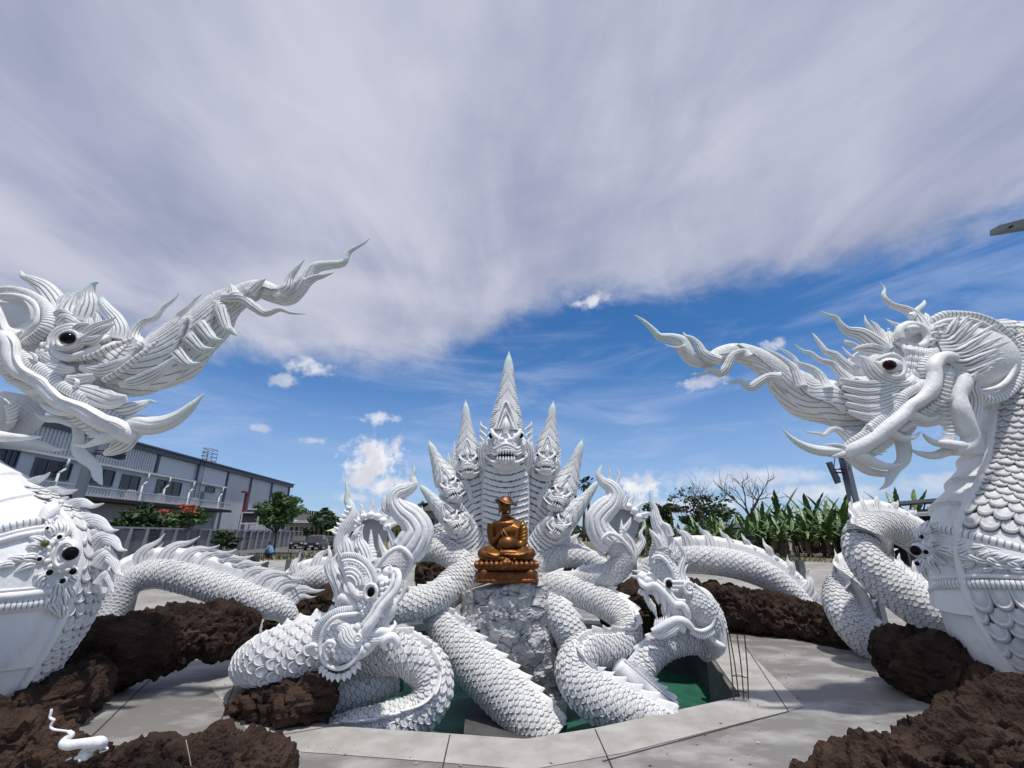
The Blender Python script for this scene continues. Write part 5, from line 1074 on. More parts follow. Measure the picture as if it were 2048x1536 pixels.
# far-side jaw line, palate, tongue, lower jaw
tube(hd, [(p[0]+14, p[1]+12, p[2]*.8, .45) for p in lip[4:]], Y0, n=90)
blob(hd, 1850, 800, Y0+.2, 62, 52, 40, rot=R(35)); blob(hd, 1905, 800, Y0+.3, 44, 72, 34)
lj = [(1905, 715, 9, .0), (1921, 738, 14, -.2), (1926, 766, 15, -.3), (1917, 792, 14, -.32), (1918, 820, 19, -.32), (1928, 850, 19, -.3), (1941, 876, 15, -.28), (1930, 896, 14, -.28), (1905, 900, 11, -.28)]
tube(hd, lj, Y0, n=110, seg=28)
fluted(hd, [(1950, 752, 6, -.2), (1941, 776, 14, -.26), (1948, 800, 13, -.2), (1944, 830, 14, -.16), (1946, 862, 8, -.16)], Y0, k=9, flat=.5, depth=.14)
hd.build('head', WHITE, t, auto=55); cr.build('crest_tendrils', WHITE, t)
tn = MB(); tube(tn, [(1822, 850, 10, .0), (1804, 872, 13, -.05), (1808, 899, 13, -.1), (1806, 921, 11, -.1), (1792, 937, 9, -.1), (1781, 954, 8, -.1), (1774, 969, 5, -.1), (1758, 980, .5, -.1)], Y0, flat=.4, n=80); tn.build('tongue', WHITE, t)
tk = MB(); fluted(tk, [(1692, 903, 13, -.2), (1676, 903, 12, -.22), (1662, 903, 11, -.24), (1636, 901, 10, -.26), (1610, 893, 8, -.28), (1586, 879, 5, -.3), (1564, 857, .6, -.3)], Y0, k=5, depth=.04, flat=1, mint=.45, bare=.2); tk.build('tusk', WHITE, t)
for s_ in ([(1708, 905, 13, -.3), (1722, 912, 12, -.34), (1749, 926, 10, -.34), (1774, 933, 7, -.32), (1799, 929, 4, -.3), (1820, 922, .5, -.3)], [(1700, 912, 12, .15), (1729, 938, 9, .15), (1759, 947, 7, .15), (1785, 947, 4, .15), (1800, 943, .5, .15)],
           [(1774, 864, 9, -.42), (1789, 869, 8, -.44), (1809, 877, 6.5, -.46), (1829, 873, 4, -.46), (1842, 863, .5, -.46)], [(1812, 834, 10, -.4), (1826, 832, 10, -.42), (1849, 839, 7, -.42), (1869, 837, 3.5, -.42), (1880, 829, .5, -.42)],
           [(1925, 893, 11, -.3), (1897, 889, 9, -.34), (1869, 885, 6.5, -.36), (1853, 875, 4, -.36), (1845, 866, .5, -.36)], [(1925, 900, 12, -.2), (1897, 902, 10, -.2), (1869, 911, 8, -.2), (1839, 907, 5, -.2), (1818, 897, .5, -.2)]):
    m = MB(); tube(m, s_, Y0, n=50, mint=.8); m.build('fang', WHITE, t)
m = MB(); teeth(m, [(1886, 742, 0, -.4), (1889, 770, 0, -.42), (1880, 795, 0, -.42), (1860, 812, 0, -.42), (1838, 826, 0, -.42)], Y0, lambda f: (1-.1*f, .25+.2*f), 13, 20, 3.2, (.1, -.2)); m.build('teeth_row', WHITE, t)
m = MB(); teeth(m, [(1832, 838, 0, -.4), (1812, 850, 0, -.4), (1798, 862, 0, -.4)], Y0, lambda f: (1, .15), 6, 22, 3, (0, -.1)); m.build('teeth_row', WHITE, t)
m = MB(); teeth(m, [(1778, 872, 0, -.38), (1762, 890, 0, -.36), (1742, 905, 0, -.32)], Y0, lambda f: (.9, .45), 9, 22, 3, (0, -.15)); m.build('teeth_row', WHITE, t)
m = MB(); teeth(m, [(1900, 790, 0, -.3), (1900, 830, 0, -.3), (1908, 868, 0, -.3), (1900, 885, 0, -.3)], Y0, lambda f: (-1, .1), 14, 26, 3.2, (0, -.25)); m.build('teeth_row', WHITE, t)
eye(1779, 730, Y0-.62, 13, t, REDEYE, .7, 10.5)
# ---- rear coils of the same statue
cb = MB(); cf = MB()
up = np.array([0, 0, 1.0])
pa3 = coil(cb, [(1290, 1140, 22, .6), (1340, 1124, 27, .3), (1400, 1120, 31), (1460, 1127, 32), (1510, 1142, 32), (1555, 1166, 30), (1598, 1205, 27), (1625, 1245, 24)], 13.5, 11, up, 1)
flames(cf, pa3, .58, .52, s0=.6, s1=pa3.L*.93, lean=-.55, sheet=.5)
def flush():
    global cb, cf
    cb.build('coil', WHITE, t, auto=42); cf.build('spinal_fin', WHITE, t); cb = MB(); cf = MB()
flush()
pa1 = coil(cb, [(1900, 1135, 38, .9), (1840, 1082, 38, .7), (1775, 1052, 36, .5), (1728, 1065, 38, .2), (1728, 1112, 42, 0), (1775, 1165, 48, -.2), (1840, 1215, 52, -.4), (1905, 1260, 54, -.5)], 9.6, 12, [np.array([0, 0, 1.]), np.array([.1, .2, 1.]), np.array([.5, .3, .8]), np.array([.8, .2, .5]), np.array([.8, .1, .6]), np.array([.7, .1, .7])], 1, span=.97, belly=False)
flames(cf, pa1, .42, .36, s0=pa1.L*.12, s1=pa1.L*.95, lean=-.5, sheet=.6)
flush()
pa2 = coil(cb, [(1745, 1150, 36, 1.0), (1700, 1160, 36, .7), (1680, 1195, 38, .4), (1700, 1245, 40, .1), (1745, 1290, 42, 0), (1800, 1330, 44, -.1)], 10.6, 11, [np.array([.2, .3, 1.]), np.array([.7, .3, .7]), np.array([.8, .1, .5]), np.array([.7, .1, .7])], 1, span=.97, belly=False)
flames(cf, pa2, .42, .36, s0=pa2.L*.05, s1=pa2.L*.8, lean=-.4, sheet=.6)
flush()
rebase(t, tuple(at(2000, 1350, 7.8)))

# ================================================================ left giant naga
t = thing('naga_statue', 'huge white naga on the left, head facing right, big black jewel on its chest', 'dragon statue')
LG = t; Y0 = 6.6
nb = MB()
NP = [(-90, 900, 40), (-60, 950, 62), (-14, 1018, 98), (16, 1080, 148), (30, 1140, 184), (14, 1220, 181), (-20, 1300, 166), (-60, 1380, 150), (-100, 1440, 140)]
P, r = pxy(NP, Y0); r = r*offax(NP)
pa = Path(P, r*.99, None, None, .03); TB0, TB1 = .25, math.pi-.62
def dz(TH, u, rr, S):
    b = ((TH > TB0) & (TH < TB1) & (u > .34)).astype(float); pl = ((S+.1)/.55) % 1
    return (1-b)*(.05*pl**1.6-.015), .9*b
sweep(nb, pa, None, seg=180, disp=dz)
scales(nb, pa, .155, TB0, TB1-.05, 1, .62, 1.35, s0=pa.L*.33)
tt = np.linspace(pa.L*.45, pa.L*.98, 120); sweep(nb, pa.surf(tt, np.full(120, TB1), .0), np.full(120, .05), seg=14, n=160, smooth_path=False)
def band(mb, pts, kind, **k):
    q = on(pa, pts, Y0, .02)
    if kind == 'r': ringed(mb, q, Y0, **k)
    else: tube(mb, q, Y0, **k)
band(nb, [(-60, 1100, 6), (0, 1082, 6), (45, 1070, 6), (88, 1063, 6)], 't'); band(nb, [(-60, 1092, 3), (0, 1072, 3), (45, 1060, 3), (88, 1053, 3)], 't')
band(nb, [(-60, 1075, 8), (0, 1058, 8), (40, 1048, 8), (84, 1042, 8)], 'r', pitch=8)
band(nb, [(84, 1042, 8), (98, 1026, 14), (104, 1014, 12), (108, 1004, 3)], 't'); band(nb, [(96, 1046, 3), (106, 1036, 5), (116, 1036, 5), (120, 1046, 3)], 't')
band(nb, [(-60, 1200, 8), (0, 1194, 8), (60, 1188, 8), (102, 1182, 8)], 't'); band(nb, [(-60, 1188, 3), (0, 1182, 3), (60, 1177, 3), (102, 1172, 3)], 't')
band(nb, [(-60, 1218, 9), (0, 1213, 9), (60, 1208, 9), (98, 1202, 9)], 'r', pitch=7)
coil(nb, [(-20, 650, 54, .55), (-90, 668, 64, .45), (-160, 740, 68, .25), (-165, 830, 66, .1), (-120, 905, 70, 0), (-60, 985, 90, 0)], Y0, 18, V3_(-1, .3, .3), 1, lift=1.3)
nb.build('body', WHITE, t, auto=42)
br = MB()
for x, y, an, ln, w in [(75, 1120, 175, 42, 10), (70, 1130, 195, 44, 9), (50, 1122, 165, 36, 8), (30, 1130, 185, 40, 8), (5, 1135, 175, 40, 8), (88, 1088, 150, 34, 8), (78, 1094, 170, 26, 7), (95, 1150, 215, 38, 9), (90, 1160, 235, 30, 8), (118, 1168, 262, 44, 9), (126, 1180, 275, 48, 9), (134, 1170, 292, 40, 8), (110, 1185, 250, 44, 8), (125, 1205, 268, 40, 8),
                        (118, 1068, 95, 30, 9), (128, 1072, 75, 30, 8), (108, 1070, 118, 30, 8), (138, 1150, 320, 26, 7), (100, 1056, 110, 24, 7), (98, 1200, 300, 42, 8)]:
    leafy(br, pa, x, y, an, ln, w, Y0)
Yb = hit(pa, 128, 1108)
for k in range(16):
    a = k/16*2*math.pi; x = 122+30*math.cos(a); y = 1110+33*math.sin(a); blob(br, x, y, hit(pa, x, y)-.02, 6.5, 6.5, 6, 12, 8)
blob(br, 124, 1110, Yb+.04, 30, 32, 26, 30, 20)
for rr_, rt, dy in ((24, 4, -.13), (18, 4, -.18), (22, 3, -.24)): torus_px(br, 129, 1109, Yb+dy, rr_*.8, rr_, rt)
for x, y in ((119, 1074), (142, 1087), (95, 1056), (79, 1118), (99, 1145), (146, 1143), (125, 1162), (90, 1087)): blob(br, x, y, hit(pa, x, y)-.01, 9, 9, 8, 14, 10)
bo = br.build('brooch', WHITE, t)
m = MB(); blob(m, 141, 1107, Yb-.26, 13.5, 13.5, 13); m.build('jewel', BLACK, bo)
for x, y, rr_ in ((119, 1074, 4.5), (142, 1086, 4), (95, 1056, 3), (79, 1118, 4.2), (99, 1145, 6), (146, 1143, 6.5), (125, 1162, 5)): gem(bo, pa, x, y, rr_, lift=.09)
gem(bo, pa, 90, 1087, 7.5, OLIVE, lift=.08)
# mane flames down the back of the neck
mf = MB()
for dy, L_ in ((.05, [[(35, 988, 15), (55, 972, 12), (75, 960, 8), (90, 953, 4.5), (101, 944, 1)], [(60, 1012, 17), (85, 992, 14), (113, 981, 9), (135, 984, 5.5), (156, 979, 1)], [(95, 1035, 17), (112, 1010, 13), (125, 1000, 6), (137, 993, 1)],
                [(112, 1036, 18), (138, 1015, 15), (163, 1005, 9), (186, 1012, 5), (208, 1007, 1)], [(130, 1050, 16), (152, 1035, 11), (168, 1029, 5), (181, 1026, 1)], [(150, 1062, 17), (175, 1042, 14), (200, 1044, 9.5), (220, 1060, 5), (238, 1060, 1)], [(165, 1085, 15), (187, 1068, 10), (203, 1066, 5), (214, 1068, 1)],
                [(182, 1100, 17), (204, 1077, 14), (227, 1082, 9), (240, 1098, 4.5), (255, 1101, 1)], [(190, 1120, 14), (208, 1105, 9), (222, 1108, 1)], [(196, 1135, 16), (213, 1113, 12), (228, 1125, 8), (236, 1145, 5), (248, 1152, 1)], [(200, 1170, 14), (214, 1150, 9), (222, 1168, 5), (226, 1185, 1)]]),):
    for s_ in L_: fluted(mf, [(*p, dy) for p in s_], Y0, k=9, depth=.2, flat=.35, w=.42, bare=.5)
for s_ in ([(40, 985, 12), (70, 1000, 16), (105, 1020, 18), (140, 1045, 18), (170, 1075, 18), (192, 1110, 17), (202, 1150, 14), (203, 1190, 8)],): fluted(mf, [(*p, .28) for p in s_], Y0, k=8, flat=.4, depth=.1)
mf.build('neck_mane', WHITE, t)
# ---- head
hd = MB(); Y0 = 7.0
blob(hd, 120, 690, Y0+.15, 100, 62, 55, 50, 30, rot=R(10)); blob(hd, 60, 650, Y0+.25, 80, 66, 55)
sheath(hd, [(90, 700, 44), (167, 712, 52), (223, 728, 53), (278, 735, 53), (334, 716, 52), (378, 684, 45), (416, 648, 38), (445, 617, 30), (482, 591, 22), (519, 579, 18), (549, 589, 17), (579, 592, 16), (609, 563, 14), (631, 536, 11), (660, 530, 8.5), (686, 526, 7), (698, 505, 5), (716, 493, 3.2), (730, 485, 1.8), (740, 476, .5)], Y0, nseg=8, lean=1.5, strokes=36, flare=.22, seg=288, n=460, gd=.045, mint=.80, side=-1)
# two slanting ribs and the fan strokes over the trunk
ringed(hd, [(205, 762, 5, -.46), (240, 742, 6, -.5), (275, 715, 6, -.5), (318, 680, 3, -.42)], Y0, pitch=9, depth=.1)
ringed(hd, [(150, 720, 4, -.44), (185, 712, 6, -.48), (225, 694, 6, -.46), (268, 676, 3, -.36)], Y0, pitch=9, depth=.1)
for s_ in ([(70, 726, 5), (98, 735, 12), (127, 742, 14), (150, 738, 5)], [(132, 757, 7), (160, 762, 15), (190, 752, 6)], [(140, 772, 6), (178, 786, 17), (220, 800, 19), (254, 796, 6)], [(75, 700, 6), (100, 716, 12), (118, 726, 5)], [(160, 735, 6), (200, 742, 13), (240, 730, 12), (262, 712, 3)], [(240, 770, 6), (280, 762, 13), (320, 742, 11), (350, 715, 3)]):
    fluted(hd, [(*p, -.44) for p in s_], Y0, k=8, depth=.13, flat=.45)
for s_ in ([(440, 615, 14), (453, 654, 9), (463, 662, 7), (474, 671, 1.5)], [(400, 650, 16), (425, 678, 10), (446, 680, 1)], [(380, 675, 18), (405, 698, 10), (429, 697, 1)], [(350, 700, 20), (378, 728, 10), (402, 726, 1)], [(445, 596, 10), (482, 597, 10), (508, 614, 9), (531, 627, 7), (560, 619, 4.5), (583, 626, 3), (612, 628, .5)],
          [(560, 585, 13), (575, 574, 10), (580, 556, 7), (594, 537, 4.5), (609, 519, .6)], [(612, 565, 10), (629, 556, 7), (646, 552, 4.5), (668, 545, .6)], [(470, 590, 12), (464, 575, 5), (461, 567, .5)], [(500, 585, 12), (522, 564, 6), (532, 557, .5)], [(440, 612, 10), (430, 600, 5), (425, 582, .5)]):
    fluted(hd, [(*p, -.2) for p in s_], Y0, k=6, depth=.12, flat=.7, mint=.6)
cr = MB()
for s_ in ([(275, 690, 15), (269, 673, 12), (275, 657, 9), (289, 643, 6.5), (311, 636, 5.5), (327, 616, 4), (347, 600, 2.6), (359, 585, .5)], [(305, 690, 15), (311, 673, 12), (327, 657, 8.5), (347, 648, 7), (359, 630, 6), (376, 616, 4.3), (390, 600, 3), (405, 587, .5)], [(355, 668, 12), (364, 652, 9), (371, 637, 7), (393, 619, 5), (410, 603, 3.5), (425, 583, .5)],
          [(122, 628, 16), (114, 610, 17), (104, 592, 17), (88, 574, 14), (68, 562, 10), (48, 553, 6), (41, 541, 1)], [(165, 645, 18), (172, 625, 19), (178, 606, 15), (178, 586, 10), (185, 570, 6), (197, 564, 1)], [(150, 645, 20), (140, 622, 19), (146, 600, 11), (157, 582, 2)], [(125, 625, 12), (128, 602, 10), (139, 586, 2)],
          [(236, 680, 15), (240, 657, 14), (231, 636, 12), (217, 620, 10), (206, 606, 8), (205, 597, 5), (208, 592, 2)], [(200, 660, 10), (200, 640, 8), (193, 622, 1)], [(178, 655, 9), (176, 638, 7), (172, 628, 1)]):
    fluted(cr, [(*p, -.12) for p in s_], Y0, k=8, depth=.16, flat=.6, mint=.75, w=.4)
cr.build('crest_tendrils', WHITE, t)
# eye socket
for rr_, rt, dy in ((19, 4, -.52), (26, 4, -.48), (33, 5, -.42)): torus_px(hd, 135, 678, Y0+dy, rr_*1.05, rr_*.9, rt)
blob(hd, 135, 680, Y0-.38, 28, 24, 14)
tube(hd, [(106, 676, 5, -.4), (110, 702, 7, -.44), (135, 716, 8, -.46), (166, 708, 7, -.46), (200, 690, 5, -.42)], Y0)
for s_ in ([(171, 668, 8), (191, 654, 8), (215, 644, 5), (233, 633, .8)], [(175, 676, 9), (205, 660, 9), (229, 647, .8)], [(168, 684, 7), (188, 680, 9), (208, 668, 1)], [(150, 660, 7), (165, 652, 8), (180, 648, 2)]): fluted(hd, [(*p, -.5) for p in s_], Y0, k=5, depth=.2, flat=.6)
for s_ in ([(112, 650, 5), (130, 638, 10), (150, 645, 7), (165, 648, 2)], [(108, 630, 5), (125, 625, 8), (145, 632, 4)]): fluted(hd, [(*p, -.4) for p in s_], Y0, k=5, depth=.14, flat=.5)
for j in range(3):
    for i in range(3): x = 88+i*12; y = 690+j*13+i*5; fluted(hd, [(x, y-7, 3, -.40), (x, y, 7, -.44), (x+1, y+9, 5, -.42)], Y0, k=3, depth=.2, flat=.5, seg=18, n=10)
# mane shield cut by the picture's edge
blob(hd, 0, 640, Y0+.1, 74, 62, 40, 40, 30)
ringed(hd, [(-50, 600, 7, -.1), (0, 583, 8, -.16), (24, 580, 8, -.2), (56, 588, 9, -.26), (86, 607, 10, -.34), (100, 630, 12, -.4), (95, 653, 12, -.44), (76, 674, 12, -.44), (50, 687, 8, -.42)], Y0, pitch=5.5)
tube(hd, [(-50, 612, 5, -.2), (0, 592, 5, -.26), (40, 593, 5, -.3), (66, 605, 6, -.36), (78, 624, 6, -.4), (74, 646, 6, -.42), (60, 660, 5, -.42), (42, 674, 3, -.4)], Y0)
strands(hd, [(40, 668), (30, 672), (10, 674)], [(-30, 600), (-45, 620), (-60, 650)], 8, Y0-.36, 9, bend=-14)
lip = [(-20, 705, 14, -.3), (-5, 682, 15, -.4), (10, 676, 15, -.46), (22, 692, 15, -.5), (24, 718, 15, -.52), (37, 741, 14, -.52), (60, 755, 12.5, -.52), (80, 766, 12.5, -.52), (96, 784, 13, -.52), (114, 801, 13.5, -.52), (136, 810, 13.5, -.52), (160, 819, 14.5, -.52), (181, 831, 16, -.5), (204, 844, 16.5, -.46), (228, 852, 17, -.4), (247, 864, 18, -.32), (268, 876, 15, -.22)]
tube(hd, lip, Y0, n=170, seg=28)
tube(hd, [(p[0]+5, p[1]-5, 2.0, p[3]-.105) for p in lip[2:-1]], Y0, n=160, seg=8)
ringed(hd, [(48, 699, 7, -.4), (51, 713, 11, -.44), (64, 730, 12, -.46), (84, 740, 12, -.46), (104, 754, 12, -.46), (120, 769, 11, -.46), (138, 780, 11, -.46), (158, 790, 11, -.46), (175, 798, 12, -.44), (191, 812, 12, -.4), (211, 824, 11, -.36), (229, 832, 10, -.3), (255, 848, 9, -.2)], Y0, pitch=6)
for s_ in ([(72, 722, 3), (70, 712, 4), (60, 704, 1)], [(152, 772, 4), (155, 764, 4), (148, 756, 1)]): tube(hd, [(*p, -.52) for p in s_], Y0)
fluted(hd, [(212, 822, 7, -.3), (249, 820, 13, -.3), (279, 811, 10, -.26), (299, 803, 4, -.2), (314, 805, 1, -.2)], Y0, k=6, flat=.5, mint=.7)
blob(hd, 262, 858, Y0-.12, 24, 20, 26); blob(hd, 200, 822, Y0+.1, 66, 26, 42, rot=R(-28)); blob(hd, 95, 770, Y0+.15, 70, 34, 42, rot=R(-35))
tube(hd, [(p[0]-10, p[1]+16, p[2]*.8, .4) for p in lip[4:]], Y0, n=90)
fluted(hd, [(262, 868, 17, -.1), (248, 888, 15, -.1), (225, 901, 11, -.1), (208, 908, 4, -.1)], Y0, k=7, flat=.8, depth=.08)
# lower jaw and throat membrane at the picture's edge
blob(hd, -22, 835, Y0-.1, 42, 44, 34, 30, 20, disp=lambda U, V: .05*np.sin(U*5)*np.sin(V*6))
fluted(hd, [(-10, 800, 22, .3), (30, 820, 34, .3), (60, 842, 34, .3), (80, 850, 14, .3)], Y0, k=18, depth=.05, flat=.3, bare=.3)
hd.build('head', WHITE, t, auto=55)
tk = MB(); fluted(tk, [(262, 845, 15, -.2), (279, 849, 20, -.22), (309, 851, 18, -.24), (339, 843, 15, -.26), (365, 828, 11.5, -.28), (388, 808, 7, -.3), (408, 787, .8, -.3)], Y0, k=6, depth=.05, flat=1, mint=.5, bare=.25); tk.build('tusk', WHITE, t)
tn = MB(); tube(tn, [(150, 835, 8, .1), (157, 870, 9, .1), (155, 895, 10, .1), (165, 912, 12, .1), (180, 924, 10.5, .1), (192, 937, 9, .1), (195, 953, 8, .1), (204, 970, 1.5, .1)], Y0, flat=.4, n=80); tn.build('tongue', WHITE, t)
for s_ in ([(240, 866, 12, -.3), (227, 869, 11, -.34), (207, 877, 11, -.36), (189, 885, 7, -.36), (169, 892, 4, -.36), (145, 889, .8, -.36)], [(160, 826, 9, -.4), (149, 823, 9.5, -.42), (120, 823, 8.5, -.44), (96, 817, 5.5, -.44), (78, 806, .8, -.44)], [(100, 780, 8, -.4), (90, 779, 7.5, -.42), (66, 784, 6.5, -.42), (40, 782, .8, -.42)],
           [(150, 850, 7, -.1), (120, 839, 8, -.1), (90, 837, 6.5, -.1), (68, 827, .8, -.1)], [(-20, 868, 11, -.4), (0, 873, 11, -.42), (30, 875, 8, -.42), (60, 875, 5, -.42), (85, 874, .8, -.42)], [(-20, 880, 12, .1), (0, 884, 12, .1), (40, 888, 12, .1), (80, 891, 9, .1), (110, 899, 4.5, .1), (136, 899, .6, .1)]):
    m = MB(); tube(m, s_, Y0, n=50); m.build('fang', WHITE, t)
m = MB(); teeth(m, [(8, 700, 0, -.4), (10, 725, 0, -.4), (22, 750, 0, -.4), (40, 764, 0, -.42), (60, 770, 0, -.42)], Y0, lambda f: (-1, .15+.2*f), 12, 24, 3.4, (0, -.15)); m.build('teeth_row', WHITE, t)
m = MB(); teeth(m, [(92, 795, 0, -.42), (108, 812, 0, -.42)], Y0, lambda f: (-1, .2), 4, 22, 3, (0, -.2)); m.build('teeth_row', WHITE, t)
m = MB(); teeth(m, [(150, 828, 0, -.42), (168, 845, 0, -.42), (190, 862, 0, -.4), (200, 872, 0, -.4)], Y0, lambda f: (-1, .35), 8, 26, 3.2, (0, -.2)); m.build('teeth_row', WHITE, t)
m = MB(); teeth(m, [(12, 812, 0, -.3), (18, 828, 0, -.3), (16, 848, 0, -.3)], Y0, lambda f: (1, -.5+.5*f), 6, 24, 3.2, (.0, -.3)); m.build('teeth_row', WHITE, t)
eye(135, 676, Y0-.62, 14, t, BLACK, .8, 12)
# ---- rear coils of the left giant
cb = MB(); cf = MB()
pa3 = coil(cb, [(205, 1265, 26, -.6), (228, 1215, 30, -.4), (262, 1165, 33, -.2), (320, 1148, 35, 0), (390, 1162, 36, .1), (460, 1185, 36, .2), (530, 1208, 32, .3), (562, 1218, 27, .4), (582, 1236, 19, .5), (588, 1246, 5, .55)], 9.6, 12, up, 1)
flames(cf, pa3, .46, .30, s0=.9, s1=pa3.L*.94, lean=1.15, sheet=.5, jitter=.08)
flush()
pa4 = coil(cb, [(555, 1235, 22, 0), (572, 1192, 24, 0), (610, 1162, 27, .1), (655, 1158, 30, .2), (700, 1175, 32, .3), (740, 1215, 30, .4)], 12.0, 10, up, 1)
flames(cf, pa4, .44, .36, s0=.35, s1=pa4.L*.75, lean=.7, sheet=.45)
flush()
rebase(t, tuple(at(60, 1350, 6.6)))
# ================================================================ left crested naga (head rearing to the right)
t = thing('naga_statue', 'white crested naga left of the pedestal, open mouth and oval black eye facing right', 'dragon statue')
Y0 = 7.5
V3 = lambda *a: np.array(a, float)
nb = MB(); nf = MB()
pa = coil(nb, [(735, 1235, 30, .1), (700, 1265, 46, .05), (650, 1290, 58), (602, 1306, 66), (556, 1318, 66, .05), (520, 1325, 56, .4), (510, 1330, 48, .9), (535, 1340, 44, 1.4)], Y0, 21, [V3(-.45, 0, .9), V3(-.45, .1, .9), V3(-.3, .3, .9), V3(-.1, .6, .8), V3(0, .2, 1)], 1, lift=1.5, span=.78)
nb.build('neck', WHITE, t, auto=42)
fin(nf, pa, .17, .30, s0=pa.L*.1, s1=pa.L*.86, lean=-.8, thick=.07, base=.45); nf.build('spinal_fin', WHITE, t)
cb = MB(); cf = MB()
pb = coil(cb, [(648, 1300, 40, .5), (700, 1312, 42, .3), (760, 1306, 44, .15), (815, 1308, 46, .05), (856, 1338, 47, 0), (866, 1382, 46, -.1), (840, 1425, 44, -.2), (780, 1450, 46, -.3), (700, 1468, 46, -.3), (640, 1490, 40, -.2)], 7.75, 16,
          [V3(0, -.1, 1), V3(0, -.2, 1), V3(.4, -.3, .9), V3(.5, -.9, .4), V3(-.1, -1, .55), V3(-.5, -.8, .5), V3(-.2, -.5, .9)], 1, lift=1.5)
fin(cf, pb, .13, .24, s0=pb.L*.2, s1=pb.L*.98, lean=.6, thick=.07, base=.5)
cb.build('coil', WHITE, t, auto=42); cf.build('spinal_fin', WHITE, t); cb = MB(); cf = MB()
pb = coil(cb, [(620, 1400, 34), (680, 1392, 38), (740, 1372, 38, .1), (800, 1352, 34, .3)], 7.95, 14, V3(-.1, -.3, 1), -1, lift=1.5)
fin(cf, pb, .1, .22, lean=.4, thick=.05, base=.5)
cb.build('coil', WHITE, t, auto=42); cf.build('spinal_fin', WHITE, t)
# tail that rises as an S beside the hood
cb = MB(); cf = MB()
pt = coil(cb, [(700, 1215, 26, -.6), (730, 1190, 30, -.4), (760, 1163, 33, -.1), (790, 1132, 34, .1), (812, 1104, 31, .2), (822, 1090, 28, .2)], 9.2, 10, V3(-.6, -.1, .8), 1, span=.95, belly=False)
def dzt(TH, u, rr, S): g = groove(TH*11/(2*np.pi), .5); rg = groove(u*60, .4)*np.clip(1-u*2.2, 0, 1); return -.14*g*np.clip((1-u)*4, 0, 1)-.03*rg, .5*(g > .8)*np.clip((1-u)*4-1, 0, 1)
P, r = pxy([(812, 1104, 33, .1), (826, 1086, 34, .1), (836, 1062, 31, .1), (824, 1038, 27, .1), (803, 1020, 22, .1), (791, 1002, 18, .1), (797, 987, 16, .1), (815, 979, 13, .1), (827, 968, 9, .1), (825, 954, 5.5, .1), (828, 941, 3.5, .1), (827, 927, .6, .1)], 9.2)
sweep(cb, P, r, seg=132, n=200, flat=.7, disp=dzt, mint=.8)
tube(cb, [(744, 1172, 4, -.25), (752, 1140, 5, -.3), (775, 1108, 5, -.32), (800, 1096, 5, -.3), (820, 1112, 5, -.28), (822, 1132, 4, -.2), (806, 1160, 3, -.2)], 9.2, n=80)
for s_ in ([(800, 985, 6), (792, 975, 5), (790, 960, .6)], [(812, 980, 5), (808, 970, 4), (807, 962, .6)], [(785, 1025, 8), (770, 1018, 6), (768, 1000, 4), (769, 986, .6)], [(842, 1052, 8), (846, 1036, 5), (844, 1012, .6)], [(820, 1020, 6), (812, 1010, 4), (815, 1004, .6)], [(845, 1070, 6), (856, 1060, 4), (864, 1062, .6)], [(790, 1090, 8), (782, 1070, 6), (774, 1050, .6)], [(770, 1108, 8), (762, 1090, 5), (757, 1068, .6)], [(842, 1085, 6), (858, 1078, .6)]):
    fluted(cb, [(*p, .1) for p in s_], 9.2, k=4, depth=.1, flat=.6)
cb.build('tail', WHITE, t, auto=42)
# head
hd = MB(); Y0 = 7.3
blob(hd, 722, 1195, Y0+.1, 44, 50, 30, rot=R(-20)); blob(hd, 700, 1265, Y0-.12, 62, 52, 24, 40, 24); blob(hd, 762, 1178, Y0, 34, 24, 22, rot=R(-45+90))
sc_ = MB()
for j in range(7):
    for i in range(9):
        x = 648+i*12+(j % 2)*6; y = 1240+j*12
        if ((x-690)/48)**2+((y-1280)/40)**2 < 1: fluted(hd, [(x-4, y-2, 3, -.36), (x, y, 7.5, -.40), (x+5, y+5, 6.5, -.39), (x+7, y+8, 2, -.37)], Y0, k=2, depth=.1, flat=.5, seg=14, n=8)
for i in range(26):
    x = 716+(i % 5)*9+(i//5)*3; y = 1196+(i//5)*8+(i % 2)*3; fluted(hd, [(x, y-5, 2, -.30), (x, y, 5, -.34), (x, y+5, 4, -.33)], Y0, k=2, flat=.5, seg=12, n=6)
tube(hd, [(716, 1226, 2, -.38), (706, 1228, 4, -.42), (672, 1234, 4.5, -.46), (650, 1256, 4.5, -.44), (640, 1290, 4.5, -.42), (647, 1322, 4.5, -.42), (672, 1337, 4.5, -.42), (700, 1328, 4.5, -.42), (722, 1302, 4, -.42), (726, 1290, 2, -.4)], Y0, n=110)
tube(hd, [(655, 1320, 4, -.44), (648, 1300, 4, -.46), (656, 1284, 4.5, -.48), (668, 1286, 4, -.48), (668, 1296, 3, -.48)], Y0)
ringed(hd, [(630, 1292, 4, -.3), (633, 1263, 7.5, -.34), (649, 1240, 8, -.36), (677, 1223, 8, -.37), (706, 1217, 6, -.36)], Y0, pitch=4, flat=.4)
petals(hd, [(644, 1330, -.36), (664, 1346, -.38), (692, 1344, -.38), (718, 1318, -.36)], Y0, 9, 18, 6, lambda f: (-.7+1.3*f, 1))
fluted(hd, [(672, 1252, 5, -.42), (688, 1258, 12, -.46), (694, 1276, 16, -.47), (708, 1288, 12, -.45), (722, 1280, 5, -.44)], Y0, k=9, depth=.14, flat=.5)
torus_px(hd, 716, 1276, Y0-.48, 6, 6, 2.5); blob(hd, 628, 1300, Y0-.32, 13, 11, 10); tube(hd, [(618, 1304, 5, -.34), (616, 1296, 5, -.4), (626, 1290, 5, -.42), (636, 1294, 3, -.42)], Y0)
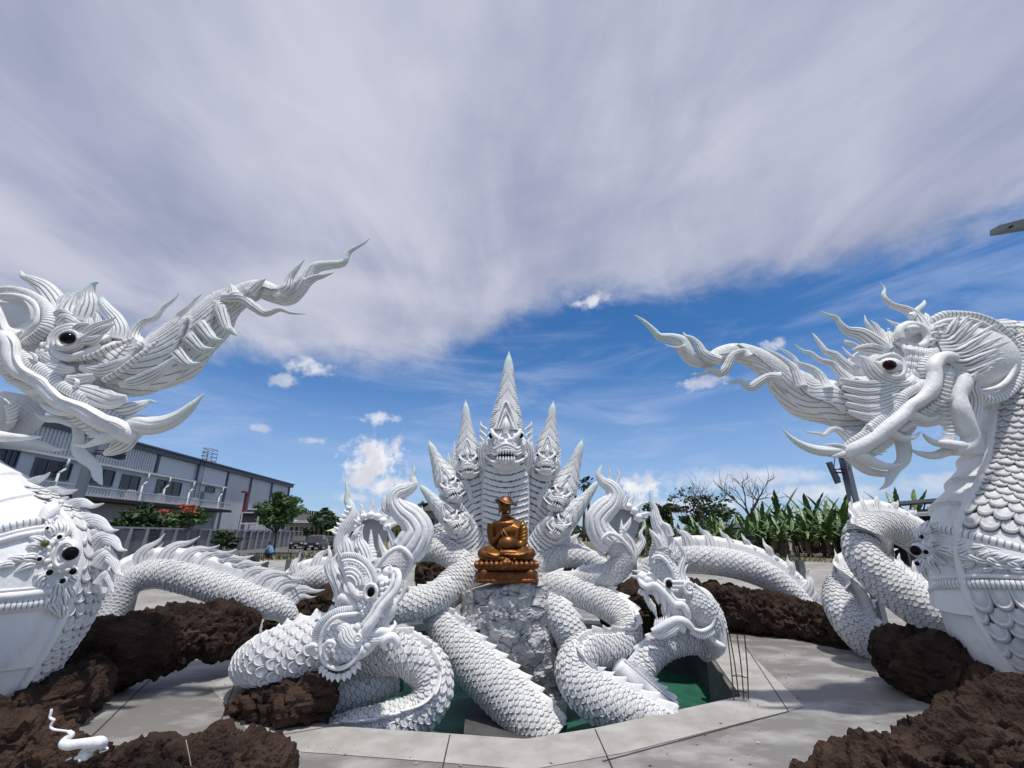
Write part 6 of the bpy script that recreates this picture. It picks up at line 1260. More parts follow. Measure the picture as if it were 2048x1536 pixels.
# crown arcs and crest
def dzc(TH, u, rr, S): return -.06*groove(TH*9/np.pi, .3), .3*(groove(TH*9/np.pi, .3) > .6)
P, r = pxy([(712, 1158, 26, .05), (703, 1132, 24, .05), (690, 1108, 18, .05), (682, 1090, 14.5, .05), (685, 1070, 14, .05), (694, 1050, 14, .05), (703, 1032, 11.5, .05), (702, 1016, 9, .05), (695, 1000, 7, .05), (695, 982, 4.5, .05), (691, 961, .5, .05)], Y0)
sweep(hd, P, r, seg=72, n=120, flat=.8, disp=dzc, mint=.62)
for i in range(7): x = 670+i*4.5; y = 1066-i*8.5; tube(hd, [(x+6, y+2, 4), (x-1, y, 3.2), (x-7+i*.4, y-4, .8)], Y0, n=10)
tube(hd, [(708, 1040, 3, -.1), (716, 1046, 2, -.1), (724, 1052, 1)], Y0)
fluted(hd, [(730, 1130, 20, .02), (722, 1106, 20, .02), (714, 1085, 15, .02), (716, 1068, 10, .02), (722, 1056, 5, .02), (728, 1049, 1, .02)], Y0, k=10, depth=.14, flat=.7)
fluted(hd, [(700, 1115, 12, -.1), (696, 1095, 12, -.1), (692, 1078, 6, -.1), (696, 1068, 1, -.1)], Y0, k=6, depth=.12, flat=.6)
torus_px(hd, 719, 1068, Y0-.14, 4, 4, 1.5)
for i in range(6):
    a = R(95-i*18); x = 706+62*math.cos(a)*.75; y = 1172-62*math.sin(a); fluted(hd, [(x, y, 7, .05), (x+10*math.cos(a), y-16*math.sin(a), 6, .05), (x+14*math.cos(a), y-26*math.sin(a), .6, .05)], Y0, k=3, flat=.5, seg=18)
for (rx, ry, rt, dy, kind) in ((54, 62, 7, -.18, 'r'), (44, 52, 3, -.28, 't'), (36, 44, 3, -.3, 'b'), (29, 36, 3, -.3, 't'), (22, 28, 2.4, -.32, 't'), (15, 20, 2.4, -.34, 't')):
    cx_, cy_ = 698, 1172; pts = []
    for k in range(12):
        a = R(108-k*9.5); pts.append((cx_+rx*math.cos(a), cy_-ry*math.sin(a), rt, dy))
    if kind == 'r': ringed(hd, [(p[0], p[1], 6, p[3]) for p in pts], Y0, pitch=3.6, flat=.5)
    elif kind == 't': tube(hd, pts, Y0, n=60)
    else:
        for x, y, r_, d_ in pts[1:-1]: torus_px(hd, x, y, Y0+d_, 3.2, 3.2, 1.2, n=16, seg=6)
tube(hd, [(693, 1120, 3, -.2), (690, 1135, 5, -.24), (698, 1155, 8, -.26), (704, 1175, 9, -.3), (714, 1190, 8, -.32), (728, 1192, 5, -.34)], Y0)
for s_ in ([(670, 1203, 6), (676, 1188, 8), (670, 1166, 9), (659, 1148, 7.5), (655, 1130, 7), (660, 1112, 4.5), (658, 1100, 3), (657, 1090, .6)], [(700, 1205, 12), (690, 1190, 14), (684, 1172, 14), (674, 1150, 11), (667, 1132, 7), (668, 1118, 4), (676, 1106, .6)]):
    fluted(hd, [(*p, -.05) for p in s_], Y0, k=5, depth=.07, flat=.8)
tube(hd, [(678, 1206, 8, -.2), (686, 1196, 10, -.24), (700, 1200, 11, -.26), (709, 1212, 8, -.28), (704, 1222, 5, -.28), (692, 1222, 4, -.26)], Y0); blob(hd, 690, 1208, Y0-.12, 20, 10, 14)
torus_px(hd, 741, 1184, Y0-.34, 12, 14, 4.2); tube(hd, [(730, 1192, 3, -.34), (722, 1186, 3.5, -.34), (712, 1190, 3, -.33), (706, 1184, 1, -.33)], Y0)
# snout, lips, jaw
lp = [(781, 1142, 6, -.1), (793, 1142, 6, -.2), (798, 1152, 6, -.28), (796, 1168, 7, -.32), (789, 1184, 7, -.34), (774, 1201, 7.5, -.36), (761, 1216, 7.5, -.38), (750, 1236, 8.5, -.4), (736, 1255, 10, -.4), (728, 1268, 9, -.38)]
tube(hd, lp, Y0, n=90, seg=20); tube(hd, [(p[0]-11, p[1]-5, 4, p[3]+.02) for p in lp[2:-1]], Y0, n=80)
tube(hd, [(p[0]+13, p[1]+10, 4.5, .2) for p in lp[2:-1]], Y0, n=60)
blob(hd, 778, 1144, Y0-.12, 13, 11, 12); blob(hd, 770, 1162, Y0-.16, 15, 11, 12); tube(hd, [(782, 1146, 5, -.2), (782, 1136, 3.5, -.2), (778, 1128, .6, -.2)], Y0); tube(hd, [(790, 1150, 3, -.2), (796, 1144, 2, -.2), (793, 1138, .6, -.2)], Y0)
for i in range(9): x = 764+(i % 3)*9; y = 1168+(i//3)*10-(i % 3)*3; blob(hd, x, y, Y0-.28, 5.5, 5, 5, 10, 8)
ringed(hd, [(752, 1216, 4, -.34), (744, 1230, 5, -.36), (728, 1246, 5, -.36)], Y0, pitch=3)
blob(hd, 765, 1225, Y0+.12, 24, 34, 14, rot=R(-35))
tube(hd, [(728, 1262, 9, -.3), (744, 1266, 8, -.34), (764, 1263, 8, -.34), (780, 1262, 6, -.3), (790, 1250, 4, -.26), (788, 1240, .8, -.24)], Y0, n=50)
fluted(hd, [(726, 1272, 6, -.34), (742, 1280, 9, -.36), (764, 1278, 9, -.36), (778, 1270, 6, -.34)], Y0, k=8, depth=.1, flat=.6)
tube(hd, [(775, 1300, 3, -.4), (768, 1292, 6, -.4), (770, 1280, 9, -.4), (784, 1274, 9, -.38), (794, 1284, 8, -.36), (790, 1298, 6, -.36)], Y0)
hd.build('head', WHITE, t, auto=55)
m = MB(); teeth(m, [(744, 1258, 0, -.3), (782, 1258, 0, -.26)], Y0, (-.35, -1), 8, 24, 2.4, (.1, .1)); m.build('teeth_row', WHITE, t)
m = MB(); teeth(m, [(780, 1200, 0, -.2), (764, 1222, 0, -.24), (754, 1240, 0, -.26)], Y0, (1, .7), 7, 13, 2.2); m.build('teeth_row', WHITE, t)
eye(742, 1184, Y0-.42, 7.5, t, BLACK, .8, 9.5)
rebase(t, tuple(at(640, 1380, 7.6)))

# ================================================================ right crested naga (head rearing to the left)
t = thing('naga_statue', 'white crested naga right of the pedestal, snarling head rearing up to the left', 'dragon statue')
Y0 = 9.0
nb = MB()
pa = coil(nb, [(1365, 1180, 22, 0), (1385, 1205, 40), (1404, 1232, 46), (1420, 1262, 38, .1), (1425, 1290, 26, .3), (1405, 1300, 24, .5)], Y0, 10, [V3(.8, 0, .7), V3(.8, 0, .6), V3(1, 0, .2)], 1, lift=1.4)
fluted(nb, [(1412, 1205, 6, -.2), (1430, 1232, 10, -.25), (1440, 1262, 12, -.2), (1444, 1290, 10, -.2)], Y0, k=6, flat=.7, depth=.16)
tube(nb, [(1418, 1270, 5, -.4), (1430, 1284, 6, -.42), (1445, 1292, 5, -.42), (1452, 1292, .6, -.4)], Y0)
nb.build('neck', WHITE, t, auto=42)
cb = MB()
pb = coil(cb, [(1412, 1296, 20, .3), (1378, 1284, 27, .1), (1340, 1288, 30, 0), (1306, 1308, 31, -.1), (1284, 1342, 31, -.2), (1272, 1392, 31, -.4), (1260, 1450, 31, -.6)], 8.9, 11.5, [V3(0, 0, 1), V3(-.6, -.2, .8), V3(-.9, -.2, .2)], 1, lift=1.5)
cb.build('coil', WHITE, t, auto=42); m = MB(); fin(m, pb, .12, .22, s0=pb.L*.3, lean=.4, thick=.05, base=.5); m.build('spinal_fin', WHITE, t)
# big front coil
cb = MB(); cf = MB()
pc = coil(cb, [(1075, 1170, 24, 1.3), (1120, 1176, 29, 1.2), (1170, 1190, 31, 1.1), (1215, 1212, 32, .9), (1250, 1243, 31, .6), (1252, 1278, 34, .3), (1215, 1296, 38, .1), (1172, 1302, 40, -.1), (1148, 1330, 42, -.3), (1160, 1368, 48, -.5), (1200, 1402, 52, -.7), (1260, 1425, 46, -.9), (1320, 1446, 36, -1.1), (1370, 1470, 26, -1.2)], 8.7, 13.5,
          [V3(.3, 0, 1), V3(.4, 0, 1), V3(.6, .1, .8), V3(.6, -.2, .8), V3(-.1, -.4, 1), V3(.5, -.4, .9), V3(.8, -.2, .6), V3(.5, 0, .9), V3(.5, 0, .9)], 1, lift=1.5)
fin(cf, pc, .15, .24, s0=.2, s1=pc.L*.985, lean=.5, thick=.06, base=.5)
cb.build('coil', WHITE, t, auto=42); cf.build('spinal_fin', WHITE, t)
m = MB()
P, r = pxy([(1235, 1330, 16), (1262, 1358, 20), (1300, 1388, 18), (1350, 1420, 12)], 8.3); pd = Path(P, r, V3(.4, 0, .9), None, .03); sweep(m, pd, None, seg=20)
fin(m, pd, .12, .2, lean=.5, thick=.06, base=.5); m.build('inner_fin', WHITE, t)
# tail rising as an S on the right of the hood
cb = MB(); cf = MB()
pt = coil(cb, [(1080, 1195, 16, .6), (1125, 1182, 19, .4), (1170, 1160, 23, .2), (1212, 1152, 25, .1), (1240, 1132, 26, 0), (1244, 1108, 26, 0), (1226, 1086, 23, 0), (1218, 1078, 20, 0)], 9.7, 9, [V3(-.2, 0, 1), V3(-.2, 0, 1), V3(-1, 0, .3), V3(-1, 0, .5)], 1, span=.95, belly=False)
P, r = pxy([(1222, 1088, 25), (1208, 1075, 26), (1197, 1058, 25), (1195, 1038, 24), (1208, 1020, 23), (1224, 1004, 20), (1229, 988, 17), (1221, 974, 14), (1206, 964, 10), (1198, 952, 6.5), (1200, 940, 4), (1204, 930, .6)], 9.65)
sweep(cb, P, r, seg=132, n=200, flat=.7, disp=dzt, mint=.82)
tube(cb, [(1202, 1090, 3, -.2), (1206, 1076, 4, -.25), (1220, 1067, 4, -.25), (1240, 1076, 4, -.22), (1262, 1102, 4, -.15), (1266, 1126, 3, -.1)], 9.65, n=60)
for s_ in ([(1224, 976, 6), (1219, 962, 4), (1219, 946, 2), (1216, 932, .6)], [(1236, 984, 6), (1235, 966, 4), (1238, 950, 3), (1234, 937, .6)], [(1190, 1030, 6), (1186, 1018, 3), (1182, 1008, .6)], [(1244, 1012, 7), (1250, 1002, 5), (1254, 990, 3), (1250, 980, .6)], [(1188, 1050, 5), (1178, 1040, .6)], [(1248, 1060, 7), (1257, 1048, 5), (1262, 1034, .6)], [(1262, 1126, 9), (1268, 1106, 9), (1262, 1085, 7), (1250, 1068, 5), (1250, 1052, .6)], [(1206, 1108, 7), (1196, 1100, 4), (1190, 1086, .6)]):
    fluted(cb, [(*p, .05) for p in s_], 9.65, k=4, depth=.1, flat=.6)
cb.build('tail', WHITE, t, auto=42)
m = MB(); fin(m, pt, .1, .2, s0=.1, s1=pt.L*.55, lean=.4, thick=.05, base=.5); m.build('spinal_fin', WHITE, t)
# head
hd = MB(); Y0 = 8.8
blob(hd, 1345, 1178, Y0+.1, 40, 34, 24, rot=R(20)); blob(hd, 1312, 1164, Y0+.02, 36, 18, 18, rot=R(-20)); blob(hd, 1396, 1215, Y0-.08, 38, 40, 20, 30, 20)
ck = [(1372, 1182, 20, -.2), (1390, 1200, 32, -.25), (1406, 1224, 34, -.25), (1412, 1250, 22, -.2)]
coil(hd, ck, Y0, 8.5, None, 1, span=1, flat=.6, belly=False, lift=1.2)
tube(hd, [(1388, 1168, 3, -.3), (1412, 1190, 4, -.36), (1428, 1222, 4, -.36), (1424, 1250, 4, -.36), (1404, 1262, 4, -.38), (1382, 1256, 3, -.38)], Y0, n=50)
ringed(hd, [(1380, 1262, 5, -.36), (1404, 1272, 6, -.36), (1428, 1262, 6, -.34)], Y0, pitch=4, flat=.5)
P, r = pxy([(1336, 1160, 30, .05), (1324, 1130, 23), (1320, 1108, 19), (1326, 1085, 18), (1326, 1066, 17), (1316, 1050, 13), (1311, 1034, 10), (1309, 1018, 7), (1303, 1004, 4.5), (1301, 992, 2.5), (1299, 981, .5)], Y0)
def dzc2(TH, u, rr, S): g = groove(TH*12/(2*np.pi)+u*1.2, .4)*np.clip(u*5-1.6, 0, 1); return -.14*g, .4*(g > .6)
sweep(hd, P, r, seg=96, n=130, flat=.8, disp=dzc2, mint=.8)
pcr = Path(P[:4], r[:4], None, None, .02); scales(hd, pcr, .085, .3, 2*math.pi-.3, -1, .6, 1.3)
tube(hd, [(1304, 1116, 3, -.16), (1318, 1112, 3.5, -.22), (1332, 1122, 3.5, -.25), (1343, 1140, 3.5, -.25), (1349, 1156, 3, -.22)], Y0, n=40)
for s_ in ([(1322, 1096, 11), (1316, 1082, 10), (1307, 1070, 6), (1298, 1057, .6)], [(1340, 1072, 9), (1334, 1054, 7), (1322, 1044, 1)], [(1342, 1100, 8), (1345, 1085, 5), (1342, 1070, .6)], [(1362, 1160, 9), (1360, 1145, 7), (1364, 1128, 6), (1369, 1112, 5), (1361, 1094, 4), (1360, 1078, .6)], [(1366, 1168, 7), (1366, 1155, 5.5), (1368, 1140, 4), (1377, 1128, .6)],
          [(1384, 1190, 6), (1376, 1180, 7), (1370, 1168, 7), (1376, 1160, 4), (1374, 1155, 1)], [(1290, 1148, 4), (1278, 1144, 3.4), (1264, 1141, .6)], [(1286, 1156, 4), (1272, 1154, 3.4), (1257, 1150, .6)], [(1300, 1140, 3), (1290, 1133, 2.5), (1278, 1130, .6)], [(1296, 1144, 3), (1286, 1138, 2.5), (1282, 1136, .6)]):
    fluted(hd, [(*p, -.12) for p in s_], Y0, k=4, depth=.1, flat=.7)
torus_px(hd, 1338, 1168, Y0-.30, 8.5, 9, 3); tube(hd, [(1322, 1176, 2, -.3), (1330, 1180, 3.5, -.34), (1342, 1182, 3.5, -.32)], Y0)
for i in range(10): blob(hd, 1346+(i % 4)*7, 1164+(i//4)*8, Y0-.3, 5, 4.6, 5, 10, 8)
torus_px(hd, 1378, 1176, Y0-.36, 9, 10, 3.5, a0=.5, a1=5.4)
blob(hd, 1284, 1154, Y0-.14, 11, 9, 12); blob(hd, 1294, 1160, Y0-.2, 10, 7, 8)
lp = [(1278, 1156, 5, -.16), (1284, 1168, 6, -.24), (1294, 1173, 6.5, -.28), (1309, 1170, 6.5, -.32), (1322, 1180, 7, -.34), (1334, 1192, 7, -.36), (1348, 1208, 7, -.38), (1366, 1211, 7, -.4), (1373, 1222, 7, -.4), (1378, 1238, 5, -.38)]
tube(hd, lp, Y0, n=90, seg=18); tube(hd, [(p[0]+5, p[1]-9, 3.4, p[3]+.02) for p in lp[3:-2]], Y0, n=60); tube(hd, [(p[0]-6, p[1]+14, 5, .18) for p in lp[1:7]], Y0, n=50)
blob(hd, 1345, 1228, Y0+.25, 26, 18, 10, rot=R(-45))
tube(hd, [(1304, 1262, 5, -.3), (1318, 1257, 7, -.34), (1336, 1247, 8, -.38), (1353, 1240, 8, -.4), (1370, 1243, 8, -.4), (1384, 1256, 6, -.38)], Y0, n=50)
fluted(hd, [(1306, 1270, 4, -.3), (1322, 1271, 7, -.34), (1340, 1262, 10, -.38), (1356, 1252, 9, -.4), (1370, 1262, 6, -.4)], Y0, k=7, depth=.14, flat=.6)
hd.build('head', WHITE, t, auto=55)
m = MB(); teeth(m, [(1286, 1180, 0, -.1), (1300, 1200, 0, -.1), (1310, 1214, 0, -.1)], Y0, (.2, 1), 7, 26, 3); m.build('teeth_row', WHITE, t)
m = MB(); teeth(m, [(1336, 1204, 0, -.3), (1352, 1218, 0, -.34), (1368, 1228, 0, -.34)], Y0, (-.1, 1), 7, 20, 3); m.build('teeth_row', WHITE, t)
m = MB(); teeth(m, [(1308, 1256, 0, -.3), (1322, 1250, 0, -.34), (1340, 1240, 0, -.34)], Y0, (.05, -1), 7, 18, 3); m.build('teeth_row', WHITE, t)
for s_ in ([(1325, 1192, 5, -.32), (1329, 1208, 4, -.34), (1330, 1226, .5, -.34)], [(1312, 1184, 4, -.3), (1314, 1198, 3.4, -.3), (1318, 1210, .5, -.3)]): m = MB(); tube(m, s_, Y0, n=16); m.build('fang', WHITE, t)
eye(1338, 1168, Y0-.37, 6.6, t, BLACK, .9, 7.6)
rebase(t, tuple(at(1350, 1400, 8.8)))
# ================================================================ seven-headed naga behind the bronze statue
t = thing('naga_statue', 'white seven-headed naga whose fanned hood rises behind the bronze seated statue', 'dragon statue')
CN = t
def front_head(cx, cy, s, rot, yaw, Yh, tip, big=False):
    """a small hood head seen from the front; local units are photo px of the middle head"""
    h = MB(); c_, s_ = math.cos(R(rot)), math.sin(R(rot))
    def L_(p):
        u = p[0]+yaw*(1-abs(p[0])/70)*(.5 if len(p) < 4 else -p[3]*1.6*.9+.2); v = p[1]
        x = cx+(u*c_-v*s_)*s; y = cy+(u*s_+v*c_)*s
        return (x, y, p[2]*s)+((p[3]*s,) if len(p) > 3 else (0,))
    wf = 1.0 if big else 1.3
    LL = lambda ps: [L_(p) for p in ps]
    tx, ty = tip
    # skull and tall pointed crest
    P, r = pxy([L_((0, 30, 34, .15)), L_((0, 8, 44, .1)), L_((0, -12, 42, .12))], Yh)
    base = L_((0, -10, 38)); mx = (base[0]+tx)/2+(tx-base[0])*.05; my = (base[1]+ty)/2
    def dz(TH, u, rr, S):
        ch = groove(u*6+1.1*np.abs(np.sin(TH)), .3); fr = np.cos(TH) < 0
        d = groove(TH*8/np.pi+.5, .35)*(u > .25)*(u < .7)
        rg = groove(u*34, .45)*(np.abs(np.sin(TH)) > .75)
        return (-.07*ch*fr*(u < .72)-.05*d-.10*rg*(u < .75), (.35*(ch > .5)*fr*(u < .7)+.3*(rg > .6)*(u < .7)))
    P, r = pxy([(base[0], base[1], 36*s*wf, .1), ((base[0]*2+mx)/3, (base[1]*2+my)/3, 32*s*wf, .1), (mx, my, 18*s*wf, .05), ((mx+tx*2)/3, (my+ty*2)/3, 9*s*wf, 0), ((mx+tx*8)/9, (my+ty*8)/9, 3.6*s, 0), (tx, ty, .6, 0)], Yh)
    sweep(h, P, r, seg=64, n=150, flat=.7, disp=dz, mint=.66)
    blob(h, *L_((0, 22, 0))[:2], Yh+.1*s, 44*s, 36*s, 30*s, 36, 24)
    for sg in (-1, 1):
        fluted(h, LL([(sg*38, 10, 8, -.05), (sg*46, 30, 11, 0), (sg*44, 56, 10, .05), (sg*36, 80, 5, .1)]), Yh, k=7, flat=.6)
        for k in range(5): fluted(h, LL([(sg*(40+k), -12+k*13, 4, 0), (sg*(50+k*.5), -20+k*13, 3.5, 0), (sg*(52+k*.5), -30+k*13, .5, 0)]), Yh, k=3, seg=15, n=12)
        # brow, eye, cheek
        tube(h, LL([(sg*30, -14, 3, -.26), (sg*26, -4, 5, -.32), (sg*18, 4, 5, -.36), (sg*12, 8, 2.5, -.38)]), Yh, n=24)
        blob(h, *L_((sg*29, -3, 0, -.3))[:2], Yh-.20*s, 8*s, 8*s, 8*s)
        fluted(h, LL([(sg*38, 8, 4, -.15), (sg*34, 18, 7, -.22), (sg*38, 28, 5, -.2)]), Yh, k=4, flat=.6, seg=20)
    # diamond panel on the brow
    for k_, rt in ((1, 2.2), (.72, 1.6)):
        tube(h, LL([(-22*k_, -16, rt, -.28), (-10*k_, -48*k_-4, rt, -.2), (0, -66*k_-4, rt, -.15), (10*k_, -48*k_-4, rt, -.2), (22*k_, -16, rt, -.28)]), Yh, n=40, seg=8)
    fluted(h, LL([(0, -6, 5, -.3), (0, -22, 8, -.28), (0, -38, 1, -.22)]), Yh, k=6, flat=.6)
    # snout, nostrils, wavy lips
    blob(h, *L_((0, 22, 0, -.3))[:2], Yh-.22*s, 26*s, 16*s, 22*s)
    for sg in (-1, 1): blob(h, *L_((sg*9, 8, 0, -.45))[:2], Yh-.40*s, 5.5*s, 5.5*s, 6*s); torus_px(h, *L_((sg*9, 10, 0, -.45))[:2], Yh-.44*s, 6*s, 5*s, 1.5*s, n=20, seg=6)
    for k, (dy, rt) in enumerate(((0, 2.6), (6, 2.4), (12, 2.6))):
        tube(h, LL([(-38, 30+dy*.6, rt, -.1), (-30, 22+dy, rt, -.24), (-22, 26+dy, rt, -.36), (-12, 20+dy, rt, -.46), (0, 16+dy, rt, -.5), (12, 20+dy, rt, -.46), (22, 26+dy, rt, -.36), (30, 22+dy, rt, -.24), (38, 30+dy*.6, rt, -.1)]), Yh, n=60, seg=8)
    tube(h, LL([(38, 32, 3, -.1), (42, 40, 3, -.1), (34, 48, 3, -.18), (20, 54, 3.4, -.38), (8, 50, 3.4, -.44), (0, 54, 3.4, -.45), (-10, 50, 3.4, -.44), (-22, 54, 3.4, -.38), (-34, 48, 3, -.18), (-42, 40, 3, -.1), (-38, 32, 3, -.1)]), Yh, n=70, seg=8)
    ch = MB()
    blob(h, *L_((0, 56, 0, -.2))[:2], Yh-.12*s, 29*s, 16*s, 22*s, 30, 20)
    ho = h.build('head', WHITE, t, auto=55)
    m = MB(); blob(m, *L_((0, 38, 0, -.3))[:2], Yh-.24*s, 25*s, 8.5*s, 18*s); m.build('mouth', mat('dark_mouth_hollow', (.012, .011, .011), .8), ho)
    m = MB(); teeth(m, [(*L_((-20, 31, 0, -.4))[:2], 0, -.47*s), (*L_((0, 29, 0, -.45))[:2], 0, -.56*s), (*L_((20, 31, 0, -.4))[:2], 0, -.47*s)], Yh, (-s_, c_), 7, 9*s, 2.6*s); m.build('teeth_row', WHITE, ho)
    m = MB(); teeth(m, [(*L_((-20, 47, 0, -.4))[:2], 0, -.45*s), (*L_((0, 48, 0, -.45))[:2], 0, -.54*s), (*L_((20, 47, 0, -.4))[:2], 0, -.45*s)], Yh, (s_, -c_), 7, 8*s, 2.6*s); m.build('teeth_row', WHITE, ho)
    for sg in (-1, 1):
        e = L_((sg*30.5, -1, 0, -.3)); eye(e[0], e[1], Yh-.30*s, 5*s, ho, BLACK, .9, 6*s)
    return ho
def hood_neck(pts, Yn, nplates, m, flat=.42):
    """a neck of the hood: broad belly plates scalloped across the front, scaled sides"""
    P, r = pxy(pts, Yn); r = r*(1.06 if nplates == 18 else 1.28); pa_ = Path(P, r, None, None, .02)
    def dz(TH, u, rr, S):
        fr = np.cos(TH) < .15; x = np.sin(TH)
        ph = u*nplates-1.1*np.abs(x)**1.8+2
        g = ph % 1; saw = (1-g)**1.6
        rim = np.exp(-((np.abs(x)-.92)/.05)**2)
        d = np.where(fr, .12*saw*(np.abs(x) < .88)+.05*rim, .03*groove(u*nplates*1.6+TH*3, .4))
        b = np.where(fr & (np.abs(x) < .88), 1.3*(g > .80), .15)  # dark below each plate: unpainted gap and overhang shade as colour
        return d, b*.9
    sweep(m, pa_, None, seg=110, n=nplates*22, flat=flat, disp=dz)
    return pa_
nk = [  # centre line from the base up to the chin, radius px
    ([(1012, 1125, 40, .1), (1011, 1080, 44), (1011, 1030, 46, -.05), (1011, 985, 46, -.1), (1011, 945, 44, -.2), (1010, 915, 38, -.2)], 10.9, 18),
    ([(985, 1120, 24, .1), (968, 1075, 30), (953, 1030, 33, -.05), (944, 990, 31, -.12), (940, 960, 27, -.2), (938, 935, 22, -.2)], 11.1, 16),
    ([(1040, 1120, 24, .1), (1058, 1075, 30), (1072, 1030, 33, -.05), (1082, 985, 31, -.12), (1087, 950, 27, -.2), (1089, 925, 22, -.2)], 11.1, 16),
    ([(978, 1128, 20, .05), (955, 1090, 25), (934, 1055, 29), (920, 1020, 29, -.1), (910, 992, 26, -.2), (906, 975, 20, -.2)], 11.0, 14),
    ([(1046, 1128, 20, .05), (1068, 1090, 25), (1089, 1055, 29), (1103, 1025, 29, -.1), (1112, 1002, 26, -.2), (1117, 990, 20, -.2)], 11.0, 14),
    ([(975, 1138, 18, 0), (955, 1110, 22), (938, 1085, 24, -.05), (925, 1062, 24, -.15), (915, 1044, 20, -.2)], 10.85, 12),
    ([(1050, 1138, 18, 0), (1070, 1110, 22), (1088, 1085, 24, -.05), (1102, 1065, 24, -.15), (1116, 1048, 20, -.2)], 10.85, 12)]
for pts, Yn, n_ in nk:
    m = MB(); hood_neck(pts, Yn, n_, m); m.build('neck', WHITE, t, auto=50)
front_head(1012, 872, .98, 0, 0, 10.55, (1018, 703), True)
front_head(938, 918, .56, -3, -8, 10.7, (931, 799))
front_head(1091, 912, .56, 4, 8, 10.7, (1107, 801))
front_head(904, 966, .56, -24, -26, 10.6, (857, 880))
front_head(1117, 982, .58, 26, 30, 10.6, (1166, 877))
front_head(908, 1032, .52, -32, -26, 10.45, (838, 968))
front_head(1122, 1040, .52, 34, 26, 10.45, (1200, 958))
# serrated edges that frame the hood, and the small flames at its foot
for s_ in ([(905, 940, 7), (908, 915, 5), (909, 882, .6)], [(898, 945, 6), (897, 920, 4), (897, 905, .6)], [(905, 1095, 8), (890, 1075, 7), (873, 1080, 1)], [(915, 1105, 8), (895, 1092, 6), (878, 1092, 1)], [(925, 1115, 9), (905, 1106, 6), (890, 1108, 1)],
           [(1110, 1105, 9), (1128, 1092, 7), (1136, 1072, 5), (1150, 1052, .6)], [(1118, 1100, 9), (1140, 1082, 7), (1160, 1066, .6)], [(1128, 1108, 9), (1150, 1092, 7), (1148, 1068, 1)], [(1150, 1118, 9), (1160, 1100, 6), (1142, 1078, 1)], [(1180, 1126, 8), (1178, 1108, 6), (1161, 1082, 1)]):
    m = MB(); fluted(m, [(*p, .25) for p in s_], 10.9, k=5, depth=.14, flat=.5); m.build('hood_flame', WHITE, t)
# arches and diagonal coils that carry the hood
def arch(pts, Y_, sp, ref, f=None, lift=1.4, **k):
    cb = MB(); p_ = coil(cb, pts, Y_, sp, ref, 1, lift=lift, **k); cb.build('coil', WHITE, t, auto=42)
    if f: m = MB(); fin(m, p_, **f); m.build('spinal_fin', WHITE, t)
    return p_
arch([(800, 1125, 20, .2), (835, 1103, 24, .1), (870, 1100, 25), (905, 1115, 26, -.1), (935, 1145, 27, -.1), (960, 1185, 26)], 10.6, 10, V3(.1, 0, 1), dict(h=.07, pitch=.2, lean=.3, thick=.05, base=.6))
arch([(1055, 1170, 24, .0), (1085, 1135, 24), (1118, 1115, 24), (1152, 1114, 23, .1), (1190, 1130, 22, .3), (1220, 1160, 20, .4)], 10.7, 10, V3(0, 0, 1), dict(h=.07, pitch=.2, lean=.3, thick=.05, base=.6))
arch([(885, 1050, 22, .6), (890, 1080, 24, .5), (910, 1110, 24, .4), (930, 1150, 24, .3)], 11.4, 9, V3(-1, 0, .2))
arch([(975, 1115, 26, .9), (950, 1138, 34, .7), (912, 1168, 38, .5), (882, 1196, 36, .25), (878, 1230, 36, 0), (905, 1275, 42, -.3), (950, 1330, 50, -.6), (1005, 1385, 54, -.9), (1060, 1440, 54, -1.2), (1110, 1490, 50, -1.4)], 9.6, 12,
     [V3(-.5, -.5, .6), V3(-.3, -.6, .7), V3(-.2, -.8, .6), V3(.3, -.7, .7), V3(.7, -.4, .7), V3(.75, -.2, .65), V3(.75, -.1, .65), V3(.75, -.1, .65)], dict(h=.15, pitch=.26, lean=.5, thick=.09, base=.45, s0=1.2))
arch([(905, 1175, 26, .3), (860, 1200, 32, .1), (815, 1212, 34), (765, 1222, 34, .1), (720, 1250, 34, .2)], 9.2, 11, V3(-.1, -.2, 1), dict(h=.09, pitch=.22, lean=.3, thick=.05, base=.5))
arch([(1045, 1190, 24, .4), (1085, 1205, 30, .2), (1118, 1235, 34), (1140, 1275, 36, 0), (1152, 1320, 34, .1)], 9.6, 11, V3(.6, -.1, .8), dict(h=.10, pitch=.22, lean=.3, thick=.06, base=.5))
rebase(t, tuple(at(1012, 1330, 10.8)))
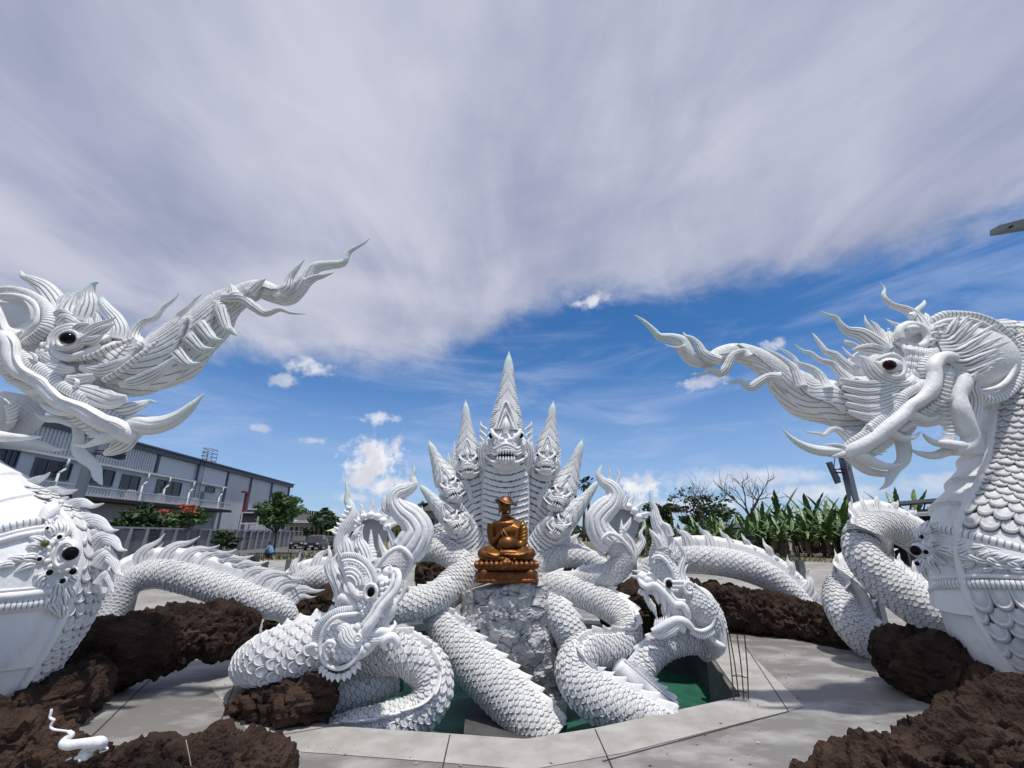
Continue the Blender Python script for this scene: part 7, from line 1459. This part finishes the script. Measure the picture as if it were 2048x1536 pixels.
# ================================================================ bronze seated figure
BRZ = mat('burnished_bronze_paint', (.215, .09, .027), .4, metal=.75, spec=.5, color2=(.11, .045, .016), varscale=7, lo=.35, hi=.75, bump=.2, bscale=40)
BRD = mat('dark_bronze_paint', (.15, .062, .03), .42, metal=.7, var=.3, varscale=6)
t = thing('buddha_statue', 'bronze seated Buddha statue in a brimmed hat holding a round alms bowl', 'statue')
Y0 = 9.45
bd = MB(); 
tube(bd, [(1013, 1102, 27, .05), (1013, 1090, 24), (1013, 1074, 22), (1012, 1060, 25), (1012, 1047, 29), (1012, 1040, 20), (1011, 1034, 9), (1010, 1026, 7.6)], Y0, flat=.62, seg=24, n=40)
blob(bd, 1008.5, 1012, Y0-.02, 12, 13.5, 12); blob(bd, 1008, 1022, Y0-.05, 7, 5.5, 8)
tube(bd, [(1003.6, 1009, 1.6, -.145), (1003.2, 1014, 2.1, -.175), (1003.6, 1017, 2.6, -.18)], Y0, n=10); tube(bd, [(1000.5, 1020.6, .8, -.13), (1004, 1021.3, 1.5, -.16), (1008, 1020.4, .8, -.13)], Y0, n=10); tube(bd, [(998.6, 1008.6, .8, -.1), (1001, 1007.4, 1.1, -.135), (1003, 1008.6, .6, -.13)], Y0, n=8); tube(bd, [(1006, 1008.6, .6, -.13), (1009.5, 1007.2, 1.1, -.14), (1013, 1008.6, .8, -.1)], Y0, n=8)
blob(bd, 1001.5, 1011.5, Y0-.11, 2.2, 1.3, 1.5, 10, 8); blob(bd, 1009.5, 1011.5, Y0-.12, 2.4, 1.3, 1.5, 10, 8)
for x in (998.5, 1019.5): tube(bd, [(x, 1009, 2), (x+.3, 1018, 1.9), (x+.5, 1028, 1.4)], Y0, n=12)
tube(bd, [(984, 1047, 9.5), (982, 1060, 8.6), (983, 1074, 7.6), (986, 1085, 7), (993, 1079, 6.4, -.12), (1001, 1069, 5, -.2), (1006, 1063, 3.6, -.26)], Y0, n=60, seg=16)
tube(bd, [(1039, 1047, 10), (1043, 1060, 9.6), (1044, 1074, 9.2), (1043, 1088, 8.6), (1036, 1092, 7, -.16), (1028, 1087, 5, -.28)], Y0, n=60, seg=16)
blob(bd, 1007, 1062, Y0-.27, 4, 4.6, 3); blob(bd, 1026, 1084, Y0-.31, 5.5, 3.6, 3)
for k in range(4): tube(bd, [(1006+k*1.5, 1061+k*.4, 1.1, -.29), (1010+k*1.2, 1066+k, 1.1, -.34), (1012+k*1.2, 1071.5+k*.6-(k == 3), .8, -.36)], Y0, n=8, seg=6)
tube(bd, [(1004, 1063, 1.3, -.3), (1004, 1068, 1.2, -.34), (1006, 1072, .9, -.36)], Y0, n=8, seg=6)
for k in range(4): tube(bd, [(1026, 1081+k*2.1, 1.15, -.34), (1020, 1081.5+k*2.2, 1.15, -.39), (1014+(k in (0, 3))*2.2, 1082.5+k*2.1, .8, -.40)], Y0, n=8, seg=6)
tube(bd, [(1027, 1080, 1.3, -.33), (1024, 1076.5, 1.2, -.35), (1021, 1075, .9, -.36)], Y0, n=8, seg=6)
# crossed legs
tube(bd, [(1020, 1106, 15, .05), (985, 1105, 13.5, -.05), (966, 1107, 11.5, -.2), (975, 1112, 9, -.32), (1000, 1113, 7.5, -.38), (1024, 1112, 6, -.36)], Y0, n=60, seg=18)
tube(bd, [(1006, 1106, 15, .05), (1040, 1105, 13.5, -.05), (1060, 1107, 11.5, -.2), (1050, 1111, 9, -.34), (1024, 1107, 7.5, -.42), (1000, 1106, 6, -.42)], Y0, n=60, seg=18)
b = bd.build('body', BRZ, t); rm = b.modifiers.new('remesh', 'REMESH'); rm.mode = 'VOXEL'; rm.voxel_size = .0075; rm.use_smooth_shade = True
rb = MB()
def dzr(TH, u, rr, S): return -.07*groove(TH*8/np.pi+u*2.2, .5)
tube(rb, [(1016, 1100, 25, -.01), (1016, 1088, 24, -.01), (1017, 1074, 23, -.01), (1018, 1061, 24.5, -.01), (1021, 1050, 22.5, -.01), (1026, 1043, 15, -.01)], Y0, flat=.70, seg=90, n=80, disp=dzr)
tube(rb, [(1038, 1044, 10, -.0), (1044, 1058, 11.2), (1045, 1073, 11), (1044, 1087, 10.4, -.02), (1036, 1093, 8.4, -.14)], Y0, n=80, seg=40, disp=lambda TH, u, rr, S: -.13*groove(u*9+.5*np.sin(TH), .5))
for k in range(7):
    f = k/6; tube(rb, [(1036+f*5, 1042+f*3, 1.4, -.12), (1024+f*12, 1052+f*5, 1.9, -.24-.02*k), (1004+f*22, 1062+f*9, 1.4, -.26)], Y0, n=20, seg=8)
for k in range(6):
    tube(rb, [(968+k*3, 1102-k, 1.2, -.25), (976+k*7, 1106+k*.4, 1.6, -.40), (996+k*5, 1113, 1, -.44)], Y0, n=16, seg=8); tube(rb, [(1060-k*3, 1102-k, 1.2, -.25), (1052-k*6, 1106, 1.6, -.44), (1034-k*5, 1111-k*.4, 1, -.50)], Y0, n=16, seg=8)
tube(rb, [(990, 1117, 2, -.38), (1004, 1116.5, 2.4, -.46), (1018, 1118, 2, -.46), (1012, 1121, 2, -.44)], Y0, n=30, disp=lambda TH, u, rr, S: -.2*groove(u*8, .5))
rb.build('robe', mat('golden_bronze_robe', (.40, .185, .045), .34, metal=.8, var=.35, varscale=5), t)
m = MB(); tube(m, [(1015, 1099, 10, -.30), (1015, 1094, 16, -.30), (1015, 1086, 18.5, -.30), (1015, 1079, 16, -.30), (1015, 1075, 12, -.30), (1015, 1073.6, 11, -.30), (1015, 1075, 9, -.3)], Y0, flat=.8, seg=30, n=50); m.build('alms_bowl', BRZ, t)
m = MB(); P = at(1012, 1002, Y0-.03); s = mpp(1011, 1002, Y0)*1.12; nu = 48; rings = [(0, -8.5), (4, -8.2), (8, -6.5), (11, -3), (13, -.5), (17, 1.2), (20, 2.2), (20.5, 4.2), (17, 3.9), (11, .5), (6, -3)]
V = []
for r_, z_ in rings:
    for k in range(nu):
        a = 2*math.pi*k/nu; wv = 2.2*math.sin(2*a+.6)*(r_/20)**2+1.2*math.sin(5*a)*(r_/20)**3; V.append(P+np.array([(r_*math.cos(a)+(-z_)*.15)*s, r_*math.sin(a)*s*.9, (-z_+wv+r_*math.cos(a)*-.20)*s]))
i = np.arange(len(rings)-1)[:, None]*nu; j = np.arange(nu)[None]; j2 = (j+1) % nu; m.add(V, np.stack([i+j, i+j2, i+nu+j2, i+nu+j], -1).reshape(-1, 4)); ho = m.build('hat', BRD, t)
m = MB(); torus_px(m, 1019, 989, Y0, 2.6, 4.2, .8, n=20, seg=6); m.build('hat_loop', BRD, ho)
# stepped lotus throne
th = MB()
def slab(pts, nrib, amp, mb):
    """rounded oblong tier, width/height profile in px, ribbed like lotus petals"""
    nu = 160; V = []
    for (py, w) in pts:
        c = at(1013, py, Y0+.02); s_ = mpp(1013, 1130, Y0)
        for k in range(nu):
            a = 2*math.pi*k/nu; e = 3.2; cx_ = abs(math.cos(a))**(2/e)*math.copysign(1, math.cos(a)); sy_ = abs(math.sin(a))**(2/e)*math.copysign(1, math.sin(a)); q = 1+amp*math.cos(nrib*a)
            V.append([c[0]+cx_*w*q*s_, c[1]+sy_*w*.62*q*s_, c[2]])
    n = len(pts); i = np.arange(n-1)[:, None]*nu; j = np.arange(nu)[None]; j2 = (j+1) % nu; mb.add(V, np.stack([i+j, i+nu+j, i+nu+j2, i+j2], -1).reshape(-1, 4)[:, ::-1])
    top = [at(1013, pts[0][0], Y0+.02)]; mb.add(V[:nu]+top, t=[[k, (k+1) % nu, nu] for k in range(nu)]); mb.add(V[-nu:]+[at(1013, pts[-1][0], Y0+.02)], t=[[(k+1) % nu, k, nu] for k in range(nu)])
slab([(1114, 50), (1116, 54), (1118, 53), (1120, 55), (1121, 50)], 60, .02, th)
slab([(1121, 58), (1123, 62), (1127, 64), (1132, 64), (1136, 61), (1139, 56), (1140, 52)], 28, .012, th)
slab([(1140, 54), (1142, 60), (1146, 62.5), (1151, 62), (1155, 61), (1157, 63.5), (1160, 64), (1163, 62)], 28, .006, th)
for k in range(13): x = 953+k*10; fluted(th, [(x, 1122, 2, -.50), (x, 1127, 5, -.56), (x, 1133, 5, -.56), (x, 1138, 1, -.48)], Y0, k=3, flat=.5, seg=18, n=12)
for x in (965, 1060): fluted(th, [(x-8, 1158, 2, -.56), (x-3, 1150, 6, -.59), (x+4, 1145, 6, -.59), (x+8, 1141, 2, -.56)], Y0, k=4, flat=.4, seg=20, n=14); blob(th, x, 1150, Y0-.56, 5, 5, 3, 12, 8)
fluted(th, [(1005, 1139, 2, -.52), (1010, 1128, 7, -.58), (1014, 1120, 3, -.55), (1018, 1128, 7, -.58), (1023, 1139, 2, -.52)], Y0, k=4, flat=.5, seg=20)
th.build('lotus_throne', mat('reddish_bronze_base', (.22, .08, .024), .42, metal=.7, var=.45, varscale=9, bump=.3, bscale=50), t, auto=50)
rebase(t, tuple(at(1013, 1163, Y0)))
# ================================================================ unfinished little white carving in the corner
t = thing('small_carving', 'small white lizard-like carving lying on the dark rock at the lower left corner', 'carving')
Y0 = 5.0; m = MB(); dY = -.0
tube(m, [(138, 1463, 3.5), (144, 1470, 5), (132, 1478, 6), (126, 1487, 7.5, -.03), (140, 1490, 9, -.05), (162, 1487, 8.5, -.05), (185, 1485, 9.5, -.05), (200, 1484, 10, -.04), (206, 1490, 8), (200, 1496, 5)], Y0, n=60, seg=14)
tube(m, [(196, 1492, 6), (184, 1500, 5), (170, 1508, 5, -.02), (158, 1514, 4, -.03), (150, 1517, 2.5, -.03)], Y0, n=30); tube(m, [(180, 1494, 5), (168, 1500, 4), (158, 1510, 2.5)], Y0, n=20); tube(m, [(186, 1508, 3), (174, 1512, 7, -.03), (166, 1518, 5, -.04)], Y0, n=20); tube(m, [(198, 1494, 3), (210, 1495, 2.2), (216, 1498, 1.5), (208, 1502, 1.5), (200, 1504, 2)], Y0, n=24)
tube(m, [(143, 1516, 1.6), (138, 1518, 1.4), (132, 1521, 1)], Y0, n=8); blob(m, 161, 1520, Y0-.05, 4, 4, 4, 12, 8)
sweep(m, *pxy([(138, 1463, 2.2), (124, 1461, 2), (108, 1459, 2.2), (101, 1453, 2.3), (106, 1443, 2.4), (108, 1440, 2.6), (100, 1435, 2.4), (102, 1425, 2.4), (103, 1418, 2)], Y0), seg=10, n=60)
m.build('body', WHITE, t); rebase(t, tuple(at(165, 1500, Y0)))
t = MB(); P, r = pxy([(372, 1480, .8), (376, 1500, .9), (380, 1520, .9), (384, 1545, 1)], 4.9); sweep(t, P, r, seg=6, n=20); tag(t.build('wire', mat('white_wire', (.4, .38, .35), .6)), 'thin pale wire sticking up from the foreground rock', 'wire')
